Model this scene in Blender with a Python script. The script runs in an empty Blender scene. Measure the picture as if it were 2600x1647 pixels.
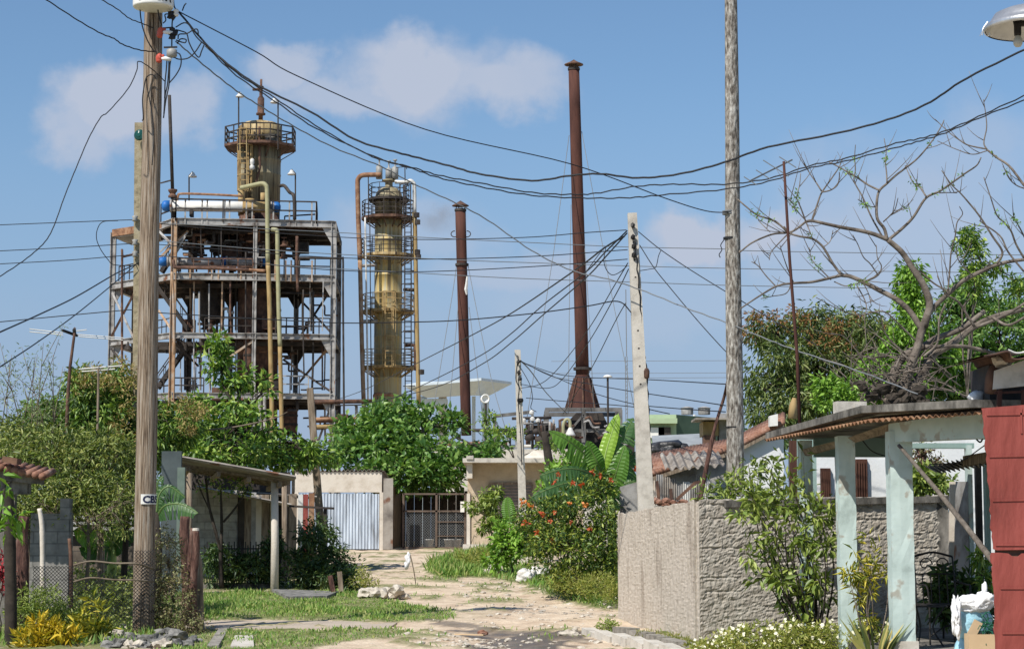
import bpy, math, random
import numpy as np
from mathutils import Vector, Matrix, noise
R = math.radians
random.seed(11)
rng = np.random.default_rng(11)
SC = bpy.context.scene
COL = SC.collection
# ------------------------------------------------------------------ camera model (used to measure the place from the photograph)
W, H = 2600.0, 1647.0
PITCH = R(6.0); F = W / 2 / math.tan(R(14.0)); CAM = Vector((0, 0, 1.55))
CP, SP = math.cos(PITCH), math.sin(PITCH)
def P(x, y, Y):
    u = (x - W / 2) / F; v = (H / 2 - y) / F
    d = Vector((u, CP - v * SP, SP + v * CP))
    return CAM + d * (Y / d.y)
def S(Y): return Y / F                      # metres per photo pixel at depth Y
def GZ(Y):
    return 0.0282 * (min(max(Y, 30.0), 75.0) - 30.0)
def GP(x, y):
    lo, hi = 15.0, 400.0
    for _ in range(50):
        m = (lo + hi) / 2
        if P(x, y, m).z > GZ(m): lo = m
        else: hi = m
    p = P(x, y, lo); p.z = GZ(lo)
    return p
def G(X, Y, dz=0): return Vector((X, Y, GZ(Y) + dz))
def V(*a): return Vector(a)
ZUP = Vector((0, 0, 1))
# ------------------------------------------------------------------ object helpers
def tag(o, label=None, cat=None, group=None, kind=None):
    if label: o['label'] = label
    if cat: o['category'] = cat
    if group: o['group'] = group
    if kind: o['kind'] = kind
    return o
def thing(name, label, cat, loc, group=None):
    o = bpy.data.objects.new(name, None); COL.objects.link(o)
    o.location = loc; o.empty_display_size = 0.2
    return tag(o, label, cat, group)
def link_mesh(name, me, mats, parent=None, loc=None):
    o = bpy.data.objects.new(name, me); COL.objects.link(o)
    for m in (mats if isinstance(mats, (list, tuple)) else [mats]): me.materials.append(m)
    if parent is not None: o.parent = parent
    elif loc is not None: o.location = loc
    return o
def wloc(o):
    l = Vector(o.location)
    while o.parent: o = o.parent; l += Vector(o.location)
    return l
class MB:
    def __init__(s): s.v = []; s.f = []; s.m = []
    def add(s, vs, fs, mi=0):
        k = len(s.v); s.v.extend([tuple(v) for v in vs]); s.f.extend([tuple(i + k for i in f) for f in fs]); s.m.extend([mi] * len(fs)); return s
    def box(s, c, d, rot=None, mi=0):
        c = Vector(c); hx, hy, hz = d[0] / 2, d[1] / 2, d[2] / 2
        vs = [Vector((x, y, z)) for z in (-hz, hz) for y in (-hy, hy) for x in (-hx, hx)]
        if rot is not None: vs = [rot @ v for v in vs]
        return s.add([c + v for v in vs], [(0, 2, 3, 1), (4, 5, 7, 6), (0, 1, 5, 4), (2, 6, 7, 3), (0, 4, 6, 2), (1, 3, 7, 5)], mi)
    def bar(s, a, b, w, h=None, up=ZUP, mi=0, w1=None, h1=None):
        a = Vector(a); b = Vector(b); h = h or w; w1 = w1 or w; h1 = h1 or h
        d = (b - a).normalized(); sd = d.cross(up)
        if sd.length < 1e-4: sd = d.cross(Vector((1, 0, 0)))
        sd.normalize(); u = sd.cross(d)
        vs = []
        for p, ww, hh in ((a, w, h), (b, w1, h1)):
            for q, r in ((-1, -1), (1, -1), (1, 1), (-1, 1)): vs.append(p + sd * (q * ww / 2) + u * (r * hh / 2))
        return s.add(vs, [(0, 1, 2, 3), (7, 6, 5, 4), (0, 4, 5, 1), (1, 5, 6, 2), (2, 6, 7, 3), (3, 7, 4, 0)], mi)
    def tube(s, pts, r, n=8, caps=True, mi=0):
        pts = [Vector(p) for p in pts]; m = len(pts)
        if not isinstance(r, (list, tuple)): r = [r] * m
        vs = []; prev = None
        for i, p in enumerate(pts):
            d = (pts[min(i + 1, m - 1)] - pts[max(i - 1, 0)])
            if d.length < 1e-9: d = Vector((0, 0, 1))
            d.normalize()
            if prev is None:
                a = d.cross(ZUP)
                if a.length < 1e-3: a = d.cross(Vector((1, 0, 0)))
            else: a = prev - d * prev.dot(d)
            a.normalize(); prev = a; b = d.cross(a)
            for k in range(n):
                t = 2 * math.pi * k / n
                vs.append(p + (a * math.cos(t) + b * math.sin(t)) * r[i])
        fs = [(i * n + k, i * n + (k + 1) % n, (i + 1) * n + (k + 1) % n, (i + 1) * n + k) for i in range(m - 1) for k in range(n)]
        if caps: fs += [tuple(reversed(range(n))), tuple((m - 1) * n + k for k in range(n))]
        return s.add(vs, fs, mi)
    def lathe(s, c, prof, n=24, ax=None, mi=0, caps=True):
        c = Vector(c); vs = []
        for r, z in prof:
            for k in range(n):
                t = 2 * math.pi * k / n; v = Vector((r * math.cos(t), r * math.sin(t), z))
                vs.append(c + (ax @ v if ax is not None else v))
        m = len(prof)
        fs = [(i * n + k, i * n + (k + 1) % n, (i + 1) * n + (k + 1) % n, (i + 1) * n + k) for i in range(m - 1) for k in range(n)]
        if caps: fs += [tuple(reversed(range(n))), tuple((m - 1) * n + k for k in range(n))]
        return s.add(vs, fs, mi)
    def prism(s, poly, ex, mi=0):
        poly = [Vector(p) for p in poly]; ex = Vector(ex); n = len(poly)
        return s.add(poly + [p + ex for p in poly], [tuple(reversed(range(n))), tuple(range(n, 2 * n))] + [(i, (i + 1) % n, n + (i + 1) % n, n + i) for i in range(n)], mi)
    def corr(s, o, u, v, nc, amp, th=0.012, seg=4, mi=0, jag=0):
        # corrugated sheet: o origin, u across the corrugations, v along them
        o = Vector(o); u = Vector(u); v = Vector(v); nn = u.cross(v).normalized()
        N = nc * seg; vs = []
        for j in (0, 1):
            for lay in (0, 1):
                for i in range(N + 1):
                    z = math.sin(2 * math.pi * i / seg) * amp - lay * th
                    vs.append(o + u * (i / N) + v * (j + (random.uniform(-jag, jag) if jag else 0)) + nn * z)
        L = N + 1; fs = []
        for i in range(N):
            fs.append((i, i + 1, 2 * L + i + 1, 2 * L + i)); fs.append((L + i, 3 * L + i, 3 * L + i + 1, L + i + 1))
            fs.append((i, L + i, L + i + 1, i + 1)); fs.append((2 * L + i, 2 * L + i + 1, 3 * L + i + 1, 3 * L + i))
        return s.add(vs, fs, mi)
    def rock(s, c, d, seed=0, n=2, rough=.35, mi=0, crease=0):
        c = Vector(c); import bmesh
        bm = bmesh.new(); bmesh.ops.create_icosphere(bm, subdivisions=n, radius=1)
        vs = []
        for v in bm.verts:
            q = v.co + Vector((seed * 7.3, seed * 3.1, 0)); k = 1 + rough * (noise.noise(q * 1.3) + .5 * noise.noise(q * 3.1)) - crease * (abs(noise.noise(q * 2.3)) + .6 * abs(noise.noise(q * 5.1)) - .3)
            vs.append(c + Vector((v.co.x * d[0] * k, v.co.y * d[1] * k, v.co.z * d[2] * k)))
        bm.verts.ensure_lookup_table()
        fs = [tuple(v.index for v in f.verts) for f in bm.faces]; bm.free()
        return s.add(vs, fs, mi)
    def base(s):
        a = np.array(s.v); return Vector((float(a[:, 0].mean()), float(a[:, 1].mean()), float(a[:, 2].min())))
    def build(s, name, mat, parent=None, smooth=False, loc=None):
        if loc is None: loc = wloc(parent) if parent is not None else s.base()
        me = bpy.data.meshes.new(name)
        a = np.array(s.v, dtype=float).reshape(-1, 3) - np.array(loc)
        me.from_pydata([tuple(x) for x in a.tolist()], [], s.f)
        o = link_mesh(name, me, mat, parent, loc)
        if isinstance(mat, (list, tuple)) and len(mat) > 1: me.polygons.foreach_set('material_index', s.m)
        if smooth: me.polygons.foreach_set('use_smooth', [True] * len(me.polygons))
        me.update(); return o
def one(name, label, cat, mb, mat, group=None, smooth=False):
    return tag(mb.build(name, mat, None, smooth), label, cat, group)
def spline(pts, n=8):
    pts = [Vector(p) for p in pts]
    if len(pts) < 3: return [pts[0].lerp(pts[-1], i / n) for i in range(n + 1)]
    q = [pts[0] * 2 - pts[1]] + pts + [pts[-1] * 2 - pts[-2]]; out = []
    for i in range(1, len(q) - 2):
        a, b, c, d = q[i - 1:i + 3]
        for k in range(n):
            t = k / n
            out.append(0.5 * ((2 * b) + (c - a) * t + (2 * a - 5 * b + 4 * c - d) * t * t + (3 * b - a - 3 * c + d) * t ** 3))
    out.append(pts[-1]); return out
# ------------------------------------------------------------------ materials
def nt(m): return m.node_tree.nodes, m.node_tree.links
def ramp(nodes, stops):
    r = nodes.new('ShaderNodeValToRGB'); e = r.color_ramp.elements
    while len(e) < len(stops): e.new(0.5)
    for k, (p, c) in enumerate(stops): e[k].position = p; e[k].color = (*c, 1)
    return r
def M(name, cols, scale=3.0, rough=.85, bump=0.0, bscale=25.0, metal=0.0, stretch=(1, 1, 1), lo=.3, hi=.7, detail=6, bdist=.02, spec=.3, dist=0.0, spots=None):
    m = bpy.data.materials.new(name); m.use_nodes = True; N, L = nt(m); b = N['Principled BSDF']
    b.inputs['Roughness'].default_value = rough; b.inputs['Metallic'].default_value = metal; b.inputs['Specular IOR Level'].default_value = spec
    tc = N.new('ShaderNodeTexCoord'); mp = N.new('ShaderNodeMapping'); mp.inputs['Scale'].default_value = stretch
    L.new(tc.outputs['Object'], mp.inputs['Vector'])
    if len(cols) > 1:
        n = N.new('ShaderNodeTexNoise'); n.inputs['Scale'].default_value = scale; n.inputs['Detail'].default_value = detail; n.inputs['Roughness'].default_value = .62; n.inputs['Distortion'].default_value = dist
        L.new(mp.outputs[0], n.inputs['Vector'])
        k = len(cols); r = ramp(N, [(lo + (hi - lo) * i / (k - 1), c) for i, c in enumerate(cols)])
        L.new(n.outputs[0], r.inputs[0]); out = r.outputs[0]
        if spots:
            n3 = N.new('ShaderNodeTexNoise'); n3.inputs['Scale'].default_value = spots[1]; n3.inputs['Detail'].default_value = 4; L.new(mp.outputs[0], n3.inputs['Vector'])
            r3 = ramp(N, [(spots[2], (0, 0, 0)), (spots[2] + .06, (1, 1, 1))]); L.new(n3.outputs[0], r3.inputs[0])
            mx = N.new('ShaderNodeMix'); mx.data_type = 'RGBA'; L.new(r3.outputs[0], mx.inputs[0]); L.new(out, mx.inputs[6]); mx.inputs[7].default_value = (*spots[0], 1); out = mx.outputs[2]
        L.new(out, b.inputs['Base Color'])
    else: b.inputs['Base Color'].default_value = (*cols[0], 1)
    if bump:
        n2 = N.new('ShaderNodeTexNoise'); n2.inputs['Scale'].default_value = bscale; n2.inputs['Detail'].default_value = 5
        L.new(mp.outputs[0], n2.inputs['Vector']); bp = N.new('ShaderNodeBump'); bp.inputs['Strength'].default_value = bump; bp.inputs['Distance'].default_value = bdist
        L.new(n2.outputs[0], bp.inputs['Height']); L.new(bp.outputs[0], b.inputs['Normal'])
    return m
def LEAF(name, cols, trans=.22, rough=.42):
    m = bpy.data.materials.new(name); m.use_nodes = True; N, L = nt(m); b = N['Principled BSDF']; o = N['Material Output']
    g = N.new('ShaderNodeNewGeometry'); k = len(cols); r = ramp(N, [(i / (k - 1) if k > 1 else 0, c) for i, c in enumerate(cols)])
    L.new(g.outputs['Random Per Island'], r.inputs[0]); L.new(r.outputs[0], b.inputs['Base Color']); b.inputs['Roughness'].default_value = rough; b.inputs['Specular IOR Level'].default_value = .35
    t = N.new('ShaderNodeBsdfTranslucent'); mul = N.new('ShaderNodeMix'); mul.data_type = 'RGBA'; mul.blend_type = 'MULTIPLY'; mul.inputs[0].default_value = 1
    L.new(r.outputs[0], mul.inputs[6]); mul.inputs[7].default_value = (1.5, 1.6, .7, 1); L.new(mul.outputs[2], t.inputs['Color'])
    mx = N.new('ShaderNodeMixShader'); mx.inputs[0].default_value = trans; L.new(b.outputs[0], mx.inputs[1]); L.new(t.outputs[0], mx.inputs[2]); L.new(mx.outputs[0], o.inputs['Surface'])
    return m
def BRICK(name, c1, c2, mortar, sx, sy, axis='x', msize=.012):
    m = bpy.data.materials.new(name); m.use_nodes = True; N, L = nt(m); b = N['Principled BSDF']; b.inputs['Roughness'].default_value = .9
    tc = N.new('ShaderNodeTexCoord'); sp = N.new('ShaderNodeSeparateXYZ'); cb = N.new('ShaderNodeCombineXYZ'); L.new(tc.outputs['Object'], sp.inputs[0])
    L.new(sp.outputs['X' if axis == 'x' else 'Y'], cb.inputs[0]); L.new(sp.outputs['Z'], cb.inputs[1])
    br = N.new('ShaderNodeTexBrick'); L.new(cb.outputs[0], br.inputs['Vector']); br.inputs['Color1'].default_value = (*c1, 1); br.inputs['Color2'].default_value = (*c2, 1); br.inputs['Mortar'].default_value = (*mortar, 1)
    br.inputs['Scale'].default_value = 1; br.inputs['Brick Width'].default_value = sx; br.inputs['Row Height'].default_value = sy; br.inputs['Mortar Size'].default_value = msize
    n = N.new('ShaderNodeTexNoise'); n.inputs['Scale'].default_value = 6; n.inputs['Detail'].default_value = 6; L.new(tc.outputs['Object'], n.inputs['Vector'])
    r = ramp(N, [(.3, (.55, .55, .55)), (.7, (1.1, 1.1, 1.1))]); L.new(n.outputs[0], r.inputs[0])
    mx = N.new('ShaderNodeMix'); mx.data_type = 'RGBA'; mx.blend_type = 'MULTIPLY'; mx.inputs[0].default_value = 1; L.new(br.outputs[0], mx.inputs[6]); L.new(r.outputs[0], mx.inputs[7]); L.new(mx.outputs[2], b.inputs['Base Color'])
    bp = N.new('ShaderNodeBump'); bp.inputs['Strength'].default_value = .5; bp.inputs['Distance'].default_value = .02; L.new(n.outputs[0], bp.inputs['Height']); L.new(bp.outputs[0], b.inputs['Normal'])
    return m
m_wood = M('weathered_wood', [(.05, .035, .025), (.19, .145, .105), (.31, .26, .21), (.42, .37, .31)], 2.2, .9, .9, 3.0, stretch=(18, 18, .9), bdist=.03, lo=.33, hi=.66)
m_woodw = M('warm_pole_wood', [(.05, .032, .022), (.20, .145, .10), (.31, .25, .195), (.37, .325, .275)], 2.6, .9, 1.0, 3.0, stretch=(17, 17, .6), bdist=.03, lo=.34, hi=.66)
m_bark = M('flaky_grey_bark', [(.04, .035, .03), (.15, .13, .11), (.30, .28, .25), (.5, .48, .44)], 5, .95, 1.0, 5, stretch=(4, 4, 1.3), bdist=.04, lo=.32, hi=.68)
m_conc = M('pale_concrete', [(.34, .31, .27), (.50, .465, .41), (.57, .53, .475)], 4, .9, .35, 40, bdist=.01, spots=((.24, .22, .19), 9, .70))
m_concd = M('old_dark_concrete', [(.03, .028, .025), (.09, .084, .075), (.18, .168, .15), (.27, .25, .225)], 3.5, .92, .5, 22, bdist=.02, stretch=(1.2, 1.2, .6), lo=.3, hi=.7)
m_concm = M('worn_grey_concrete', [(.12, .11, .095), (.26, .24, .21), (.36, .335, .295)], 5, .92, .5, 22, bdist=.02)
m_concy = M('mossy_concrete', [(.14, .12, .08), (.30, .25, .16), (.36, .32, .24)], 6, .9, .5, 30)
m_rust = M('dark_red_rust', [(.033, .013, .010), (.068, .027, .020), (.105, .042, .029)], 1.4, .85, .3, 12, stretch=(1.5, 1.5, .3), lo=.28, hi=.72, spots=((.19, .08, .035), .9, .66))
m_rustd = M('brown_rusty_steel', [(.035, .02, .016), (.10, .055, .04), (.20, .11, .07)], 2.5, .85, .3, 18)
m_ruston = M('orange_rusty_steel', [(.10, .05, .032), (.26, .135, .075), (.36, .24, .155)], 2.2, .8, .2, 18)
m_steel = M('grey_painted_steel', [(.10, .07, .055), (.21, .20, .19), (.33, .32, .31), (.38, .37, .36)], 1.3, .7, .2, 20, lo=.30, hi=.66, spots=((.17, .08, .045), 1.2, .63))
m_steelo = M('orange_streaked_steel', [(.20, .09, .04), (.36, .24, .15), (.38, .35, .32)], 1.2, .75, .2, 20)
m_dark = M('sooty_steel_and_shade', [(.012, .010, .010), (.04, .033, .03), (.075, .06, .05)], 1.6, .75, .3, 14)  # steel, and the painted shade of openings and boards behind the gate
m_black = M('black_cable', [(.012, .012, .014)], rough=.55)
m_blkmet = M('black_metal', [(.012, .011, .012), (.03, .026, .024)], 6, .55)
m_grayw = M('grey_wire', [(.16, .17, .18)], rough=.5)
m_olive = M('stained_olive_cladding', [(.035, .028, .018), (.16, .13, .08), (.30, .26, .165), (.38, .28, .12)], 1.0, .65, .15, 10, stretch=(3.2, 3.2, .22), lo=.28, hi=.72, spots=((.07, .052, .036), .5, .61))
m_oliveb = M('rust_yellow_cladding', [(.04, .03, .018), (.26, .18, .085), (.48, .36, .18), (.42, .37, .26)], 1.0, .65, .15, 10, stretch=(3, 3, .3), lo=.28, hi=.74, spots=((.06, .042, .028), .8, .62))
m_yel = M('yellow_stained_cladding', [(.08, .06, .03), (.31, .23, .095), (.36, .325, .21), (.48, .335, .10), (.43, .39, .275)], 1.0, .55, .12, 10, stretch=(3.6, 3.6, .16), lo=.26, hi=.74, spots=((.13, .10, .055), .45, .6))
m_yelp = M('ochre_paint', [(.12, .07, .035), (.30, .20, .085), (.36, .26, .12), (.30, .25, .15)], 1.6, .7, .2, 15, stretch=(2, 2, .5), lo=.28, hi=.72)
m_pipeg = M('pale_olive_pipe', [(.26, .24, .13), (.36, .35, .21)], 1.5, .6, .1, 15)
m_white = M('white_paint', [(.66, .64, .60), (.80, .79, .76)], 2, .45)
m_whitem = M('dull_white_metal', [(.45, .44, .42), (.66, .65, .62)], 3, .5)
m_blue = M('blue_paint', [(.012, .09, .30), (.02, .15, .46)], 2, .5)
m_alu = M('aluminium', [(.45, .45, .46), (.62, .62, .63)], 9, .38, .15, 20, metal=.75)
m_wall = M('rough_cast_render', [(.22, .19, .155), (.345, .31, .265), (.43, .395, .345)], 7, .95, .5, 22, bdist=.02, lo=.25, hi=.65, stretch=(.8, .8, 1.2), spots=((.17, .15, .125), 1.1, .64))
m_walls = M('combed_render', [(.22, .185, .15), (.43, .375, .31), (.50, .44, .375)], 7, .95, .8, 9, bdist=.03, stretch=(2.6, 2.6, .45), lo=.22, hi=.6, spots=((.33, .28, .23), 1.0, .60))
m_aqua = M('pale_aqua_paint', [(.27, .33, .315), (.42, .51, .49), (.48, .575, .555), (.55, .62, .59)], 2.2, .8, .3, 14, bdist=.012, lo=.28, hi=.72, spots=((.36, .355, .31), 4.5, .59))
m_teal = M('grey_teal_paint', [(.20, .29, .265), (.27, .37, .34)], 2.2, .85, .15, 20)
m_wwall = M('whitewash', [(.60, .61, .62), (.72, .73, .74)], 2, .85, .2, 20)
m_red = M('red_oxide_sheet', [(.135, .035, .028), (.225, .05, .04), (.27, .062, .05), (.30, .085, .068)], 1.5, .6, .5, 1.6, bdist=.16, lo=.28, hi=.72, stretch=(1.6, 1, .5), spots=((.20, .075, .035), 2.2, .66))
m_wbrown = M('brown_shutter_wood', [(.045, .018, .012), (.10, .042, .025)], 3, .6, .3, 12, stretch=(5, 5, .6))
m_timber = M('grey_brown_timber', [(.08, .06, .045), (.22, .17, .125), (.33, .27, .21)], 2.4, .9, .6, 4, stretch=(6, 6, .8), bdist=.02)
m_trunkr = M('reddish_trunk_bark', [(.022, .013, .011), (.075, .036, .029), (.14, .075, .058), (.19, .13, .11)], 4, .92, .9, 7, stretch=(4, 4, .9), bdist=.03, lo=.3, hi=.72)
m_trunk = M('grey_branch_bark', [(.05, .04, .033), (.14, .115, .095), (.25, .215, .18)], 4, .9, .8, 9, bdist=.03)
m_trunkd = M('dark_bark', [(.018, .015, .013), (.06, .048, .038)], 4, .95, .5, 9)
m_twig = M('dry_twig', [(.10, .075, .05), (.22, .18, .135)], 5, .9)
m_corr = M('weathered_corrugated_sheet', [(.10, .085, .075), (.27, .24, .21), (.38, .35, .31)], 1.2, .75, .2, 15, spots=((.16, .08, .05), 1.6, .62))
m_corrb = M('bluish_sheet', [(.16, .165, .175), (.40, .45, .52), (.53, .59, .67)], 1.7, .6, .2, 10, stretch=(3, 3, .4), lo=.28, hi=.62)
m_cream = M('cream_plaster', [(.44, .38, .31), (.58, .52, .45), (.62, .57, .5)], 2, .9, .3, 15)
m_beige = M('beige_plaster', [(.42, .33, .23), (.53, .43, .315)], 3, .92, .7, 7, bdist=.03)
m_tile = M('clay_tile', [(.07, .04, .03), (.20, .095, .062), (.29, .16, .115), (.34, .25, .2)], 5, .92, .4, 20, lo=.28, hi=.72)
m_green = M('pale_green_paint', [(.32, .41, .26), (.40, .49, .32)], 1.5, .85)
m_dgreen = M('dark_green_paint', [(.05, .085, .06), (.075, .12, .085)], 1.5, .85)
m_greyr = M('grey_roofing', [(.20, .215, .23), (.30, .32, .335)], 2, .8)
m_rock = M('limestone', [(.22, .19, .155), (.48, .43, .36), (.60, .55, .48)], 6, .95, .6, 12, bdist=.03)
m_rockd = M('dark_stone', [(.05, .05, .05), (.17, .165, .155), (.32, .31, .29)], 7, .95, .6, 12, bdist=.03)
m_sack = M('white_plastic_sack', [(.55, .52, .47), (.72, .70, .67)], 6, .5, .8, 9, bdist=.04)
m_bluebag = M('pale_blue_plastic', [(.28, .52, .66), (.42, .66, .76)], 5, .4, .8, 8, bdist=.04)
m_whitebag = M('white_plastic_film', [(.70, .71, .74), (.84, .84, .86)], 5, .35, .8, 7, bdist=.04)
m_card = M('cardboard', [(.50, .36, .22), (.58, .43, .27)], 3, .85)
m_redins = M('red_insulator', [(.42, .06, .04), (.50, .10, .06)], 8, .45)
m_greyins = M('grey_insulator', [(.22, .22, .21), (.34, .33, .31)], 8, .5)
m_glassg = M('green_insulator_glass', [(.008, .05, .045), (.015, .09, .075)], 5, .2)
m_tarp = M('black_tarpaulin', [(.012, .012, .014), (.06, .06, .065)], 4, .4, .8, 8, bdist=.05)
m_text = M('black_lettering', [(.015, .015, .017)], rough=.6)
m_textb = M('navy_lettering', [(.015, .02, .06)], rough=.6)
m_block = BRICK('concrete_blocks', (.30, .29, .27), (.24, .23, .215), (.17, .165, .155), .40, .20)
m_blockp = BRICK('pale_blocks', (.50, .47, .42), (.42, .39, .34), (.30, .28, .25), .40, .20)
m_poled = M('dull_grey_pole', [(.06, .05, .042), (.13, .11, .092), (.19, .165, .14)], 3, .9, .5, 6, stretch=(5, 5, .8))
m_twigd = M('dark_twig', [(.05, .038, .028), (.13, .10, .075)], 5, .9)
m_pot = M('bulb_glass', [(.42, .40, .34), (.5, .48, .42)], 5, .2)
l_mango = LEAF('mango_leaf', [(0.037, 0.086, 0.018), (0.091, 0.184, 0.038), (0.171, 0.276, 0.053), (0.293, 0.368, 0.090)])
l_mangof = LEAF('mango_blossom', [(.26, .19, .08), (.36, .26, .11), (.30, .25, .09), (.22, .25, .07)], .2, .7)
l_broad = LEAF('broad_leaf', [(0.037, 0.092, 0.018), (0.091, 0.184, 0.030), (0.195, 0.322, 0.053), (0.378, 0.460, 0.105)])
l_almond = LEAF('sea_almond_leaf', [(0.037, 0.098, 0.024), (0.083, 0.179, 0.039), (0.150, 0.269, 0.058), (0.250, 0.359, 0.098)])
l_dark = LEAF('dark_leaf', [(0.016, 0.042, 0.013), (0.038, 0.078, 0.023), (0.068, 0.117, 0.033), (0.123, 0.182, 0.052)], .15)
l_shrub = LEAF('shrub_leaf', [(0.083, 0.128, 0.027), (0.167, 0.239, 0.050), (0.250, 0.314, 0.069), (0.350, 0.404, 0.117)])
l_fine = LEAF('fine_grey_green_leaf', [(0.133, 0.194, 0.098), (0.233, 0.299, 0.156), (0.333, 0.389, 0.214)])
l_tangle = LEAF('dry_tangle_leaf', [(0.100, 0.075, 0.058), (0.200, 0.149, 0.098), (0.216, 0.239, 0.098), (0.333, 0.314, 0.156)], .2, .7)
l_olivev = LEAF('vine_leaf', [(0.043, 0.069, 0.022), (0.122, 0.172, 0.045), (0.232, 0.287, 0.075), (0.329, 0.333, 0.105)], .22)
l_bright = LEAF('bright_leaf', [(0.083, 0.179, 0.024), (0.167, 0.314, 0.039), (0.283, 0.448, 0.078)])
l_croton = LEAF('croton_leaf', [(0.105, 0.140, 0.015), (0.420, 0.330, 0.020), (0.609, 0.420, 0.030), (0.651, 0.480, 0.050), (0.336, 0.300, 0.030)], .2)
l_croton2 = LEAF('green_croton_leaf', [(0.083, 0.135, 0.024), (0.233, 0.269, 0.039), (0.599, 0.493, 0.058), (0.333, 0.359, 0.058)], .2)
l_hib = LEAF('hibiscus_leaf', [(.02, .05, .012), (.05, .10, .018), (.13, .20, .03), (.32, .36, .06)], .15)
l_grass = LEAF('grass_blade', [(0.083, 0.179, 0.035), (0.167, 0.299, 0.058), (0.283, 0.389, 0.098), (0.416, 0.404, 0.176)], .3, .6)
l_weed = LEAF('weed_leaf', [(0.150, 0.194, 0.039), (0.283, 0.314, 0.069), (0.400, 0.374, 0.117)], .3, .6)
l_banana = LEAF('banana_leaf', [(0.100, 0.224, 0.039), (0.167, 0.314, 0.058)], .35, .35)
l_bananay = LEAF('young_banana_leaf', [(0.266, 0.448, 0.058), (0.350, 0.523, 0.078)], .4, .35)
l_bananad = LEAF('old_banana_leaf', [(0.041, 0.105, 0.035), (0.083, 0.164, 0.050)], .25, .4)
l_petalr = LEAF('red_petal', [(.42, .07, .035), (.55, .13, .05)], .25, .6)
l_petalo = LEAF('orange_petal', [(0.651, 0.220, 0.050), (0.735, 0.300, 0.100)], .25, .6)
l_petalw = LEAF('white_petal', [(0.777, 0.740, 0.600), (0.882, 0.840, 0.740)], .2, .6)
l_sans = LEAF('striped_sword_leaf', [(0.067, 0.105, 0.039), (0.167, 0.194, 0.058), (0.500, 0.404, 0.137)], .1, .5)
# ------------------------------------------------------------------ foliage
def leaf_arrays(C, D, L, asp, fold=.12, up=.8, rg=rng):
    n = len(C); D = D / (np.linalg.norm(D, axis=1, keepdims=True) + 1e-9)
    U = rg.normal(0, .55, (n, 3)); U[:, 2] += up
    Wd = np.cross(D, U); Wd /= (np.linalg.norm(Wd, axis=1, keepdims=True) + 1e-9); Nn = np.cross(Wd, D)
    L = L[:, None]
    v = np.stack([C, C + D * L * .42 + Wd * L * asp * .5 + Nn * L * fold, C + D * L - Nn * L * .05, C + D * L * .42 - Wd * L * asp * .5 + Nn * L * fold], 1)
    return v.reshape(-1, 3)
def leaf_obj(name, verts, mat, parent, loc=None):
    loc = np.array(wloc(parent) if parent is not None else loc)
    n = len(verts) // 4; me = bpy.data.meshes.new(name); v = (verts - loc).astype(np.float32)
    me.vertices.add(len(v)); me.vertices.foreach_set('co', v.ravel())
    idx = np.arange(n)[:, None] * 4 + np.array([[0, 1, 2, 0, 2, 3]]); me.loops.add(n * 6); me.loops.foreach_set('vertex_index', idx.ravel().astype(np.int32))
    me.polygons.add(n * 2); me.polygons.foreach_set('loop_start', (np.arange(n * 2) * 3).astype(np.int32))
    me.update(calc_edges=True); me.validate()
    return link_mesh(name, me, mat, parent, Vector(loc))
def clump_leaves(cl, per, size, asp=.34, droop=.25, outward=1.0, jit=.7, fill=.5, up=.8):
    Cs, Ds = [], []
    for p, r in cl:
        n = max(3, int(per * random.uniform(.6, 1.4)))
        d = rng.normal(0, 1, (n, 3)); d /= np.linalg.norm(d, axis=1, keepdims=True)
        rr = r * rng.random((n, 1)) ** fill
        Cs.append(np.array(p) + d * rr * np.array([1, 1, .85])); Ds.append(d * outward + rng.normal(0, jit * .5, (n, 3)) - np.array([0, 0, droop]))
    C = np.concatenate(Cs); D = np.concatenate(Ds)
    return leaf_arrays(C, D, size * rng.uniform(.6, 1.25, len(C)), asp, up=up)
def crown_pts(vols, n, inner=.45):
    w = np.array([v[1][0] * v[1][1] * v[1][2] for v in vols]) ** (2 / 3); w /= w.sum(); out = []
    for k in rng.choice(len(vols), n, p=w):
        c, r = vols[k]; d = rng.normal(0, 1, 3); d /= np.linalg.norm(d); q = inner + (1 - inner) * rng.random() ** .6
        out.append(Vector((c[0] + d[0] * r[0] * q, c[1] + d[1] * r[1] * q, c[2] + d[2] * r[2] * q)))
    return out
def E(x, y, Y, rx, ry, rd=None):
    p = P(x, y, Y); s = S(Y); return (p, (rx * s, rd if rd is not None else rx * s, ry * s))
def limb(mb, a, b, r0, r1, wob=.12, n=5):
    a = Vector(a); b = Vector(b); L = (b - a).length; pts = []; rs = []
    for i in range(n + 1):
        t = i / n; q = a.lerp(b, t) + Vector([random.uniform(-1, 1) * wob * L * math.sin(math.pi * t) * .6 for _ in range(3)]); q.z += L * .12 * math.sin(math.pi * t)
        pts.append(q); rs.append(r0 + (r1 - r0) * t)
    mb.tube(pts, rs, 5); return pts
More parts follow.
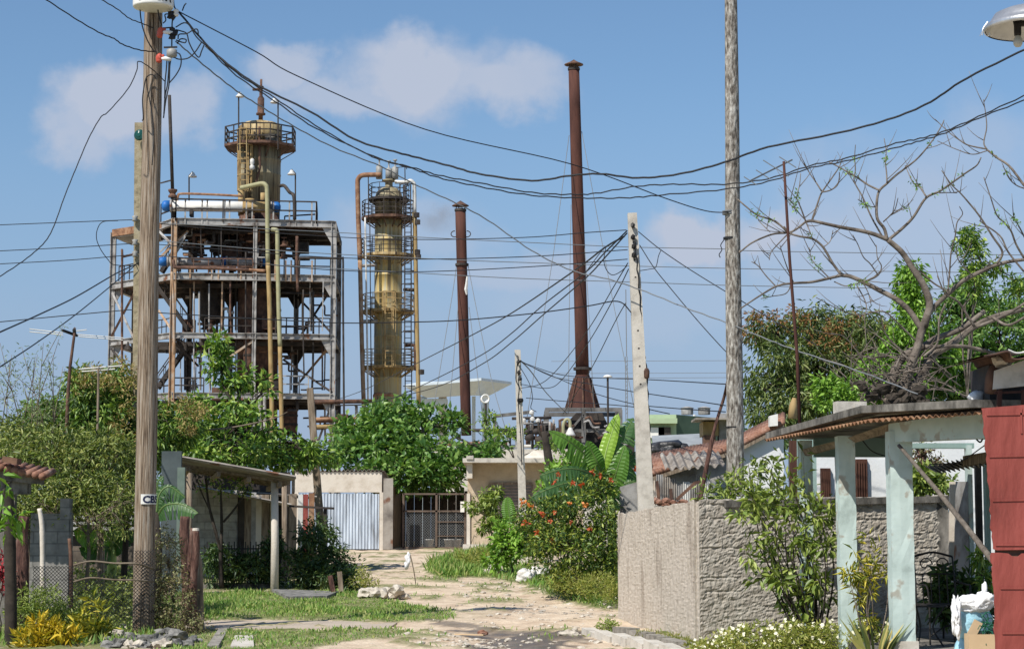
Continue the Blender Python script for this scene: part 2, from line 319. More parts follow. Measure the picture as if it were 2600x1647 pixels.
def tree(name, label, cat, base, vols, ncl, per, cr, leaf, lm, bark, tr=.12, asp=.34, droop=.25, group=None, limbs=.25, extra=None, inner=.45, fork=None, up=.8, trunk=True):
    t = thing(name, label, cat, base, group)
    cl = [(p, cr * random.uniform(.6, 1.3)) for p in crown_pts(vols, ncl, inner)]
    if trunk:
        mb = MB(); tot = Vector((0, 0, 0))
        for c, r in vols: tot += Vector(c)
        top = Vector(fork) if fork is not None else tot / len(vols)
        pts = limb(mb, base, top, tr, tr * .55, .06, 6)
        bb = MB()
        for c, r in vols: limb(bb, pts[random.randint(3, 6)], c, tr * .5, tr * .2)
        for p, r in cl:
            if random.random() < limbs:
                k = min(vols, key=lambda v: (Vector(v[0]) - p).length); limb(bb, Vector(k[0]).lerp(top, random.uniform(0, .4)), p, tr * .16, tr * .05)
        mb.build('trunk', bark, t, True); bb.build('branches', bark, t, True)
    leaf_obj('crown', clump_leaves(cl, per, leaf, asp, droop, up=up), lm, t)
    if extra:
        for nm, vv, n2, p2, c2, l2, m2, a2 in extra:
            leaf_obj(nm, clump_leaves([(p, c2 * random.uniform(.6, 1.3)) for p in crown_pts(vv, n2, .7)], p2, l2, a2, .0), m2, t)
    return t
# ------------------------------------------------------------------ wires
def wire(label, pts, r_px=3.0, mat=None, wob=0.0, name='power_line', group='overhead wires', cat='wire', n=7, rad=None):
    r_px *= .85; q = spline([P(*p) for p in pts], n); Y = sum(p[2] for p in pts) / len(pts)
    r = rad or r_px * S(Y) / 2
    if wob:
        ph = random.uniform(0, 6); q = [p + Vector((0, 0, math.sin(ph + i * 1.9) * wob)) for i, p in enumerate(q)]
    mb = MB(); mb.tube(q, r, 5)
    return one(name, label, cat, mb, mat or m_black, group, True)
# ------------------------------------------------------------------ render settings, camera, light
SC.view_settings.view_transform = 'Standard'; SC.view_settings.look = 'None'; SC.view_settings.gamma = 1; SC.view_settings.exposure = 0.4
SC.render.engine = 'CYCLES'; SC.cycles.use_denoising = True
try: SC.cycles.denoiser = 'OPENIMAGEDENOISE'; SC.cycles.denoising_prefilter = 'ACCURATE'
except Exception: pass
SC.cycles.max_bounces = 6; SC.cycles.diffuse_bounces = 3; SC.cycles.glossy_bounces = 2; SC.cycles.transmission_bounces = 4; SC.cycles.volume_bounces = 1
SC.cycles.sample_clamp_indirect = 8; SC.cycles.caustics_reflective = False; SC.cycles.caustics_refractive = False
cd = bpy.data.cameras.new('camera'); cam = bpy.data.objects.new('camera', cd); COL.objects.link(cam)
cam.location = CAM; cam.rotation_euler = (math.pi / 2 + PITCH, 0, 0); cd.sensor_width = 36; cd.lens = 18 / math.tan(R(14)); cd.clip_end = 5000; cd.clip_start = .1
SC.camera = cam
TOSUN = Vector((-1.0, -1.25, 1.85)).normalized()
sl = bpy.data.lights.new('sun', 'SUN'); sl.energy = 4.3; sl.angle = R(.5); sl.color = (1, .95, .86)
so = bpy.data.objects.new('sun', sl); COL.objects.link(so); so.rotation_euler = (-TOSUN).to_track_quat('-Z', 'Y').to_euler(); so.location = (0, 0, 60)
wd = bpy.data.worlds.new('World'); SC.world = wd; wd.use_nodes = True
N, L = wd.node_tree.nodes, wd.node_tree.links; bg = N['Background']; bg.inputs['Strength'].default_value = .105
sky = N.new('ShaderNodeTexSky'); sky.sky_type = 'NISHITA'; sky.sun_disc = False; sky.sun_elevation = math.asin(TOSUN.z); sky.sun_rotation = math.atan2(TOSUN.x, TOSUN.y)
sky.air_density = 1.0; sky.dust_density = 0.6; sky.ozone_density = 2.0; sky.altitude = 50
tc = N.new('ShaderNodeTexCoord')
def mth(op, a, b=None, c=None):
    n = N.new('ShaderNodeMath'); n.operation = op
    for i, x in enumerate((a, b, c)):
        if x is None: continue
        if isinstance(x, (int, float)): n.inputs[i].default_value = x
        else: L.new(x, n.inputs[i])
    return n.outputs[0]
sp = N.new('ShaderNodeSeparateXYZ'); L.new(tc.outputs['Generated'], sp.inputs[0])
dy = mth('MAXIMUM', sp.outputs['Y'], .05)
cu = mth('DIVIDE', sp.outputs['X'], dy); cv = mth('DIVIDE', sp.outputs['Z'], dy)
cb = N.new('ShaderNodeCombineXYZ'); L.new(cu, cb.inputs[0]); L.new(cv, cb.inputs[1])
def nz(scale, detail, off):
    mp = N.new('ShaderNodeMapping'); mp.inputs['Location'].default_value = (off, off * .7, 0); L.new(cb.outputs[0], mp.inputs[0])
    n = N.new('ShaderNodeTexNoise'); n.inputs['Scale'].default_value = scale; n.inputs['Detail'].default_value = detail; n.inputs['Roughness'].default_value = .55; L.new(mp.outputs[0], n.inputs['Vector']); return n.outputs[0]
n1 = nz(22, 9, 3.1); n2 = nz(24, 9, 9.7); n3 = nz(14, 9, 5.5)
cu2 = mth('ADD', cu, mth('MULTIPLY', mth('SUBTRACT', n1, .5), .075)); cv2 = mth('ADD', cv, mth('MULTIPLY', mth('SUBTRACT', n2, .5), .055))
def blob(x, y, rx, ry, k, flat=1.0):
    d = P(x, y, 100) - CAM; u0, v0 = d.x / d.y, d.z / d.y; rx /= F; ry /= F
    a = mth('DIVIDE', mth('SUBTRACT', cu2, u0), rx); dv = mth('SUBTRACT', cv2, v0)
    b = mth('MAXIMUM', mth('DIVIDE', dv, ry), mth('DIVIDE', dv, -ry * flat))
    q = mth('SQRT', mth('ADD', mth('MULTIPLY', a, a), mth('MULTIPLY', b, b)))
    s = N.new('ShaderNodeMapRange'); s.interpolation_type = 'SMOOTHSTEP'; s.inputs[1].default_value = 1.12; s.inputs[2].default_value = .35; s.inputs[3].default_value = 0; s.inputs[4].default_value = k; L.new(q, s.inputs[0]); return s.outputs[0]
blobs = [(290, 255, 215, 110, .95, 1.3), (190, 300, 140, 115, .7, 1.0), (470, 290, 120, 115, .7, 1.0), (1060, 165, 270, 110, .95, 1.5), (1270, 220, 210, 105, .75, .9), (730, 170, 130, 75, .75, 1.1), (900, 235, 280, 90, .65, .9),
         (1760, 610, 200, 85, .95, 1.0), (1960, 590, 160, 90, .85, 1.0), (2080, 620, 280, 150, .5, 1.0), (2480, 430, 190, 230, .35, 1.0), (2250, 560, 200, 90, .3, 1.0), (1050, 570, 280, 90, .4, 1.0), (1330, 690, 380, 95, .55, 1.0), (1560, 760, 600, 190, .3, 1.0), (1300, 940, 1700, 330, .12, 1.6), (2300, 640, 500, 330, .5, 1.0)]
acc = None
for bl in blobs:
    o = blob(*bl); acc = o if acc is None else mth('MAXIMUM', acc, o)
acc = mth('MULTIPLY', acc, mth('MULTIPLY_ADD', n3, .8, .72)); acc = mth('MINIMUM', acc, .94)
tint = N.new('ShaderNodeMix'); tint.data_type = 'RGBA'; tint.blend_type = 'MULTIPLY'; tint.inputs[0].default_value = 1; L.new(sky.outputs[0], tint.inputs[6]); tint.inputs[7].default_value = (.665, .775, .855, 1)
mxc = N.new('ShaderNodeMix'); mxc.data_type = 'RGBA'; L.new(acc, mxc.inputs[0]); L.new(tint.outputs[2], mxc.inputs[6]); mxc.inputs[7].default_value = (3.6, 4.0, 4.9, 1)
hz_ = N.new('ShaderNodeMapRange'); hz_.interpolation_type = 'SMOOTHSTEP'; hz_.inputs[1].default_value = .24; hz_.inputs[2].default_value = .03; hz_.inputs[3].default_value = 0; hz_.inputs[4].default_value = .8; L.new(cv, hz_.inputs[0])
mxh = N.new('ShaderNodeMix'); mxh.data_type = 'RGBA'; L.new(hz_.outputs[0], mxh.inputs[0]); L.new(tint.outputs[2], mxh.inputs[6]); mxh.inputs[7].default_value = (2.0, 2.68, 4.15, 1); L.new(mxh.outputs[2], mxc.inputs[6])
L.new(mxc.outputs[2], bg.inputs['Color'])
# ------------------------------------------------------------------ ground
def inpoly(X, Y, poly):
    r = np.zeros(X.shape, bool); n = len(poly)
    for i in range(n):
        x0, y0 = poly[i]; x1, y1 = poly[(i + 1) % n]
        c = ((y0 > Y) != (y1 > Y)); xx = (x1 - x0) * (Y - y0) / ((y1 - y0) if abs(y1 - y0) > 1e-9 else 1e-9) + x0
        r ^= c & (X < xx)
    return r
def gpoly(pts): return [tuple(GP(*p)[:2]) for p in pts]
lawn = gpoly([(440, 1512), (700, 1502), (925, 1505), (1000, 1528), (1090, 1546), (1160, 1560), (1140, 1576), (1000, 1580), (400, 1574)])
lawn2 = gpoly([(540, 1600), (800, 1601), (1010, 1598), (1050, 1606), (930, 1622), (830, 1640), (640, 1660), (430, 1680), (430, 1600)])
verge = gpoly([(1150, 1430), (1330, 1440), (1420, 1470), (1575, 1470), (1580, 1552), (1500, 1545), (1420, 1520), (1340, 1488), (1250, 1470), (1150, 1462)])
mound = gpoly([(1075, 1452), (1100, 1430), (1180, 1405), (1260, 1400), (1290, 1440), (1200, 1466), (1120, 1470)])
leftyard = [(-40, 20), (GP(520, 1570)[0], 20), (GP(520, 1600)[0], GP(520, 1600)[1]), (GP(515, 1500)[0], GP(515, 1500)[1]), (GP(900, 1500)[0], GP(900, 1500)[1]), (GP(905, 1440)[0], GP(905, 1440)[1]), (-9, 70), (-40, 70)]
rightyard = [(GP(1585, 1560)[0], GP(1585, 1560)[1]), (2.9, 28), (2.9, 20), (40, 20), (40, 90), (4.5, 90), (2.5, 60), (1.6, 50)]
tracks = gpoly([(1190, 1540), (1300, 1550), (1560, 1556), (1560, 1592), (1200, 1590), (1120, 1575)])
GXS = np.concatenate([np.linspace(-400, -14, 24)[:-1], np.arange(-14, 14.001, .11), np.linspace(14, 400, 24)[1:]])
GYS = np.concatenate([np.linspace(-5, 24, 12)[:-1], np.arange(24, 60, .13), np.arange(60, 82, .4), np.linspace(82, 1500, 40)])
XX, YY = np.meshgrid(GXS, GYS); ZZ = 0.0282 * (np.clip(YY, 30, 75) - 30)
def vnoise(X, Y, s, seed=0):
    out = np.empty(X.shape).ravel()
    for i, (a, b) in enumerate(zip(X.ravel(), Y.ravel())): out[i] = noise.noise(Vector((a * s + seed, b * s, seed)))
    return out.reshape(X.shape)
near = (np.abs(XX) < 15) & (YY > 23) & (YY < 83)
nA = np.zeros(XX.shape); nB = np.zeros(XX.shape); nC = np.zeros(XX.shape)
nA[near] = vnoise(XX[near], YY[near] * .6, .9, 3); nB[near] = vnoise(XX[near], YY[near] * .6, 3.3, 8); nC[near] = vnoise(XX[near], YY[near] * .8, 9.0, 4)
jx, jy = XX + nB * .5, YY + nA * 1.2
grass = np.zeros(XX.shape)
for pl in (lawn, lawn2, verge, mound, leftyard, rightyard): grass = np.maximum(grass, inpoly(jx, jy, pl).astype(float))
patch = np.clip((nA + .6 * nB + .25 * nC - .15) * 3, 0, .8)
grass = np.maximum(grass * np.clip(.8 + nB * .5, .45, 1), patch * near)
trk = inpoly(jx, jy, tracks); grass[trk] *= .15
far = (~near); grass[far] = .3
ZZ = ZZ + near * (nA * .035 + nB * .03 + nC * .016) + near * grass * .03
rut = np.exp(-((XX + .1 - nA * .4) / .45) ** 2) * ((YY > 29) & (YY < 36)); ZZ -= rut * .05
wet = np.clip(inpoly(jx, jy, gpoly([(1130, 1600), (1300, 1595), (1520, 1606), (1500, 1624), (1400, 1660), (1100, 1680), (1230, 1625)])) * (.95 + nB * .8), 0, 1)
wet = np.maximum(wet, np.clip(inpoly(jx, jy, gpoly([(1090, 1574), (1180, 1577), (1300, 1592), (1420, 1601), (1520, 1603), (1520, 1611), (1380, 1607), (1250, 1600), (1100, 1586)])) * .7, 0, 1))
me = bpy.data.meshes.new('ground'); nyy, nxx = XX.shape
co = np.stack([XX, YY, ZZ], -1).reshape(-1, 3).astype(np.float32); me.vertices.add(len(co)); me.vertices.foreach_set('co', co.ravel())
ii = (np.arange(nyy - 1)[:, None] * nxx + np.arange(nxx - 1)[None, :]).ravel(); q = np.stack([ii, ii + 1, ii + nxx + 1, ii + nxx], 1).astype(np.int32)
me.loops.add(q.size); me.loops.foreach_set('vertex_index', q.ravel()); me.polygons.add(len(q)); me.polygons.foreach_set('loop_start', (np.arange(len(q)) * 4).astype(np.int32)); me.polygons.foreach_set('use_smooth', [True] * len(q)); me.update(calc_edges=True)
for nm, arr in (('grass', grass), ('wet', wet)):
    a = me.attributes.new(nm, 'FLOAT', 'POINT'); a.data.foreach_set('value', arr.ravel().astype(np.float32))
gm = bpy.data.materials.new('dirt_and_grass'); gm.use_nodes = True; N, L = nt(gm); b = N['Principled BSDF']; b.inputs['Roughness'].default_value = .95; b.inputs['Specular IOR Level'].default_value = .2
tc = N.new('ShaderNodeTexCoord')
def tn(s, d, sc=(1, 1, 1)):
    mp = N.new('ShaderNodeMapping'); mp.inputs['Scale'].default_value = sc; L.new(tc.outputs['Object'], mp.inputs[0]); n = N.new('ShaderNodeTexNoise'); n.inputs['Scale'].default_value = s; n.inputs['Detail'].default_value = d; n.inputs['Roughness'].default_value = .65; L.new(mp.outputs[0], n.inputs['Vector']); return n.outputs[0]
r1 = ramp(N, [(.30, (.26, .18, .12)), (.43, (.50, .39, .285)), (.62, (.62, .51, .385)), (.8, (.68, .58, .455))]); L.new(tn(1.6, 8), r1.inputs[0])
r2 = ramp(N, [(.3, (.10, .10, .03)), (.5, (.115, .15, .04)), (.7, (.20, .19, .07))]); L.new(tn(5, 6), r2.inputs[0])
ag = N.new('ShaderNodeAttribute'); ag.attribute_name = 'grass'; aw = N.new('ShaderNodeAttribute'); aw.attribute_name = 'wet'
nm_ = tn(14, 5); sub = N.new('ShaderNodeMath'); sub.operation = 'MULTIPLY_ADD'; L.new(nm_, sub.inputs[0]); sub.inputs[1].default_value = 1.5; sub.inputs[2].default_value = -.75
ad = N.new('ShaderNodeMath'); ad.operation = 'ADD'; ad.use_clamp = True; L.new(ag.outputs['Fac'], ad.inputs[0]); L.new(sub.outputs[0], ad.inputs[1])
mg = N.new('ShaderNodeMath'); mg.operation = 'MULTIPLY'; mg.use_clamp = True; L.new(ad.outputs[0], mg.inputs[0]); mg2 = N.new('ShaderNodeMapRange'); mg2.inputs[1].default_value = 0; mg2.inputs[2].default_value = .12; L.new(ag.outputs['Fac'], mg2.inputs[0]); L.new(mg2.outputs[0], mg.inputs[1])
mx = N.new('ShaderNodeMix'); mx.data_type = 'RGBA'; L.new(mg.outputs[0], mx.inputs[0]); L.new(r1.outputs[0], mx.inputs[6]); L.new(r2.outputs[0], mx.inputs[7])
mw = N.new('ShaderNodeMix'); mw.data_type = 'RGBA'; L.new(aw.outputs['Fac'], mw.inputs[0]); L.new(mx.outputs[2], mw.inputs[6]); mw.inputs[7].default_value = (.135, .105, .078, 1); L.new(mw.outputs[2], b.inputs['Base Color'])
rr = N.new('ShaderNodeMapRange'); rr.inputs[3].default_value = .95; rr.inputs[4].default_value = .28; L.new(aw.outputs['Fac'], rr.inputs[0]); L.new(rr.outputs[0], b.inputs['Roughness'])
bp = N.new('ShaderNodeBump'); bp.inputs['Strength'].default_value = .8; bp.inputs['Distance'].default_value = .05; L.new(tn(9, 8), bp.inputs['Height']); L.new(bp.outputs[0], b.inputs['Normal'])
gobj = link_mesh('ground', me, gm); gobj['kind'] = 'structure'
def gz(X, Y):
    i = np.clip(np.searchsorted(GYS, Y) - 1, 0, nyy - 2); j = np.clip(np.searchsorted(GXS, X) - 1, 0, nxx - 2)
    ty = (Y - GYS[i]) / (GYS[i + 1] - GYS[i]); tx = (X - GXS[j]) / (GXS[j + 1] - GXS[j])
    return (ZZ[i, j] * (1 - tx) + ZZ[i, j + 1] * tx) * (1 - ty) + (ZZ[i + 1, j] * (1 - tx) + ZZ[i + 1, j + 1] * tx) * ty
def blades(poly, n, h, wd=.012, lean=.5, dens=True):
    a = np.array(poly); X = rng.uniform(a[:, 0].min(), a[:, 0].max(), n); Y = rng.uniform(a[:, 1].min(), a[:, 1].max(), n)
    k = inpoly(X + rng.normal(0, .12, n), Y + rng.normal(0, .3, n), poly); X, Y = X[k], Y[k]
    if dens:
        i = np.clip(np.searchsorted(GYS, Y) - 1, 0, nyy - 1); j = np.clip(np.searchsorted(GXS, X) - 1, 0, nxx - 1); kk = rng.random(len(X)) < grass[i, j]; X, Y = X[kk], Y[kk]
        hs = h * (.55 + 1.1 * np.clip(nA[i, j][kk] + .4, 0, 1.2))
    else: hs = np.full(len(X), h)
    C = np.stack([X, Y, gz(X, Y) - .01], 1); D = rng.normal(0, lean, C.shape); D[:, 2] = 1
    L_ = hs * rng.uniform(.5, 1.3, len(X)); return leaf_arrays(C, D, L_, 1, .05) if False else leaf_arrays(C, D, L_, wd / max(h, .01), .02, up=.1)
gr = [blades(lawn, 26000, .075, .02), blades(lawn2, 9000, .06, .018), blades(verge, 15000, .15, .03), blades(mound, 9000, .26, .035), blades([(-5.5, 30), (-5.2, 44), (-9.5, 44), (-9, 30)], 15000, .12, .02)]
gx, gy = rng.uniform(-2.6, 2.4, 9000), rng.uniform(30, 62, 9000); i = np.searchsorted(GYS, gy) - 1; j = np.searchsorted(GXS, gx) - 1; k = (rng.random(9000) < grass[i, j]) & (grass[i, j] > .25); gx, gy = gx[k], gy[k]
C = np.stack([gx, gy, gz(gx, gy)], 1); D = rng.normal(0, .7, C.shape); D[:, 2] = 1; gr.append(leaf_arrays(C, D, rng.uniform(.03, .10, len(C)), .3, .02))
tag(leaf_obj('grass', np.concatenate(gr), l_grass, None, (0, 36, 0)), 'short green grass beside the dirt lane', 'grass', kind='stuff')
# loose pebbles on the lane
mb = MB()
for k in range(330):
    x, y = random.choice([(random.uniform(-1.6, 1.9), random.uniform(30.2, 36)), (random.uniform(-.9, 2.0), random.uniform(36, 41)), (random.uniform(-1.2, .8), random.uniform(40, 52)), (random.gauss(-.7, .5), random.uniform(30, 32.5))])
    s_ = random.choice([.015, .02, .02, .03, .03, .05]); mb.rock((x, y, float(gz(np.array([x]), np.array([y]))[0]) + s_ * .2), (s_ * 1.5, s_ * 1.2, s_ * .6), k, 1, .5)
tag(mb.build('pebbles', m_rock), 'loose pale limestone pebbles scattered over the dirt lane', 'pebbles', kind='stuff')
# concrete path crossing on the left, kerbs
mb = MB()
a, b_, c, d = GP(470, 1578), GP(1012, 1578), GP(985, 1596), GP(470, 1598)
mb.prism([a + V(0, 0, .03), d + V(0, 0, .03), c + V(0, 0, .01), b_ + V(0, 0, .01)], (0, 0, -.25)); tag(mb.build('path', M('dusty_concrete', [(.36, .30, .24), (.46, .39, .31)], 3, .95)), kind='structure')
mb = MB(); a, b_ = GP(540, 1648), GP(572, 1594); mb.bar(a + V(0, 0, -.05), b_ + V(0, 0, -.07), .16, .22); one('kerb_stone', 'short weathered concrete kerb left of the lane by the grass', 'kerb', mb, m_concm)
mb = MB(); mb.prism([GP(585, 1647) + V(0, 0, .05), GP(645, 1647) + V(0, 0, .05), GP(640, 1612) + V(0, 0, .05), GP(600, 1612) + V(0, 0, .05)], (0, 0, -.2)); one('paving_slab', 'flat grey slab in the grass beside the short kerb', 'slab', mb, m_conc)
mb = MB(); a = GP(1492, 1611); b_ = Vector((2.35, 28.2, 0))
for k in range(6):
    p, q_ = a.lerp(b_, k / 6), a.lerp(b_, (k + .94) / 6); mb.bar(p + V(random.uniform(-.02, .02), 0, .02), q_ + V(random.uniform(-.02, .02), 0, -.03 + random.uniform(-.02, .02)), .2, .2)
one('kerb', 'broken concrete kerb running along the right edge of the lane', 'kerb', mb, m_conc)
mb = MB(); a = GP(1575, 1606); b_ = Vector((2.62, 28.6, 0))
for k in range(5):
    p, q_ = a.lerp(b_, k / 5), a.lerp(b_, (k + .93) / 5); mb.bar(p + V(random.uniform(-.04, .04), 0, .0), q_ + V(0, 0, random.uniform(-.02, .03)), .2, .2)
one('wall_footing', 'crumbling concrete footing at the base of the rough wall', 'footing', mb, m_concm)
# =================================================================== REFINERY
zt = lambda y, Y=150, x=640: P(x, y, Y).z
GR = GZ(150)
A = P(439, 800, 150); B = P(284, 800, 156); Cc = P(846, 800, 151.5); Mm = A.lerp(Cc, .5)
Mm = P(646, 800, 150.6); C2 = Vector((Cc.x - .4, 161, 0)); B2 = Vector((B.x + .6, 162, 0)); D1 = Vector((P(482, 800, 158).x, 158, 0)); D2 = Vector((P(586, 800, 158).x, 158, 0)); D3 = Vector((P(752, 800, 158).x, 158, 0))
zd = [zt(562), zt(701), zt(851), zt(1003), zt(1150)]
st = thing('steel_structure', 'tall open grey steel process structure with five decks beside the leafy tree', 'steel structure', (Mm.x, 155, GR))
def at(p, z): return Vector((p.x, p.y, z))
def col(p, top, w=.34, mat=None):
    mb = MB(); a = at(p, GR); b = at(p, top)            # H section
    mb.bar(a, b, w, .05, up=V(0, 1, 0)); mb.bar(a + V(-w / 2, 0, 0), b + V(-w / 2, 0, 0), .06, w, up=V(0, 1, 0)); mb.bar(a + V(w / 2, 0, 0), b + V(w / 2, 0, 0), .06, w, up=V(0, 1, 0))
    mb.build('column', mat or m_steel, st)
col(A, zd[0] + .2, .36, m_steelo); col(B, zt(590, 156) , .36); col(Cc, zd[0] + .1, .34); col(Mm, zd[0], .22); col(D1, zd[0], .3, m_dark); col(D2, zd[0], .3, m_dark); col(D3, zd[0] - .3, .3); col(C2, zd[0], .3); col(B2, zd[1], .3, m_dark)
for k, z in enumerate(zd):
    mb = MB(); rim = [B, A, Mm, Cc, C2, B2]
    h = .46 if k < 2 else .38
    if k == 0: rim = [P(404, 800, 152.5), A, Mm, Cc, C2, D1]
    for p, q in zip(rim, rim[1:] + rim[:1]):
        zz = z - (.12 if q is Cc else 0)
        mb.bar(at(p, z), at(q, z), .08, h); mb.bar(at(p, z + h / 2), at(q, z + h / 2), .3, .05); mb.bar(at(p, z - h / 2), at(q, z - h / 2), .3, .05)
        n = max(2, int((q - p).length / 1.1))
        for i in range(1, n): mb.bar(at(p.lerp(q, i / n), z - h / 2), at(p.lerp(q, i / n), z + h / 2), .2, .05, up=V(0, 1, 0))
    mb.build('edge_beam', m_steel, st)
    mb = MB()
    for i in range(7):
        t = i / 6; p = A.lerp(Cc, t); q = Vector((p.x - .3, 161, 0)); mb.bar(at(p, z - .05), at(q, z - .05), .2, .3)
    for yy in (153, 156, 159): mb.bar(Vector((A.x - 2, yy, z - .35)), Vector((Cc.x - .2, yy, z - .35)), .2, .3)
    mb.build('floor_joist', m_dark, st)
    mb = MB(); mb.prism([at(p + (Vector((Mm.x, 156, 0)) - at(p, 0)) * .02, z + .18) for p in (rim if k not in (2, 3) else [D1, D2, Vector((D2.x + 1, 152, 0)), Cc, C2, B2])], (0, 0, .06)); mb.build('deck_plate', m_rustd, st)
def rail(name, pts, z, par, mat, h=1.1, sp=1.0, r=.035, nr=2, closed=False):
    mb = MB(); pts = [Vector((p.x, p.y, 0)) for p in pts]
    if closed: pts.append(pts[0])
    for p, q in zip(pts, pts[1:]):
        for i in range(nr): mb.bar(at(p, z + h * (i + 1) / nr), at(q, z + h * (i + 1) / nr), r * 2)
        n = max(1, round((q - p).length / sp))
        for i in range(n + 1): mb.bar(at(p.lerp(q, i / n), z - .25), at(p.lerp(q, i / n), z + h), r * 1.8, up=V(0, 1, 0))
    return mb.build(name, mat, par)
f = lambda x, Y=150: P(x, 800, Y)
rail('railing', [f(404, 152.5), f(442, 149.8), f(801, 151.2), f(803, 157), f(720, 158)], zd[0] + .25, st, m_dark, 1.4, 3.0, .05)
mb = MB()
for x in (466, 509, 522, 567, 579, 622, 637, 691, 732, 748, 789, 800): q = f(x, 149.9 + (x - 442) / 360 * 1.3); mb = MB(); mb.bar(at(q, zd[0] - .2), at(q, zd[0] + 1.6), .11, .06, up=V(0, 1, 0)); mb.build('rail_post', m_steel, st)
for x in (481, 536, 553, 610, 697, 724, 738, 755, 791): q = f(x, 149.9 + (x - 442) / 400 * 1.3); mb = MB(); mb.bar(at(q, zd[1] - .3), at(q, zd[1] + .6 + (x > 690) * .7), .11, .06, up=V(0, 1, 0)); mb.build('rail_post', m_steelo, st)
mb = MB(); q0, q1 = f(284, 156), f(410, 152.3); zq = zt(592, 156); mb.bar(at(q0, zq), at(q1, zq), .3, .55); mb.build('edge_beam', m_ruston, st); mb = MB(); mb.prism([at(q0, zq - .35), at(q1, zq - .35), at(f(410, 158), zq - .35), at(f(330, 160), zq - .35)], (0, 0, .1)); mb.build('deck_plate', m_steel, st)
for x0, y0, x1, y1 in ((455, 612, 476, 590), (412, 600, 440, 622), (405, 640, 440, 610), (448, 640, 470, 600), (545, 1050, 620, 1010)): mb = MB(); mb.bar(P(x0, y0, 150.4), P(x1, y1, 150.4), .12, .08, up=V(0, 1, 0)); mb.build('brace', m_steel, st)
rail('railing', [f(300, 155.6), f(340, 153.8)], zd[1] + .25, st, m_dark, 1.2, .9, .04)
rail('railing', [f(720, 150.8), f(838, 151.4), f(838, 160)], zd[1] + .25, st, m_dark, 1.3, 1.1, .045)
rail('railing', [f(520, 150.2), f(640, 150.5)], zd[2] + .2, st, m_dark, 1.1, 1.2); rail('railing', [f(400, 152), f(434, 150.2)], zd[2] + .2, st, m_dark, 1.1, .8); rail('railing', [f(700, 157.5), f(780, 157.5)], zd[2] + .2, st, m_dark, 1.2, .8, .05)
rail('railing', [f(370, 153), f(436, 150.2), f(520, 150.4)], zd[3] + .2, st, m_dark, 1.1, .9, .045); rail('railing', [f(715, 151), f(785, 151.4)], zd[3] + .3, st, m_steel, 1.2, .7, .045)
def brace(p, za, q, zb, mat=m_steel, w=.16):
    mb = MB(); mb.bar(at(p, za), at(q, zb), w, .1, up=V(0, 1, 0)); mb.build('brace', mat, st)
brace(D3, zd[1] - .5, Cc, zd[2] + .2, m_dark); brace(D3, zd[2] + .2, Cc, zd[1] - .5, m_dark)
brace(D3, zd[3] + 1.2, Cc, zd[2] - .4, m_steelo); brace(f(720, 152), zd[2] - 1.6, Cc, zd[3] + .3, m_dark); brace(f(800, 151), zd[4], Cc, zd[3] - .4, m_dark)
brace(B, zd[1] - .5, f(340, 153.7), zd[2] + .2); brace(B, zd[2] + .5, f(345, 153.6), zd[1] - .5, m_rustd); brace(B, zd[2] - .4, f(345, 153.6), zd[3] + 1.5, m_dark)
brace(A, zd[2] - .4, f(506, 152), zd[3] + 2.3, m_dark); brace(f(400, 151.6), zd[0] - .5, A, zd[1] + 2.2); brace(f(400, 151.6), zd[1] + 1.5, f(474, 152), zd[0] - .4, m_steelo); brace(Mm, zd[2] - .3, f(560, 151), zd[3] + 2.4, m_steelo)
brace(f(403, 151.6), zd[2] + 2.0, A, zd[2] + .3, m_steelo)
for p, z0 in ((D3, zd[1]), (D3, zd[2]), (D3, zd[0]), (Cc, zd[0]), (Cc, zd[1]), (Cc, zd[2]), (B, zd[1]), (B, zd[2]), (D2, zd[1]), (Cc, zd[3]), (D1, zd[1])):
    mb = MB(); mb.prism([at(p, z0 - .2) + V(-.9 if p is not B else 0, -.06, 0), at(p, z0 - .2) + V(.9 if p in (B, D3, D2) else .1, -.06, 0), at(p, z0 - 1.5) + V(.15, -.06, 0), at(p, z0 - 1.5) + V(-.15, -.06, 0)], (0, .12, 0)); mb.build('gusset_plate', m_steel if p in (Cc, B) else m_dark, st)
def stairs(p, q, w=.8):
    mb = MB(); p = Vector(p); q = Vector(q); n = 13; o = V(0, w, 0)
    for s_ in (0, 1): mb.bar(p + o * s_, q + o * s_, .06, .28)
    for i in range(n): c = p.lerp(q, (i + .5) / n) + o / 2; mb.box(c, (.34, w, .05))
    for s_ in (0, 1):
        mb.bar(p + o * s_ + V(0, 0, 1), q + o * s_ + V(0, 0, 1), .07)
        for i in range(5): c = p.lerp(q, i / 4) + o * s_; mb.bar(c, c + V(0, 0, 1), .05, up=V(0, 1, 0))
    mb.build('stair_flight', m_dark, st)
stairs(P(398, 725, 151.5), P(478, 838, 151.5)); stairs(P(468, 885, 151.5), P(398, 985, 151.5)); stairs(P(470, 590, 153), P(408, 690, 153))
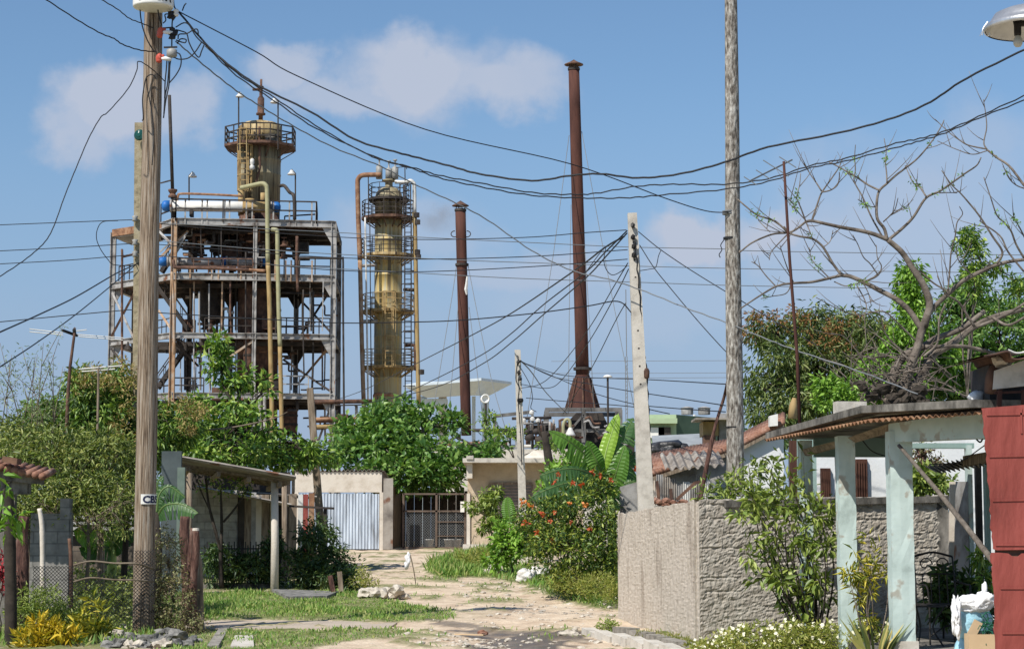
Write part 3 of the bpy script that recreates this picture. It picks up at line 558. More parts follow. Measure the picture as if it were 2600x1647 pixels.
# piping carried by the structure
def pipe(par, pts, r, mat, name='pipe', n=8, smooth=True, k=5):
    mb = MB(); mb.tube(spline([p if isinstance(p, Vector) else P(*p) for p in pts], k), r, n); return mb.build(name, mat, par, smooth)
pipe(st, [(612, 477, 150.6), (640, 471, 150), (665, 466, 149.6), (675, 471, 149.5), (678, 485, 149.5), (679, 560, 149.5), (680, 668, 149.5)], .17, m_pipeg)
pipe(st, [(680, 668, 149.5), (684, 760, 149.5), (687, 900, 149.5), (692, 1110, 149.5)], .17, m_yelp)
pipe(st, [(690, 583, 149.7), (700, 584, 149.5), (704, 592, 149.5), (705, 660, 149.5), (708, 800, 149.5), (711, 880, 149.5)], .16, m_pipeg); pipe(st, [(711, 880, 149.5), (713, 980, 149.5), (716, 1110, 149.5)], .16, m_yelp)
pipe(st, [(440, 660, 149.5), (443, 675, 149.4), (452, 679, 149.4), (540, 681, 149.4), (632, 685, 149.4)], .12, m_rustd); pipe(st, [(632, 685, 149.4), (674, 688, 149.4)], .12, m_ruston)
pipe(st, [(436, 690, 149.4), (440, 760, 149.4), (443, 900, 149.4)], .09, m_steelo)
pipe(st, [(450, 512, 151), (452, 498, 151), (462, 492, 151), (540, 494, 151), (616, 498, 151)], .09, m_ruston)
pipe(st, [(711, 472, 154), (722, 472, 153), (735, 488, 152), (746, 500, 151), (748, 560, 151)], .13, m_dark)
pipe(st, [(760, 655, 149), (840, 656, 149), (866, 656, 149), (871, 662, 149), (871, 760, 149), (874, 1115, 149)], .075, m_dark)
pipe(st, [(716, 743, 152), (790, 746, 152), (795, 752, 152), (795, 900, 152), (792, 1000, 152)], .08, m_dark)
pipe(st, [(310, 1010, 152), (310, 660, 152), (313, 652, 152), (342, 645, 152)], .09, m_rustd)
for x, y0, y1, r, m in ((492, 740, 1000, .06, m_steel), (531, 720, 1020, .06, m_steel), (585, 712, 860, .08, m_rustd), (506, 740, 870, .07, m_steel), (624, 640, 990, .06, m_dark), (770, 735, 960, .06, m_dark), (754, 600, 740, .12, m_rustd), (562, 560, 700, .05, m_dark), (510, 560, 650, .05, m_dark), (660, 980, 1110, .15, m_steel), (672, 1000, 1110, .14, m_steel)):
    pipe(st, [(x, y0, 150.5), (x, (y0 + y1) / 2, 150.5), (x + 2, y1, 150.5)], r, m, n=6)
# small looped service pipes between the decks
rr_ = random.Random(5)
for k in range(84):
    lv = rr_.choice([(590, 655), (590, 655), (590, 655), (735, 840), (870, 990), (870, 990), (1030, 1110)]); x = rr_.uniform(455, 735 if lv[0] < 600 else 800); y = rr_.uniform(*lv); w = rr_.uniform(18, 70); h = rr_.uniform(-28, 28); Y = rr_.uniform(151.5, 158)
    pipe(st, [(x, y, Y), (x + w * .4, y, Y), (x + w * .5, y + h * .15, Y), (x + w * .5, y + h, Y), (x + w * .6, y + h * 1.1, Y), (x + w, y + h * 1.1, Y)], rr_.uniform(.05, .13), rr_.choice([m_dark, m_dark, m_rustd, m_steel, m_ruston]), n=6, k=3)
for k in range(16):
    lv = rr_.choice([(655, 562), (655, 575), (838, 720), (838, 740), (990, 870), (1110, 1020)]); x = rr_.uniform(470, 740); Y = rr_.uniform(152, 158)
    mb = MB(); mb.bar(P(x, lv[0], Y), P(x, lv[1], Y), rr_.uniform(.08, .2), up=V(0, 1, 0)); mb.build('hanger', m_dark, st)
for k in range(26):
    lv = rr_.choice([(690, 575), (840, 715), (840, 715), (990, 865), (990, 865), (1115, 1015)]); x = rr_.uniform(455, 830); Y = rr_.uniform(150.6, 157)
    mb = MB(); mb.bar(P(x, lv[0], Y), P(x + rr_.uniform(-2, 3), lv[1], Y), rr_.uniform(.06, .13), up=V(0, 1, 0)); mb.build('hanger', rr_.choice([m_steel, m_rustd, m_dark, m_steelo]), st)
rail('railing', [f(700, 151.0), f(838, 151.4)], zd[2] + .2, st, m_dark, 1.2, .8, .045); rail('railing', [f(452, 150.2), f(640, 150.5)], zd[1] + .2, st, m_rustd, 1.15, 1.0, .04)
for x, y, w, h, Y in ((560, 1000, 1.2, .9, 152), (700, 985, 1.0, 1.0, 152), (690, 820, 1.4, 1.0, 153), (480, 830, .9, 1.1, 153), (770, 630, .8, .8, 154), (590, 640, 1.6, .9, 154), (500, 620, 1.0, 1.2, 155)): mb = MB(); mb.box(P(x, y, Y), (w, .8, h)); mb.box(P(x, y, Y) + V(.1, -.42, .1), (w * .4, .1, h * .3)); mb.build('equipment_box', rr_.choice([m_dark, m_rustd]), st)
# valves / instrument boxes
for k in range(14):
    x, y = rr_.uniform(470, 730), rr_.choice([rr_.uniform(640, 652), rr_.uniform(820, 838), rr_.uniform(975, 990), rr_.uniform(600, 630)]); p = P(x, y, rr_.uniform(151, 155)); mb = MB(); mb.lathe(p, [(.18, -.3), (.3, -.28), (.3, -.2), (.14, -.1), (.2, .1), (.05, .15), (.05, .35), (.22, .36), (.22, .4)], 10); mb.build('valve', rr_.choice([m_dark, m_rustd, m_steel]), st)
mb = MB(); c = P(325, 876, 153); mb.lathe(c + V(0, 0, -.35), [(.3, 0), (.22, .25), (.08, .4), (.06, .6)], 10); mb.build('floodlight', m_dark, st)
# horizontal exchangers on the decks
def drum(label, x0, x1, y, Y, r, mat, y1=None, endm=m_blue, lend=True, rend=True, tail=None):
    a = P(x0, y, Y); b = P(x1, y1 or y, Y + .6); t = thing('heat_exchanger', label, 'exchanger', (a + b) / 2 - V(0, 0, r), 'horizontal exchangers on the steel decks')
    d = (b - a).normalized(); mb = MB(); mb.tube([a, b], r, 20); mb.build('shell', mat, t, True)
    if tail: mb = MB(); mb.tube([a.lerp(b, tail), b + d * .02], r * 1.015, 20); mb.build('stained_end', m_yelp, t, True)
    for on, p, s_ in ((lend, a, -1), (rend, b, 1)):
        if not on: continue
        mb = MB(); mb.tube([p + d * s_ * .02, p + d * s_ * .14], r * 1.25, 20); mb.build('flange', m_steel, t)
        mb = MB(); mb.tube([p + d * s_ * q for q in (.15, .55, .7, .78)], [r * 1.02, r * 1.02, r * .8, r * .3], 20); mb.build('end_cap', endm, t, True)
    for q in (.2, .8): mb = MB(); c = a.lerp(b, q); mb.box(c - V(0, 0, r + .15), (.25, .6, .5)); mb.build('saddle', m_dark, t)
    return t
drum('long white horizontal exchanger with blue end caps on the top deck', 437, 686, 523, 150.8, .40, m_white, 526, tail=.72)
drum('grey horizontal exchanger with blue end cap one deck below the white one', 428, 560, 664, 151.5, .34, m_steel, 665, rend=False); drum('short dark exchanger with blue band behind the deck railing', 578, 660, 664, 152.5, .34, m_steel, 665)
# distillation column rising through the structure
cx = P(658, 600, 155); t = thing('distillation_column', 'thick brown stained distillation column with railed crown platform above the steel decks', 'column', (cx.x, 155, GR)); r = 53 * S(155)
z0, z1, z2, z3 = zt(1120, 155), zt(590, 155), zt(372, 155), zt(322, 155); c0 = V(cx.x, 155, 0)
mb = MB(); mb.lathe(c0, [(r * .98, zt(548, 155)), (r, zt(448, 155)), (r * 1.015, zt(447, 155)), (r * 1.015, zt(444, 155)), (r, zt(443, 155)), (r, zt(412, 155)), (r * 1.02, zt(411, 155)), (r * 1.02, zt(408, 155)), (r, zt(407, 155)), (r, z2)], 36); mb.build('shell', m_olive, t, True)
mb = MB(); mb.lathe(c0, [(r * .98, z0), (r * .98, zt(548, 155))], 32); mb.build('lower_shell', m_rustd, t, True)
mb = MB(); mb.lathe(c0, [(r * 1.02, z2 + .03), (r * 1.02, z3), (r * .8, z3 + .25), (r * .35, z3 + .42), (.01, z3 + .45)], 36); mb.build('head', m_oliveb, t, True)
def ringdeck(t, c, r0, r1, z, mat, railm, n=8, h=1.15, rot=0.0, arcs=None, nr=2, postn=2, rr=.045):
    ang = [rot + 2 * math.pi * i / n for i in range(n + 1)] if not arcs else [arcs[0] + (arcs[1] - arcs[0]) * i / n for i in range(n + 1)]
    P3 = lambda a, rad, zz: Vector((c.x + rad * math.cos(a), c.y + rad * math.sin(a), zz))
    mb = MB()
    for a, b in zip(ang, ang[1:]):
        mb.prism([P3(a, r0, z - .12), P3(a, r1, z - .12), P3(b, r1, z - .12), P3(b, r0, z - .12)], (0, 0, .12)); mb.bar(P3(a, r1, z), P3(b, r1, z), .06, .2)
    mb.build('platform', mat, t)
    mb = MB()
    for a, b in zip(ang, ang[1:]):
        p, q = P3(a, r1 - .03, z), P3(b, r1 - .03, z)
        for i in range(nr): zz = V(0, 0, h * (i + 1) / nr); mb.bar(p + zz, q + zz, rr * 1.6)
        for i in range(postn): w = p.lerp(q, i / postn); mb.bar(w, w + V(0, 0, h), rr * 1.6, up=V(0, 1, 0))
    if arcs: w = P3(ang[-1], r1 - .03, z); mb.bar(w, w + V(0, 0, h), rr * 1.6, up=V(0, 1, 0))
    mb.build('railing', railm, t)
    mb = MB()
    for a in ang[:-1]: mb.bar(P3(a, r1 - .1, z - .15), P3(a, r0 - .05, z - .75 * (r1 - r0)), .07)
    mb.build('bracket', mat, t)
ringdeck(t, c0, r * .97, 94 * S(155), z2 - .1, m_rustd, m_dark, 8, zt(329, 155) - z2 + .1, R(22.5), nr=3, rr=.055)
mb = MB(); mb.lathe(c0 + V(0, 0, 0), [(.17, z3 + .3), (.17, z3 + .9), (.36, z3 + .92), (.36, z3 + 1.05), (.26, z3 + 1.1), (.26, z3 + 2.2), (.13, z3 + 2.4), (.13, z3 + 3.0), (.2, z3 + 3.05), (.2, z3 + 3.15), (.09, z3 + 3.2), (.09, z3 + 3.7)], 12); mb.bar(c0 + V(-.65, 0, z3 + 2.9), c0 + V(0, 0, z3 + 2.9), .18); mb.build('vent_nozzle', m_rustd, t, True)
def ladder(t, x, ya, yb, Y, w=.45, mat=m_yelp, cage=True, r=.04, cy=0.4):
    a = P(x, ya, Y); b = P(x, yb, Y); mb = MB()
    for s_ in (-1, 1): mb.bar(a + V(s_ * w / 2, 0, 0), b + V(s_ * w / 2, 0, 0), r * 2, up=V(0, 1, 0))
    n = int(abs(b.z - a.z) / .4)
    for i in range(n + 1): p = a.lerp(b, i / n); mb.bar(p - V(w / 2, 0, 0), p + V(w / 2, 0, 0), r * 1.3)
    mb.build('ladder', mat, t)
    if cage:
        mb = MB(); n = max(2, int(abs(b.z - a.z) / 1.0)); pr = None
        for i in range(n + 1):
            p = a.lerp(b, i / n); hoop = [p + V(cy * math.cos(q), -cy * 1.3 * math.sin(q), 0) for q in np.linspace(0, math.pi, 7)]
            for u, v in zip(hoop, hoop[1:]): mb.bar(u, v, r * 1.3)
            if pr:
                for j in (0, 2, 4, 6): mb.bar(pr[j], hoop[j], r * 1.2, up=V(0, 1, 0))
            pr = hoop
        mb.build('ladder_cage', mat, t)
ladder(t, 620, 485, 330, 152.9, .6, m_yelp, True, .05, .5); pipe(t, [(659, 322, 153.1), (659, 400, 153.1), (660, 425, 153.1), (652, 455, 153.1), (647, 470, 153.1)], .09, m_rustd); pipe(t, [(640, 325, 153.2), (640, 480, 153.1)], .08, m_yelp); pipe(t, [(607, 320, 153.2), (607, 548, 153.1)], .08, m_yelp)
mb = MB(); mb.lathe(P(640, 432, 152.6), [(.1, 0), (.2, .1), (.2, .3), (.1, .4), (.17, .5), (.17, .8), (.05, .9)], 10); mb.build('vent_valve', m_whitem, t, True)
mb = MB(); p = P(690, 352, 153); mb.prism([p + V(-.55, -.1, .35), p + V(.55, -.1, .35), p + V(.4, -.1, -.35), p + V(-.4, -.1, -.35)], (0, .2, 0)); mb.build('manway_cover', m_concd, t)
mb = MB(); p = P(628, 532, 153); mb.tube([P(634, 545, 152.6), P(634, 505, 152.6)], .35, 12); mb.tube([P(612, 545, 152.8), P(612, 480, 152.8)], .22, 10); mb.tube([P(668, 520, 152.6), P(668, 490, 152.6)], .2, 10); mb.build('nozzle_stub', m_yelp, t, True)
def lamp(label, x, yb, yt, Y, side, par=None, mat=m_dark, hd=m_whitem):
    a, b = P(x, yb, Y), P(x, yt, Y); t = thing('lamp_post', label, 'lamp', a, 'lamp posts on the refinery decks'); mb = MB(); mb.tube([a, b], .06, 6); mb.build('post', mat, t)
    mb = MB(); h = b + V(side * .28, 0, 0); mb.lathe(h + V(0, 0, -.12), [(.32, 0), (.30, .08), (.16, .22), (.12, .34), (.02, .38)], 12); mb.build('lamp_head', hd, t, True); mb = MB(); mb.bar(b, h + V(0, 0, .3), .07); mb.build('bracket_arm', mat, t)
lamp('white headed lamp post at the left of the crown platform', 606, 382, 243, 152.5, .3); lamp('white headed lamp post at the right of the crown platform', 706, 380, 258, 152.5, -1); lamp('white headed lamp post on the top deck right of the brown column', 750, 560, 440, 151, -1); lamp('white headed lamp post behind the long white exchanger', 480, 520, 446, 153, 1)
# other vessels inside the structure
def vessel(label, x, y0, y1, rpx, Y, mat, name='pressure_vessel'):
    c = P(x, y1, Y); r = rpx * S(Y); h = P(x, y0, Y).z - c.z; t = thing(name, label, 'vessel', c); mb = MB(); mb.lathe(c, [(r * .2, -.2), (r * .8, 0), (r, .25), (r, h - .3), (r * .75, h - .05), (r * .1, h + .12)], 24); mb.build('shell', mat, t, True)
    for q in (.3, .65): mb = MB(); mb.lathe(c + V(0, 0, h * q), [(r * 1.0, 0), (r * 1.06, .02), (r * 1.06, .16), (r, .18)], 24, caps=False); mb.build('band', m_dark, t)
    mb = MB(); mb.tube([c + V(r * .5, -r * .6, -2.2), c + V(r * .5, -r * .6, .4)], .1, 6); mb.tube([c + V(-r * .5, -r * .6, -2.2), c + V(-r * .5, -r * .6, .4)], .1, 6); mb.build('leg', m_dark, t)
vessel('sooty upright vessel between the middle decks near the stairs', 538, 716, 818, 32, 155, m_dark); vessel('dark upright vessel under the top deck', 560, 578, 640, 26, 156, m_dark); vessel('rusty slim upright vessel beside the yellow risers', 630, 720, 985, 13, 153, m_rustd); vessel('dark drum low in the structure behind the leafy tree', 600, 1040, 1110, 40, 155, m_dark); vessel('dark upright vessel low in the right bay', 735, 1035, 1100, 20, 154, m_rustd); vessel('dark boxed vessel under the top deck at right', 690, 585, 650, 36, 157, m_dark)
# thin vent stack
t = thing('vent_stack', 'thin dark vent pipe rising high above the left corner of the steel structure', 'stack', P(440, 560, 151)); mb = MB(); mb.tube([P(440, 560, 151), P(439, 480, 151)], .17, 10); mb.tube([P(438, 480, 151), P(430, 242, 151)], .13, 10); mb.build('pipe', m_dark, t, True)
mb = MB(); mb.lathe(P(438.5, 492, 151), [(.14, -.3), (.34, -.28), (.34, -.16), (.2, 0), (.34, .2), (.34, .32), (.14, .34)], 12); mb.build('flange', m_rustd, t); mb = MB(); mb.bar(P(434, 458, 151), P(408, 465, 152.5), .09); mb.build('stay', m_dark, t)
# ------------------------------------------------------------------ yellow tower
YT = 160; cx = P(986, 700, YT); c0 = V(cx.x, YT, 0); r = 35.5 * S(YT); zz = lambda y: zt(y, YT, 986)
t = thing('fractionating_tower', 'slender yellow stained tower with four ring platforms left of the short rusty stack', 'tower', (cx.x, YT, GR))
mb = MB(); pr = [(r * .98, GR)]
for y in (1040, 960, 900, 855, 800, 745, 700, 660, 610, 575): pr += [(r, zz(y) - .04), (r * 1.012, zz(y) - .03), (r * 1.012, zz(y) + .03), (r, zz(y) + .04)]
mb.lathe(c0, pr + [(r, zz(553))], 40); mb.build('shell', m_yel, t, True)
mb = MB(); mb.lathe(c0, [(r * 1.0, zz(553) + .03), (r * 1.0, zz(507)), (r * 1.05, zz(506)), (r * 1.05, zz(502)), (r, zz(501)), (r * .9, zz(489)), (r * .6, zz(479)), (.3, zz(475)), (.3, zz(462)), (.55, zz(461)), (.55, zz(457)), (.05, zz(456))], 40); mb.build('domed_head', m_olive, t, True)
for dx, hh in ((-.75, 1.0), (0, .8), (.5, .9)): mb = MB(); mb.lathe(c0 + V(dx, -.3, zz(456)), [(.26, 0), (.26, hh), (.06, hh + .1), (.06, hh + .5), (.16, hh + .55), (.16, hh + .65)], 12); mb.build('condenser_pot', m_greyins, t, True)
for y, ra, mt in ((556, 69, m_rustd), (651, 69, m_oliveb), (792, 66, m_yelp), (934, 68, m_yelp)):
    ringdeck(t, c0, r * .98, ra * S(YT), zz(y), mt, m_dark if y < 700 else m_yelp, 14, 1.35, .1, nr=4 if y < 700 else 3, postn=1, rr=.035)
ringdeck(t, c0, r * 1.0, 52 * S(YT), zz(508), m_dark, m_dark, 12, 1.2, .1, nr=3, postn=1, rr=.03)
pipe(t, [(968, 444, 158.5), (935, 444, 158.5), (918, 446, 158.5), (910, 454, 158.5), (908, 470, 158.5), (910, 560, 158.5), (914, 660, 158.5)], .19, m_ruston, 'riser_pipe'); pipe(t, [(914, 660, 158.5), (917, 800, 158.5), (921, 950, 158.5), (925, 1060, 158.5)], .17, m_steelo, 'riser_pipe')
pipe(t, [(1003, 462, 158.8), (1030, 462, 158.6), (1042, 459, 158.4), (1049, 464, 158.4), (1052, 475, 158.4), (1053, 540, 158.4)], .15, m_whitem, 'riser_pipe'); pipe(t, [(1053, 540, 158.4), (1056, 700, 158.4), (1059, 850, 158.4), (1063, 1030, 158.4)], .17, m_yelp, 'riser_pipe')
pipe(t, [(927, 552, 157.8), (930, 720, 157.8), (935, 1050, 157.8)], .07, m_whitem, 'thin_pipe'); pipe(t, [(939, 560, 158), (941, 800, 158), (943, 1050, 158)], .04, m_dark, 'thin_pipe'); pipe(t, [(1033, 430, 158.5), (1028, 424, 158.5), (1005, 426, 158.5)], .03, m_dark, 'thin_pipe'); pipe(t, [(1028, 425, 158.5), (1030, 550, 158.5)], .04, m_dark, 'thin_pipe'); pipe(t, [(935, 438, 158.5), (936, 560, 158.5)], .04, m_dark, 'thin_pipe')
pipe(t, [(1026, 735, 159), (1054, 736, 158.4)], .14, m_dark, 'branch_pipe'); pipe(t, [(1028, 877, 159), (1050, 876, 158.6), (1054, 884, 158.4), (1055, 940, 158.4)], .13, m_rustd, 'branch_pipe'); pipe(t, [(914, 675, 158.5), (955, 673, 159)], .12, m_steel, 'branch_pipe'); pipe(t, [(916, 816, 158.5), (958, 814, 159)], .13, m_steel, 'branch_pipe'); pipe(t, [(952, 1012, 158), (955, 1000, 158), (1000, 1002, 158)], .13, m_ruston, 'branch_pipe')
ladder(t, 988, 930, 740, 157.6, .65, m_yelp, True, .04, .5); ladder(t, 1037, 1060, 940, 158.6, .5, m_dark, False); ladder(t, 1036, 930, 800, 158.6, .5, m_dark, True, .04, .5); ladder(t, 1036, 790, 655, 158.6, .5, m_dark, True, .045, .5); ladder(t, 1036, 650, 560, 158.6, .5, m_dark, True, .045, .5); ladder(t, 1034, 555, 470, 158.6, .5, m_dark, True, .045, .55)
for y in (520, 600, 620, 690, 720, 760, 840, 870, 900, 980, 1010): mb = MB(); mb.bar(P(1024, y, 159), P(1054, y - 1, 158.5), .06); mb.build('stay', m_dark, t)
for x, y in ((1058, 546), (1060, 564), (1060, 640), (1062, 652), (1070, 944)): mb = MB(); mb.lathe(P(x, y, 158.2), [(.1, -.2), (.22, -.18), (.22, .18), (.1, .2)], 8); mb.build('floodlight', m_dark, t)
# ------------------------------------------------------------------ stacks
def stack(label, x0, y0, x1, y1, r0px, r1px, Y, cone=None, capr=1.6, hooks=None):
    a = P(x1, y1, Y); b = P(x0, y0, Y); t = thing('smoke_stack', label, 'smoke stack', a); mb = MB(); pts = [a.lerp(b, i / 8) for i in range(9)]; rs = [(r1px + (r0px - r1px) * i / 8) * S(Y) for i in range(9)]
    mb.tube(pts, rs, 24); mb.build('flue', m_rust, t, True); ax = (b - a).normalized(); rt = rs[-1]
    mb = MB(); mb.lathe(b, [(rt * 1.12, -.12), (rt * 1.12, .03), (rt * .9, .05)], 24, caps=False); mb.build('rim', m_dark, t)
    mb = MB(); mb.lathe(b + V(0, 0, .22), [(rt * capr, 0), (rt * capr, .04), (rt * .75, .2), (rt * .2, .32), (.01, .36)], 24); mb.build('rain_cap', m_rustd, t)
    mb = MB()
    for k in range(4): q = k * math.pi / 2 + .4; d = V(math.cos(q) * rt * .85, math.sin(q) * rt * .85, 0); mb.bar(b + d - V(0, 0, .1), b + d + V(0, 0, .26), .05, up=V(0, 1, 0))
    mb.build('cap_strut', m_dark, t); return t, a, b
t1, a1, b1 = stack('shorter dark red rusty stack with conical cap and faint smoke', 1169, 532, 1184, 1105, 13.5, 13, 130)
for s_ in (-1, 1): mb = MB(); p = P(1170 + s_ * 15, 594, 130); mb.tube([p + V(s_ * .25 * math.sin(q), 0, .2 * math.cos(q)) for q in np.linspace(0, math.pi * 1.3, 9)], .035, 6); mb.build('lifting_hook', m_dark, t1)
mb = MB(); mb.lathe(P(1173, 672, 130), [(.37, -.08), (.43, -.07), (.43, .07), (.37, .08)], 20, caps=False); mb.build('guy_ring', m_dark, t1)
mb = MB(); mb.tube([P(1186, 702, 129.6), P(1185, 720, 129.6), P(1183, 735, 129.6), P(1185, 748, 129.6)], [.05, .1, .12, .05], 6); mb.build('hanging_rag', m_whitem, t1)
t2, a2, b2 = stack('tallest dark red rusty stack standing on a flared base', 1457, 174, 1479, 952, 14, 17, 130, capr=1.75)
mb = MB(); p = P(1479, 936, 130); mb.lathe(p, [(.47, -.1), (.58, -.08), (.58, .08), (.47, .1)], 24, caps=False); mb.build('collar', m_dark, t2)
p0 = P(1479, 952, 130); p1 = P(1479, 1040, 130); mb = MB(); h = p0.z - p1.z; mb.lathe(p1, [(43 * S(130), 0), (41 * S(130), .15), (32 * S(130), h * .4), (22 * S(130), h * .75), (18.5 * S(130), h)], 8); mb.build('flared_base', m_rust, t2)
mb = MB()
for k in range(8):
    q = k * math.pi / 4; mb.bar(p1 + V(44 * S(130) * math.cos(q), 44 * S(130) * math.sin(q), 0), p1 + V(20 * S(130) * math.cos(q), 20 * S(130) * math.sin(q), h * .92), .06, .12)
mb.build('base_rib', m_rustd, t2)
# guy wires
def guy(label, *pts): wire(label, pts, 0, m_grayw, 0, 'guy_wire', 'stack guy wires', 'guy wire', 3, .022)
guy('left outer guy wire of the tallest stack', (1445, 344, 130), (1405, 645, 126), (1361, 915, 122), (1338, 1060, 120)); guy('right outer guy wire of the tallest stack', (1477, 334, 130), (1530, 624, 128), (1559, 779, 126), (1615, 1060, 123))
guy('left inner guy wire of the tallest stack', (1450, 520, 130), (1446, 760, 128), (1443, 1050, 126)); guy('right inner guy wire of the tallest stack', (1484, 620, 130), (1492, 740, 128), (1508, 1040, 126))
guy('left outer guy wire of the shorter stack', (1159, 672, 130), (1149, 745, 129), (1112, 969, 126), (1100, 1040, 125)); guy('right outer guy wire of the shorter stack', (1188, 672, 130), (1213, 800, 128), (1249, 969, 126), (1284, 1090, 124)); guy('left inner guy wire of the shorter stack', (1163, 780, 130), (1140, 1045, 127)); guy('right inner guy wire of the shorter stack', (1191, 780, 130), (1224, 1045, 127))
# furnace frame under the tall stack
fx = lambda x, y, Y=129: P(x, y, Y)
t = thing('furnace', 'dark boxed furnace in a grey steel frame under the tallest stack', 'furnace', (P(1480, 1100, 130).x, 130, GR)); zt0 = P(1480, 1041, 128).z
mb = MB(); x0, x1 = P(1388, 1040, 128).x, P(1574, 1040, 128).x
for xx in (x0, (x0 + x1) / 2, x1):
    for yy in (127.6, 132.4): mb.bar(V(xx, yy, GR), V(xx, yy, zt0), .26, up=V(0, 1, 0))
for yy in (127.6, 132.4): mb.bar(V(x0 - .1, yy, zt0), V(x1 + .1, yy, zt0), .2, .26); mb.bar(V(x0, yy, zt0 - 1.3), V(x1, yy, zt0 - 1.3), .15, .2)
for xx in (x0, x1): mb.bar(V(xx, 127.6, zt0 + .003), V(xx, 132.4, zt0 + .003), .2, .25)
xm = (x0 + x1) / 2
for u, v in ((xm, x1), (xm, x0)): mb.bar(V(u, 127.5, zt0 - .3), V(v, 127.5, zt0 - 3.0), .13)
mb.bar(V(x1, 127.5, zt0 - 1.4), V(xm, 127.5, zt0 - 3.2), .13); mb.bar(V(x0, 127.4, zt0 - 1.2), V(x1, 127.4, zt0 - 3.2), .09); mb.build('frame', m_frame := M('dull_grey_steel', [(.05, .045, .04), (.13, .125, .12), (.19, .185, .18)], 1.3, .8), t)
mb = MB(); q0, q1 = P(1462, 1041, 129).x, P(1540, 1041, 129).x; mb.prism([V(q0, 128.2, zt0 - .15), V(q1 - .3, 128.2, zt0 - .15), V(q1, 128.2, zt0 - .8), V(q1, 128.2, GR), V(q0 - 1, 128.2, GR), V(q0 - 1, 128.2, zt0 - 1.2)], (0, 3.8, 0)); mb.build('firebox', m_dark, t)
mb = MB(); mb.box(V(x1 - .4, 130.5, zt0 - 2.2), (2.8, 2, 2.6)); mb.build('burner_housing', m_dark, t)
for k in range(9): y = random.uniform(1062, 1125); x = random.uniform(1395, 1560); pipe(t, [(x, y, 127.2), (x + 14, y - 4, 127.2), (x + 22, y + 12, 127.2), (x + 40, y + 12, 127.2)], .07, random.choice([m_rustd, m_steel, m_rust]), n=6, k=3)
pipe(t, [(1430, 1110, 126.5), (1430, 1082, 126.5), (1434, 1068, 126.5), (1441, 1064, 126.5), (1447, 1070, 126.5), (1448, 1090, 126.5)], .1, m_pipeg, 'swan_neck_pipe'); mb = MB(); mb.lathe(P(1448, 1106, 126.5), [(.34, 0), (.30, .12), (.1, .5), (.06, .62)], 14); mb.build('hood', m_whitem, t, True); mb = MB(); mb.lathe(P(1448, 1125, 126.5), [(.26, 0), (.26, .46)], 12); mb.build('drum', m_yelp, t, True)
# pipe rack and machinery between tower and furnace
t = thing('pipe_rack', 'low rack of pipes and machinery between the two rusty stacks', 'pipe rack', (P(1310, 1100, 125).x, 125, GR))
mb = MB(); a = P(1256, 1056, 125); b = P(1352, 1045, 125); mb.bar(a, b, .2); mb.bar(V(a.x, a.y, GR), a, .22, up=V(0, 1, 0)); mb.bar(V(b.x, b.y, GR), b - V(0, 0, .2), .16, up=V(0, 1, 0)); mb.build('gantry', m_frame, t)
for y, x0, x1, m, r in ((1092, 1200, 1420, m_dark, .1), (1100, 1230, 1390, m_dark, .07), (1062, 1300, 1400, m_dark, .09), (1127, 1120, 1290, m_ruston, .12), (1134, 1115, 1420, m_whitem, .11), (1140, 1118, 1300, m_steel, .09), (1075, 1330, 1400, m_steel, .08), (1112, 1340, 1420, m_rust, .1), (1085, 1335, 1410, m_dark, .14)): pipe(t, [(x0, y, 125 + random.uniform(-1, 1)), (x1, y - 2, 125)], r, m, n=8)
for k in range(26): x = random.uniform(1335, 1425); y0 = random.uniform(1062, 1100); pipe(t, [(x, 1128, 124.5), (x, y0, 124.5)], random.uniform(.03, .09), random.choice([m_dark, m_rustd, m_steel]), 'standpipe', 6)
for x, y, s_ in ((1345, 1106, .3), (1372, 1112, .34), (1362, 1092, .25), (1395, 1115, .34), (1338, 1094, .22)): mb = MB(); mb.lathe(P(x, y, 124), [(s_ * .5, -s_), (s_, -s_ * .8), (s_, 0), (s_ * .5, s_ * .4), (s_ * .2, s_ * .5), (s_ * .2, s_), (s_ * .6, s_ * 1.02), (s_ * .6, s_ * 1.1)], 14); mb.build('pump', m_dark, t, True)
for x in (1263, 1290, 1310, 1405): mb = MB(); mb.bar(P(x, 1140, 124.6), P(x, 1096, 124.6), .09, up=V(0, 1, 0)); mb.build('stanchion', m_steel, t)
for x, y in ((1350, 1047), (1330, 1068), (1352, 1064), (1366, 1068)): mb = MB(); mb.lathe(P(x, y, 124.5), [(.08, -.14), (.15, -.07), (.15, .07), (.05, .16)], 8); mb.build('gauge', m_whitem, t)
pz = P(1, 1143, 125).z; xa, xb = P(1105, 1100, 125).x, P(1585, 1100, 125).x; mb = MB(); mb.box(V((xa + xb) / 2, 125.2, (pz + GR) / 2), (xb - xa, 4.2, pz - GR)); mb.build('plinth', m_conc, t)
# pipe bridge between the structure and the tower
t = thing('pipe_bridge', 'bundle of horizontal pipes running from the steel structure to the yellow tower', 'pipe bridge', (P(890, 1075, 152).x, 152, GR))
for y, x0, x1, m, r in ((1020, 795, 945, m_rustd, .16), (1064, 800, 930, m_ruston, .14), (1070, 790, 935, m_rustd, .1), (1083, 785, 932, m_yelp, .15), (1029, 850, 930, m_dark, .05)): pipe(t, [(x0, y, 151), (x1, y - 2, 152)], r, m)
for x in (800, 862, 905): mb = MB(); mb.bar(V(P(x, 1125, 152).x, 152, GR), P(x, 1030, 152), .2, up=V(0, 1, 0)); mb.build('trestle_leg', m_dark if x < 900 else m_steel, t)
mb = MB(); mb.box(P(870, 1058, 151.5), (.8, .6, .4)); mb.build('junction_box', m_rustd, t); mb = MB(); mb.bar(P(833, 1125, 151), P(868, 1062, 151), .13); mb.build('brace', m_rustd, t)
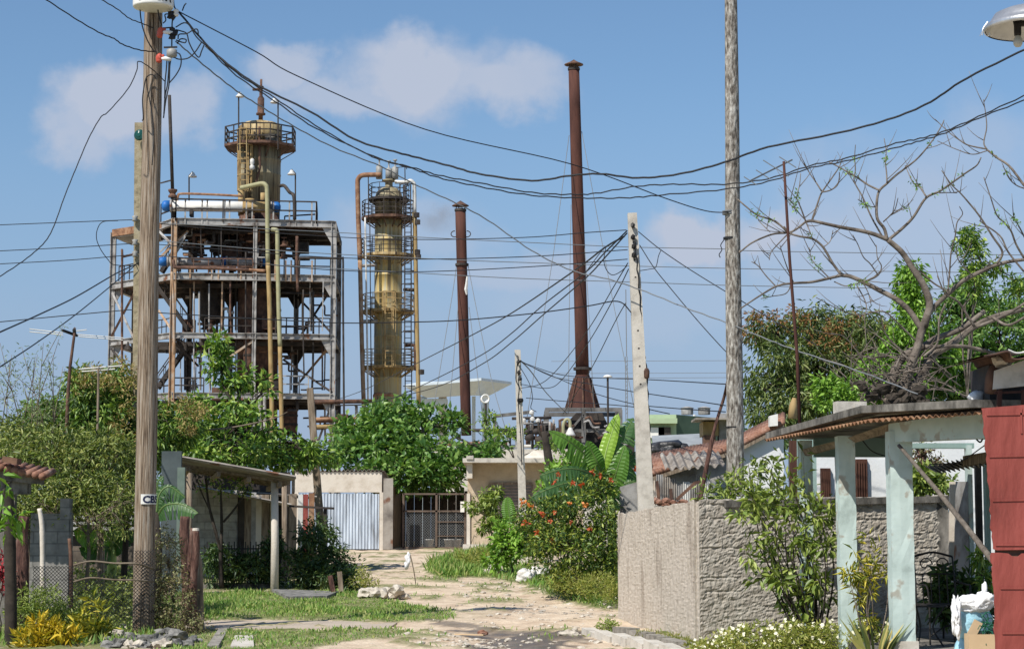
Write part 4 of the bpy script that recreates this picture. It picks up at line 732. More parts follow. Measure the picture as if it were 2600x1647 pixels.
# canopy far behind
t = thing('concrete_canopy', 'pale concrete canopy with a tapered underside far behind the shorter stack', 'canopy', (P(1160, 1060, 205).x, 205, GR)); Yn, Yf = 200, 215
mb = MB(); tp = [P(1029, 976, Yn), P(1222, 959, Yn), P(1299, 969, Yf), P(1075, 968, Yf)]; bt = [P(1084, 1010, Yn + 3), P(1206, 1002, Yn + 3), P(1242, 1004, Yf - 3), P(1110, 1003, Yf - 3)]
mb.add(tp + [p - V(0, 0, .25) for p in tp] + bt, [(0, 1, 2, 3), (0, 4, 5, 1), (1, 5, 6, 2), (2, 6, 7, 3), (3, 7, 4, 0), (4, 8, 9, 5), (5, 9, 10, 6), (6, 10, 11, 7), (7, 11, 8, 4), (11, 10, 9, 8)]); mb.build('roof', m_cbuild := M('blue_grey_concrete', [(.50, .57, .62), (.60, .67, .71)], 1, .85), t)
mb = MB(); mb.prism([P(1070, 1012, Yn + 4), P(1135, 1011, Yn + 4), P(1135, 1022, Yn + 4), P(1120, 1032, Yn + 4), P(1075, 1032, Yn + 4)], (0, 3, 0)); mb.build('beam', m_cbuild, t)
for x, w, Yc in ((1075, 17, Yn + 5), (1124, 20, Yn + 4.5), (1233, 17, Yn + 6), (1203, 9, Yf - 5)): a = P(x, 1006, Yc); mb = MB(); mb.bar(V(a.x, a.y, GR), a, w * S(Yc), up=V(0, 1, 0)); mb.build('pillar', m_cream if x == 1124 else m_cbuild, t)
# floodlight on a pole
t = thing('floodlight', 'round white floodlight on a thin dark pole in front of the pale canopy', 'floodlight', P(1234, 1130, 120)); mb = MB(); mb.tube([V(P(1234, 1135, 120).x, 120, GR), P(1233, 1022, 120)], .07, 8); mb.build('pole', m_dark, t); ax = V(.25, -1, 0).to_track_quat('Z', 'Y').to_matrix(); mb = MB(); mb.lathe(P(1232, 1012, 120), [(.12, -.42), (.22, -.35), (.26, 0), (.27, .08), (.2, .09), (.17, -.05)], 18, ax); mb.build('housing', m_white, t, True)
# faint smoke
sm = bpy.data.materials.new('thin_smoke'); sm.use_nodes = True; N, L = nt(sm); N.remove(N['Principled BSDF']); pv = N.new('ShaderNodeVolumePrincipled'); pv.inputs['Color'].default_value = (.32, .29, .28, 1); L.new(pv.outputs[0], N['Material Output'].inputs['Volume'])
tc = N.new('ShaderNodeTexCoord'); gr_ = N.new('ShaderNodeTexNoise'); gr_.inputs['Scale'].default_value = .9; gr_.inputs['Detail'].default_value = 3; L.new(tc.outputs['Object'], gr_.inputs['Vector'])
vl = N.new('ShaderNodeVectorMath'); vl.operation = 'LENGTH'; mp = N.new('ShaderNodeMapping'); mp.inputs['Scale'].default_value = (1 / 1.9, 1 / 1.2, 1 / 1.2); L.new(tc.outputs['Object'], mp.inputs[0]); L.new(mp.outputs[0], vl.inputs[0])
mr = N.new('ShaderNodeMapRange'); mr.inputs[1].default_value = 1; mr.inputs[2].default_value = .2; L.new(vl.outputs['Value'], mr.inputs[0]); r_ = N.new('ShaderNodeMapRange'); r_.inputs[1].default_value = .4; r_.inputs[2].default_value = .7; r_.inputs[4].default_value = .7; L.new(gr_.outputs[0], r_.inputs[0]); mu = N.new('ShaderNodeMath'); mu.operation = 'MULTIPLY'; L.new(mr.outputs[0], mu.inputs[0]); L.new(r_.outputs[0], mu.inputs[1]); L.new(mu.outputs[0], pv.inputs['Density'])
mb = MB(); c = P(1118, 552, 131); mb.rock(c, (1.9, 1.2, 1.2), 1, 3, 0.0); o = mb.build('smoke', sm, None, True, c); tag(o, 'faint grey smoke drifting left from the shorter stack', 'smoke', kind='stuff')
# =================================================================== POLES
def pole_pts(x0, y0, x1, y1, Y): return P(x0, y0, Y), P(x1, y1, Y)
def wpole(label, x0, y0, x1, y1, Y, w0, w1, mat, name='utility_pole', bulge=.012, ext=0.0, pts=None):
    a, b = pole_pts(x0, y0, x1, y1, Y); b = b + (b - a) * ext; a = V(a.x, a.y, min(a.z, GZ(Y)) - .3) if y0 > 1500 else a
    t = thing(name, label, 'utility pole', a); mb = MB(); n = 40; seg = 22; vs = []; L = (b - a).length
    for i in range(n + 1):
        u = i / n; c = a.lerp(b, u); r = (w0 + (w1 - w0) * u) * S(Y) / 2
        c = c + V(noise.noise(V(u * 3.1, w0, 1)) * bulge * 1.5, noise.noise(V(u * 2.7, w0, 5)) * bulge, 0)
        for k in range(seg):
            q = 2 * math.pi * k / seg; d = V(math.cos(q), math.sin(q), 0); rr = r * (1 + .06 * noise.noise(V(d.x * 2.2, d.y * 2.2, u * L * .35 + w0)) + .02 * noise.noise(V(d.x * 7, d.y * 7, u * L * .6)))
            vs.append(c + d * rr)
    mb.add(vs, [(i * seg + k, i * seg + (k + 1) % seg, (i + 1) * seg + (k + 1) % seg, (i + 1) * seg + k) for i in range(n) for k in range(seg)] + [tuple(n * seg + k for k in range(seg))])
    mb.build('shaft', mat, t, True); return t, a, b
YL = 32.8
t_lp, la, lb = wpole('thick weathered wooden pole carrying the white transformer at left', 364, 1612, 390, 20, YL, 55, 46, m_woodw, ext=.06)
YR = 37.0
t_rp, ra, rb = wpole('tall grey flaky wooden pole behind the rough concrete wall', 1867, 1260, 1856, 0, YR, 46, 32, m_bark, ext=.05)
mb = MB()
for y, x in ((537, 1853), (543, 1853)): mb.lathe(P(x, y, YR), [(.125, -.012), (.14, -.01), (.14, .01), (.125, .012)], 16)
mb.build('wire_band', m_grayw, t_rp)
mb = MB(); mb.lathe(P(1856, 605, YR), [(.125, -.02), (.142, -.018), (.142, .018), (.125, .02)], 16); mb.tube(spline([P(1839, 608, 36.8), P(1830, 622, 36.8), P(1833, 634, 36.8), P(1826, 646, 36.8), P(1829, 654, 36.8)], 4), .009, 5); mb.build('strap', m_black, t_rp)
mb = MB(); mb.lathe(P(1864, 1084, YR), [(.14, -.01), (.158, -.009), (.158, .009), (.14, .01)], 16); mb.build('wire_band', m_black, t_rp)
def cpole(label, x0, y0, x1, y1, Y, w0, w1, mat=m_conc, holes=True, name='concrete_pole'):
    a, b = P(x0, y0, Y), P(x1, y1, Y); a0 = a.lerp(b, (GZ(Y) - a.z) / (b.z - a.z)) if a.z > GZ(Y) else a; wq = w0 + (w0 - w1) * (a0 - a).length / (b - a).length
    t = thing(name, label, 'utility pole', a0); mb = MB(); n = 24
    for i in range(n): u, v = i / n, (i + 1) / n; mb.bar(a0.lerp(b, u), a0.lerp(b, v), (wq + (w1 - wq) * u) * S(Y), None, V(0, 1, 0), 0, (wq + (w1 - wq) * v) * S(Y))
    mb.build('shaft', mat, t)
    if holes:
        mb = MB(); d = V(0, -1, 0)
        for i in range(10):
            u = 1 - .03 - .045 * i; c = a0.lerp(b, u); wv = (wq + (w1 - wq) * u) * S(Y); mb.tube([c + d * (wv / 2 + .003), c + d * (wv / 2 - .05)], .02, 8)
        mb.build('bolt_hole', m_dark, t)
    return t, a0, b
t_cp, ca, cb_ = cpole('pale square concrete pole right of the banana plant', 1640, 1288, 1605, 542, 38.5, 40, 23)
for x, y in ((1606, 573), (1607, 602), (1610, 626), (1610, 648)): mb = MB(); mb.rock(P(x, y, 38.35), (.05, .05, .06), x, 1, .4); mb.build('clamp', m_blkmet, t_cp)
mb = MB(); q = [P(1612, 610, 38.3), P(1620, 700, 38.35), P(1628, 800, 38.4), P(1633, 880, 38.4), P(1641, 935, 38.4), P(1645, 1010, 38.4), P(1650, 1100, 38.4), P(1655, 1200, 38.4), P(1660, 1270, 38.4)]; mb.tube(spline([p + V(math.sin(i * 2.2) * .012, 0, 0) for i, p in enumerate(spline(q, 6))], 2), .014, 5); mb.build('riser_cable', m_black, t_cp, True)
mb = MB(); mb.lathe(P(1642, 948, 38.3), [(.02, -.1), (.05, -.08), (.055, .05), (.03, .1)], 10); mb.build('splice_box', m_rustd, t_cp, True)
t_fp, fa, fb = cpole('distant slim concrete pole in front of the beige house', 1327, 1300, 1314, 888, 62, 20, 15, holes=True)
for x, y in ((1316, 920), (1318, 945), (1320, 962)): mb = MB(); mb.rock(P(x, y, 61.8), (.07, .06, .07), x, 1, .5); mb.build('clamp', m_blkmet, t_fp)
mb = MB(); mb.lathe(P(1321, 1016, 61.9), [(.08, -.06), (.10, 0), (.08, .06)], 12); mb.build('clamp', m_blkmet, t_fp)
mb = MB(); q = [P(1316, 905, 61.8), P(1310, 960, 61.8), P(1318, 985, 61.7), P(1316, 1020, 61.8), P(1322, 1100, 61.8), P(1325, 1180, 61.8)]; mb.tube(spline(q, 6), .016, 5); mb.build('riser_cable', m_black, t_fp, True)
t_bp, ba, bb_ = cpole('mossy concrete pole mostly hidden behind the thick wooden pole', 362, 1200, 365, 315, 50, 46, 40, m_concy, False)
mb = MB(); ax = V(-.15, -1, 0).to_track_quat('Z', 'Y').to_matrix(); mb.lathe(P(354, 343, 49.6), [(.03, -.1), (.125, -.06), (.14, 0), (.10, .04), (.09, .03), (.06, .07), (.03, .07)], 20, ax); mb.build('glass_insulator', m_glassg, t_bp, True)
for y in (555, 615, 645): mb = MB(); mb.lathe(P(343, y, 49.7), [(.05, -.07), (.08, -.05), (.05, 0), (.08, .05), (.05, .07)], 10); mb.build('spool_insulator', m_greyins, t_bp, True)
cpole('broken grey wooden post standing in the leafy tree', 812, 1312, 787, 985, 58, 19, 16, m_timber, False, 'wooden_post')
# transformer on the left pole
p = P(389, 21, 32.35); t = thing('transformer', 'white can transformer lettered 50 KVA at the top of the thick wooden pole', 'transformer', p); r = .325
mb = MB(); mb.lathe(p, [(r * .6, -.004), (r * .95, .0), (r * .99, .012), (r, .03), (r, .95), (r * .9, 1.0)], 40); mb.build('tank', m_white, t, True)
mb = MB(); mb.lathe(p + V(0, 0, .3), [(r, 0), (r + .012, .01), (r + .012, .03), (r, .04)], 40, caps=False); mb.build('seam_band', m_whitem, t)
for k in (-1, 1): mb = MB(); mb.lathe(p + V(k * .15, 0, 1.0), [(.05, 0), (.08, .05), (.05, .1), (.08, .15), (.05, .2), (.03, .3)], 10); mb.build('bushing', m_greyins, t, True)
mb = MB(); mb.bar(p + V(0, .25, .5), p + V(.0, .5, .5), .2, .1); mb.build('hanger_bracket', m_steel, t)
def lettering(txt, size, fn, mat, par, depth=.004):
    cu_ = bpy.data.curves.new('lettering', 'FONT'); cu_.body = txt; cu_.size = size; cu_.extrude = depth; cu_.align_x = 'CENTER'; cu_.resolution_u = 3; cu_.offset = .006 * size / .15
    o = bpy.data.objects.new('tmp', cu_); COL.objects.link(o); bpy.context.view_layer.update(); dg = bpy.context.evaluated_depsgraph_get(); me = bpy.data.meshes.new_from_object(o.evaluated_get(dg)); bpy.data.objects.remove(o); bpy.data.curves.remove(cu_)
    loc = wloc(par); import bmesh
    bm = bmesh.new(); bm.from_mesh(me); bmesh.ops.subdivide_edges(bm, edges=[e for e in bm.edges if e.calc_length() > .03], cuts=2); bm.to_mesh(me); bm.free()
    for v in me.vertices: v.co = fn(v.co) - loc
    me.materials.clear(); return link_mesh('lettering', me, mat, par)
pc = P(389, 21, 32.35)
def wrap(c): a = .28 + c.x / r; rr = r + .001 + c.z; return V(pc.x + rr * math.sin(a), pc.y - rr * math.cos(a), pc.z + .062 + c.y)
lettering('50 KVA', .185, wrap, m_text, t, .003)
# number plate on the pole
pp = P(376.5, 1267, YL); Rp = .172; t = thing('number_plate', 'small white plate lettered CB5 on the thick wooden pole', 'sign', P(378, 1279, YL - .19))
mb = MB(); vs = []; n = 12
for j, rr in enumerate((Rp + .012, Rp + .018)):
    for z in (-.078, .078):
        for i in range(n + 1): a = -.14 + 1.75 * i / n; vs.append(V(P(367, 1267, YL).x + rr * math.sin(a), YL - rr * math.cos(a), pp.z + z))
K = n + 1; fs = []
for i in range(n): fs += [(2 * K + i, 2 * K + i + 1, 3 * K + i + 1, 3 * K + i), (i, K + i, K + i + 1, i + 1), (i, i + 1, 2 * K + i + 1, 2 * K + i), (K + i, 3 * K + i, 3 * K + i + 1, K + i + 1)]
mb.add(vs, fs); mb.build('plate', m_white, t)
xp = P(367, 1267, YL).x
lettering('CB5', .155, lambda c: V(xp + (Rp + .019 + c.z) * math.sin(.82 + c.x / Rp), YL - (Rp + .019 + c.z) * math.cos(.82 + c.x / Rp), pp.z - .055 + c.y), m_textb, t, .002)
# secondary rack with insulators, fuses and cable loops on the left pole
t = thing('service_rack', 'rack of black clamps and red insulators on the right of the transformer pole', 'cable rack', P(432, 150, 32.5)); YK = 32.45
mb = MB(); mb.tube([P(440, 28, YK), P(437, 60, YK), P(436, 125, YK)], .012, 6)
for x, y, s_ in ((436, 36, .07), (440, 45, .05), (440, 84, .075), (437, 95, .06), (432, 42, .05), (437, 75, .05)): mb.rock(P(x, y, YK), (s_, s_ * .8, s_ * .9), x + y, 1, .5)
mb.bar(P(414, 72, YK), P(440, 70, YK), .02); mb.bar(P(416, 121, YK), P(450, 120, YK), .025); mb.build('clamp', m_blkmet, t)
mb = MB(); mb.lathe(P(436, 146, YK), [(.05, 0), (.085, .02), (.085, .12), (.05, .14)], 14); mb.build('grey_insulator', m_greyins, t, True)
for (x, y, x2, y2) in ((409, 76, 404, 97), (405, 143, 404, 160)):
    mb = MB(); mb.tube(spline([P(x + 12, y, YK), P(x, y + 2, YK), P(x2, y2, YK)], 6), [.03] * 4 + [.055] * 5 + [.05] * 3 + [.02], 10); mb.build('fuse_holder', m_redins, t, True)
    mb = MB(); mb.tube([P(x + 30, y + 8, YK - .02), P(x + 14, y + 6, YK - .02), P(x + 5, y + 6, YK - .02)], [.03, .035, .02], 8); mb.build('fuse_cap', m_white, t, True)
mb = MB(); mb.lathe(P(447, 33, YK), [(.03, -.06), (.05, -.03), (.03, 0), (.05, .03), (.03, .06)], 10); mb.build('spool_insulator', m_white, t, True)
def loop(pts, r=.011): mb = MB(); mb.tube(spline([P(x, y, YK) for x, y in pts], 6), r, 5); mb.build('jumper_cable', m_black, t, True)
for pts in ([(355, -10), (356, 30), (361, 65), (373, 100), (388, 126), (395, 132)], [(400, -10), (401, 25), (406, 50), (411, 66)], [(440, -10), (442, 15), (447, 25)], [(463, 28), (468, 15), (473, 9)], [(446, 70), (466, 59), (480, 64), (497, 92), (515, 110), (521, 112)], [(446, 76), (458, 79), (474, 86), (480, 108), (492, 132), (505, 146), (512, 130), (519, 113)],
            [(447, 102), (456, 106), (470, 109), (472, 101), (458, 100), (450, 112)], [(440, 145), (455, 151), (478, 148), (496, 132), (511, 109)], [(442, 134), (455, 137), (460, 150), (458, 170), (446, 192), (430, 211)], [(452, 100), (455, 88), (474, 86), (494, 75), (502, 77), (504, 92)], [(424, 152), (422, 178), (419, 210), (418, 250)], [(429, 150), (428, 180), (425, 215), (419, 245), (416, 290)], [(434, 150), (431, 170), (429, 215), (421, 255), (415, 300)], [(414, 60), (421, 52), (419, 38), (430, 36)]): loop(pts)
mb = MB(); mb.tube(spline([P(361, 306, 32.55), P(364, 300, 32.5), P(362, 250, 32.5), P(369, 205, 32.55), P(376, 193, 32.55), P(388, 190, 32.55), P(397, 202, 32.55)], 5), .01, 5); mb.build('jumper_cable', m_black, t, True)
mb = MB(); mb.tube(spline([P(372, 200, 32.57), P(374, 225, 32.56), P(388, 300, 32.55), P(390, 360, 32.55), P(386, 420, 32.55)], 5), .009, 5); mb.build('jumper_cable', m_black, t, True)
# =================================================================== LEFT SIDE
# carport
YC = 44.0; t = thing('carport', 'lean-to carport with a grey corrugated roof on round pale posts', 'carport', GP(560, 1500))
o = P(440, 1158, YC); u = V(-.8, 4.4, .0); v = P(752, 1212, YC) - o; v.y = 0
mb = MB(); mb.corr(o, u, v, 26, .035, .015); mb.build('roof_sheet', m_corr, t)
mb = MB()
for k in range(6): a = o + u * ((k + 1.0) / 7) + V(0, 0, -.12); mb.bar(a + v * .02, a + v * .97, .06, .05)
for k in range(4): a = o + v * ((k + .5) / 4) + V(0, 0, -.2) + u * .06; mb.bar(a, a + u * .94, .08, .1)
mb.build('rafter', m_timber, t)
def post(par, x, yb, yt, Y, w, mat, name='post'): mb = MB(); b = P(x, yt, Y); a = V(P(x, yb, Y).x, Y, GZ(Y) - .1); mb.tube([a, a.lerp(b, .5) + V(.01, 0, 0), b], [w * .55 * S(Y), w * .5 * S(Y), w * .48 * S(Y)], 14); return mb.build(name, mat, par, True)
post(t, 697, 1500, 1216, 44.8, 19, m_cream); post(t, 722, 1470, 1232, 49.5, 14, m_timber); post(t, 480, 1480, 1190, 49.5, 14, m_timber)
mb = MB(); a = P(408, 1150, 43.5); mb.box(V(P(436, 1200, 43.8).x, 43.8, (P(436, 1140, 43.8).z + GZ(44)) / 2), (.42, .12, P(436, 1150, 43.8).z - GZ(44))); mb.build('side_panel', M('slate_blue_paint', [(.045, .058, .062), (.085, .105, .11)], 2, .8), t); mb = MB(); mb.bar(V(P(461, 1200, 43.7).x, 43.7, GZ(44)), P(461, 1186, 43.7), .16, .1, V(0, 1, 0)); mb.build('door_jamb', M('faded_green_paint', [(.10, .14, .12), (.16, .20, .17)], 3, .8), t)
# house behind the carport
t = thing('block_house', 'shaded block and timber house wall behind the carport', 'house', V(P(620, 1400, 52).x, 52, GZ(52))); z0 = GZ(52)
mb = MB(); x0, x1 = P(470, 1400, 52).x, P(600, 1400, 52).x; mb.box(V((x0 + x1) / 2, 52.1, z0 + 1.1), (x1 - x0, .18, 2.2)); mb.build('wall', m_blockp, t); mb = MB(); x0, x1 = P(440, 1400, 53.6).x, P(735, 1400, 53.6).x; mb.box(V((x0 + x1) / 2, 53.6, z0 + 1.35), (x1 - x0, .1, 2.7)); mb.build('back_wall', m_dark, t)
for x, w, m in ((612, 14, m_dark), (628, 16, m_timber), (643, 12, m_steel), (656, 14, m_cream), (672, 18, m_timber), (690, 12, m_concy), (742, 20, m_timber), (762, 12, m_whitem), (775, 12, m_red), (790, 14, m_ruston), (722, 14, m_concd)):
    mb = MB(); xx = P(x, 1400, 51.9).x; mb.box(V(xx, 51.9, z0 + 1.05), (w * S(52), .06, 2.1 + random.uniform(-.15, .1))); mb.build('plank', m, t)
mb = MB(); a, b = P(500, 1236, 50.5), P(740, 1282, 50.5); mb.corr(a, V(-.5, 3.2, .05), b - a, 14, .03); mb.build('roof', m_corr, t); mb = MB(); a, b = P(610, 1250, 53), P(805, 1262, 53); mb.corr(a, V(-.5, 3.2, .05), b - a, 14, .03); mb.build('roof', m_corr, t); mb = MB(); mb.bar(P(735, 1284, 49.8), P(848, 1290, 49.8), .25, .05); mb.bar(V(P(826, 1400, 49.8).x, 49.8, GZ(50)), P(826, 1290, 49.8), .08, .08, V(0, 1, 0)); mb.build('eave_board', m_dark, t)
# iron fence under the carport
t = thing('iron_fence', 'low black iron bar fence under the carport edge', 'fence', GP(600, 1497)); p0, p1 = GP(518, 1494), GP(690, 1494); mb = MB()
for k in range(26): a = p0.lerp(p1, k / 25); mb.bar(a, a + V(0, 0, .98 + .08 * (k % 2)), .022, .022, V(0, 1, 0))
for z in (.12, .5, .9): mb.bar(p0 + V(0, 0, z), p1 + V(0, 0, z), .03)
mb.build('bars', m_blkmet, t); mb = MB(); mb.bar(p0 + V(0, -.1, .04), p1 + V(0, -.1, .04), .2, .16); mb.build('plinth', m_concd, t)
mb = MB(); mb.prism([GP(690, 1506) + V(0, 0, .03), GP(860, 1512) + V(0, 0, .03), GP(830, 1524) + V(0, 0, .03), GP(730, 1526) + V(0, 0, .03)], (0, 0, .07)); one('stone_slab', 'dark flat stone slab lying in the shade beside the carport post', 'slab', mb, m_rockd)
for x, y0, y1, x1, l, m in ((850, 1514, 1460, 838, 'reddish wooden stake leaning beside the dark bush', m_trunkr), (868, 1510, 1450, 862, 'grey wooden stake right of the reddish stake', m_timber)):
    mb = MB(); a = GP(x, y0); mb.bar(a - V(0, 0, .05), P(x1, y1, a.y), .1, .07, V(0, 1, 0)); one('wooden_stake', l, 'stake', mb, m)
# white shed with corrugated front
YS = 73.0; gs = GZ(YS); X = lambda x, Y=YS: P(x, 1300, Y).x; Z = lambda y, Y=YS: P(850, y, Y).z
t = thing('shed', 'cream plastered shed with a bluish corrugated sheet front', 'shed', V(X(860), YS, gs))
mb = MB(); mb.box(V((X(748) + X(969)) / 2, YS + .12, (Z(1249) + Z(1197)) / 2), (X(969) - X(748), .2, Z(1197) - Z(1249))); mb.box(V(X(968), YS + .12, (gs + Z(1249)) / 2), (.13, .2, Z(1249) - gs)); mb.box(V(X(752), YS + .12, (gs + Z(1249)) / 2), (.13, .2, Z(1249) - gs)); mb.build('wall', m_cream, t)
n = 13; w = (X(962) - X(756)) / n
for k in range(n):
    mb = MB(); x = X(756) + w * k; dz = random.uniform(0, .03); mb.corr(V(x + w * 1.02, YS + .05 - .012 * (k % 2), gs + .04), V(-w * 1.02, 0, 0), V(0, 0, Z(1250) - gs - .06 - dz), 2, .022, .008, 6); mb.build('front_sheet', m_corrb, t)
mb = MB(); x1 = X(969); xb = P(1026, 1300, 80).x; mb.prism([V(x1 + .02, YS + .2, gs), V(xb, 80, gs), V(xb, 80, P(1026, 1262, 80).z), V(x1 + .02, YS + .2, Z(1199))], (-.12, 0, 0)); mb.build('side_wall', m_timber, t)
mb = MB(); mb.corr(V(X(742), YS - .06, Z(1193)), V(X(975) - X(742), 0, 0), V(0, 7, -.35), 22, .035, .012, 6); mb.build('roof', m_corr, t)
mb = MB(); mb.box(V(X(986), YS - .1, gs + 1.28), (.34, .05, 2.5)); mb.build('open_door_leaf', m_corr, t)
# mesh gate
YG = 74.0; t = thing('mesh_gate', 'double chain link gate in a brown metal frame between shed and beige house', 'gate', V(X(1104, YG), YG, GZ(YG)))
gz0 = GZ(YG) + .03; xs = [X(1024, YG), X(1108, YG), X(1181, YG)]; zt_ = P(1100, 1252, YG).z; zm = P(1100, 1297, YG).z
mb = MB()
for x in xs: mb.bar(V(x, YG, gz0), V(x, YG, zt_), .075, .06, V(0, 1, 0))
for z in (gz0 + .03, zm, zt_ - .02): mb.bar(V(xs[0], YG, z), V(xs[2], YG, z), .06)
mb.bar(V(xs[1], YG, P(1, 1324, YG).z), V(xs[2], YG, P(1, 1324, YG).z), .04); mb.bar(V(xs[1], YG, P(1, 1360, YG).z), V(xs[2], YG, P(1, 1360, YG).z), .04); mb.build('frame', M('brown_gate_paint', [(.07, .05, .04), (.16, .12, .095)], 3, .8), t)
def mesh(mb, o, u, v, nu, nv, r):
    # diagonal wire mesh over the rectangle o,u,v clipped to it
    o = Vector(o); u = Vector(u); v = Vector(v)
    for s_ in (1, -1):
        for k in range(-nv, nu + nv):
            a0, a1 = k / nu, (k + nv) / nu; b0, b1 = (0, 1) if s_ > 0 else (1, 0); t0 = max(0, (0 - a0) / (a1 - a0)); t1_ = min(1, (1 - a0) / (a1 - a0))
            if t1_ - t0 < .01: continue
            mb.bar(o + u * (a0 + (a1 - a0) * t0) + v * (b0 + (b1 - b0) * t0), o + u * (a0 + (a1 - a0) * t1_) + v * (b0 + (b1 - b0) * t1_), r, r, V(0, 1, 0))
mb = MB(); mesh(mb, V(xs[0], YG + .03, gz0), V(xs[2] - xs[0], 0, 0), V(0, 0, zm - gz0), 24, 14, .011); mb.build('wire_mesh', m_grayw, t)
mb = MB(); mb.box(V(X(1174, YG - .1), YG - .1, P(1, 1286, YG).z), (.14, .1, .38)); one('meter_box', 'small white meter box on the gate post by the beige house', 'meter box', mb, m_white)
# dark boards stand in for the tree shade behind the gate
t = thing('shade_boards', 'dark boards standing in for the shade behind the mesh gate', 'fence', V(X(1105, 79), 79, GZ(79)));
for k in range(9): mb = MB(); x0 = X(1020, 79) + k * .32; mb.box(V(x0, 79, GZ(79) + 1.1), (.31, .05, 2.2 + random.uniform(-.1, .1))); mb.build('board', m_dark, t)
for x, l in ((1090, 'grey pail behind the mesh gate'), (1140, 'pale bucket behind the right leaf of the mesh gate'), (1160, 'white bag like bucket at the right end of the mesh gate')): mb = MB(); mb.lathe(V(X(x, 75), 75, GZ(75)), [(.12, 0), (.17, .3), (.18, .3), (.18, .33), (.15, .32), (.1, .05)], 14); one('bucket', l, 'bucket', mb, m_whitem, 'buckets behind the gate', True)
# beige house
YB = 72.0; gb = GZ(YB); t = thing('beige_house', 'flat roofed beige house with a brown louvred window behind the flowering bush', 'house', V(X(1290, YB), YB, gb)); x0, x1 = X(1187, YB), X(1480, YB); zr = P(1, 1176, YB).z
mb = MB(); mb.box(V((x0 + x1) / 2, YB + 3, (gb + zr) / 2), (x1 - x0, 6, zr - gb)); mb.build('wall', m_beige, t)
mb = MB(); mb.box(V((x0 + x1) / 2 - .05, YB + 2.6, zr + .075), (x1 - x0 + .2, 7.2, .15)); mb.box(V(x0 + .1, YB - .6, zr + .17), (.24, .9, .12)); mb.build('roof_slab', m_conc, t)
mb = MB(); mb.prism([V(x0 - .02, YB - .75, P(1, 1176, YB).z), V(x0 - .02, YB - .003, P(1, 1176, YB).z), V(x0 - .02, YB - .003, P(1, 1215, YB).z), V(x0 - .02, YB - .75, P(1, 1215, YB).z)], (.2, 0, 0)); mb.build('side_fin', m_cream, t)
mb = MB(); mb.box(V(x0 + .9, YB - .2, gb + .12), (2.1, .5, .24)); mb.build('step', m_conc, t); mb = MB(); mb.bar(V(x0 + .03, YB - .04, gb), V(x0 + .03, YB - .04, gb + 2.0), .12, .06, V(0, 1, 0)); mb.build('corner_trim', m_cream, t)
wx0, wx1, wz0, wz1 = X(1241, YB), X(1352, YB), P(1, 1312, YB).z, P(1, 1226, YB).z
w = (mb := MB()).bar(V(wx0, YB - .03, wz1), V(wx1, YB - .03, wz1), .08, .07)
for x in (wx0, wx0 + (wx1 - wx0) * .33, wx0 + (wx1 - wx0) * .7, wx1): mb.bar(V(x, YB - .03, wz0), V(x, YB - .03, wz1 - .04), .06, .07, V(0, 1, 0))
mb.bar(V(wx0, YB - .03, wz0), V(wx1, YB - .03, wz0), .08, .07); wf = mb.build('window', m_timber, t)
mb = MB()
for k in range(11): z = wz0 + .06 + (wz1 - wz0 - .1) * k / 10; mb.box(V((wx0 + wx1) / 2, YB - .025, z), (wx1 - wx0 - .08, .03, .085), Matrix.Rotation(.5, 3, 'X'))
o = mb.build('louvres', M('brown_grey_louvre', [(.16, .13, .12), (.24, .2, .185)], 3, .7), wf, loc=wloc(t)); o.location = (0, 0, 0)
mb = MB(); c = P(1368, 1168, 75); mb.lathe(c - V(0, 0, .3), [(.62, 0), (.62, .3), (.56, .4), (.25, .62), (.2, .66), (.03, .67)], 24); one('water_tank', 'dirty white water tank on the beige house roof', 'water tank', mb, m_cream, None, True)
mb = MB(); q = [P(1400, 1374, 70), P(1398, 1195, 70), P(1392, 1160, 70), P(1386, 1120, 70), P(1380, 1095, 70)]; mb.tube(q, [.19, .16, .15, .13, .1], 10); mb.tube([P(1384, 1118, 70), P(1368, 1092, 70), P(1366, 1070, 70)], [.07, .05, .03], 6); mb.tube([P(1383, 1112, 70), P(1402, 1092, 70), P(1408, 1075, 70)], [.07, .05, .03], 6); one('dead_trunk', 'dead gnarled tree trunk beside the white water tank', 'tree trunk', mb, m_trunkd, None, True)
# left yard: block pillar, tiled roof, posts, fence
t = thing('tiled_house', 'small house corner with a red clay tile roof at far left', 'house', V(P(30, 1300, 34).x, 34, 0)); a, b = P(-40, 1172, 33.5), P(118, 1205, 33.5)
mb = MB()
for k in range(9):
    o = a.lerp(b, (k + .5) / 9) + V(0, 0, .02); mb.tube([o + V(0, -.05, -.06), o + V(0, .7, .05)], [.065, .06], 8)
mb.build('tiles', m_tile, t, True); mb = MB(); mb.bar(P(-40, 1200, 33.7), P(112, 1218, 33.7), .1, .16); mb.box(P(20, 1235, 33.9), (.7, .3, .25)); mb.build('beam', m_concd, t); mb = MB(); x0, x1 = P(-60, 1300, 34.3).x, P(36, 1300, 34.3).x; mb.box(V((x0 + x1) / 2, 34.4, 1.2), (x1 - x0, .15, 2.3)); mb.build('wall', m_concd, t)
mb = MB(); mb.prism([P(6, 1157, 33.3), P(44, 1163, 33.3), P(42, 1178, 33.3), P(4, 1172, 33.3)], (0, .3, 0)); mb.build('ridge_tile', m_rustd, t)
mb = MB(); x0, x1 = P(76, 1400, 34.5).x, P(178, 1400, 34.5).x; mb.box(V((x0 + x1) / 2, 34.6, 1.05), (x1 - x0, .2, 1.9)); mb.box(V(x1 - .1, 34.6, 1.2), (.16, .24, 2.1)); one('block_wall', 'short grey concrete block wall behind the chain link fence', 'wall', mb, m_block)
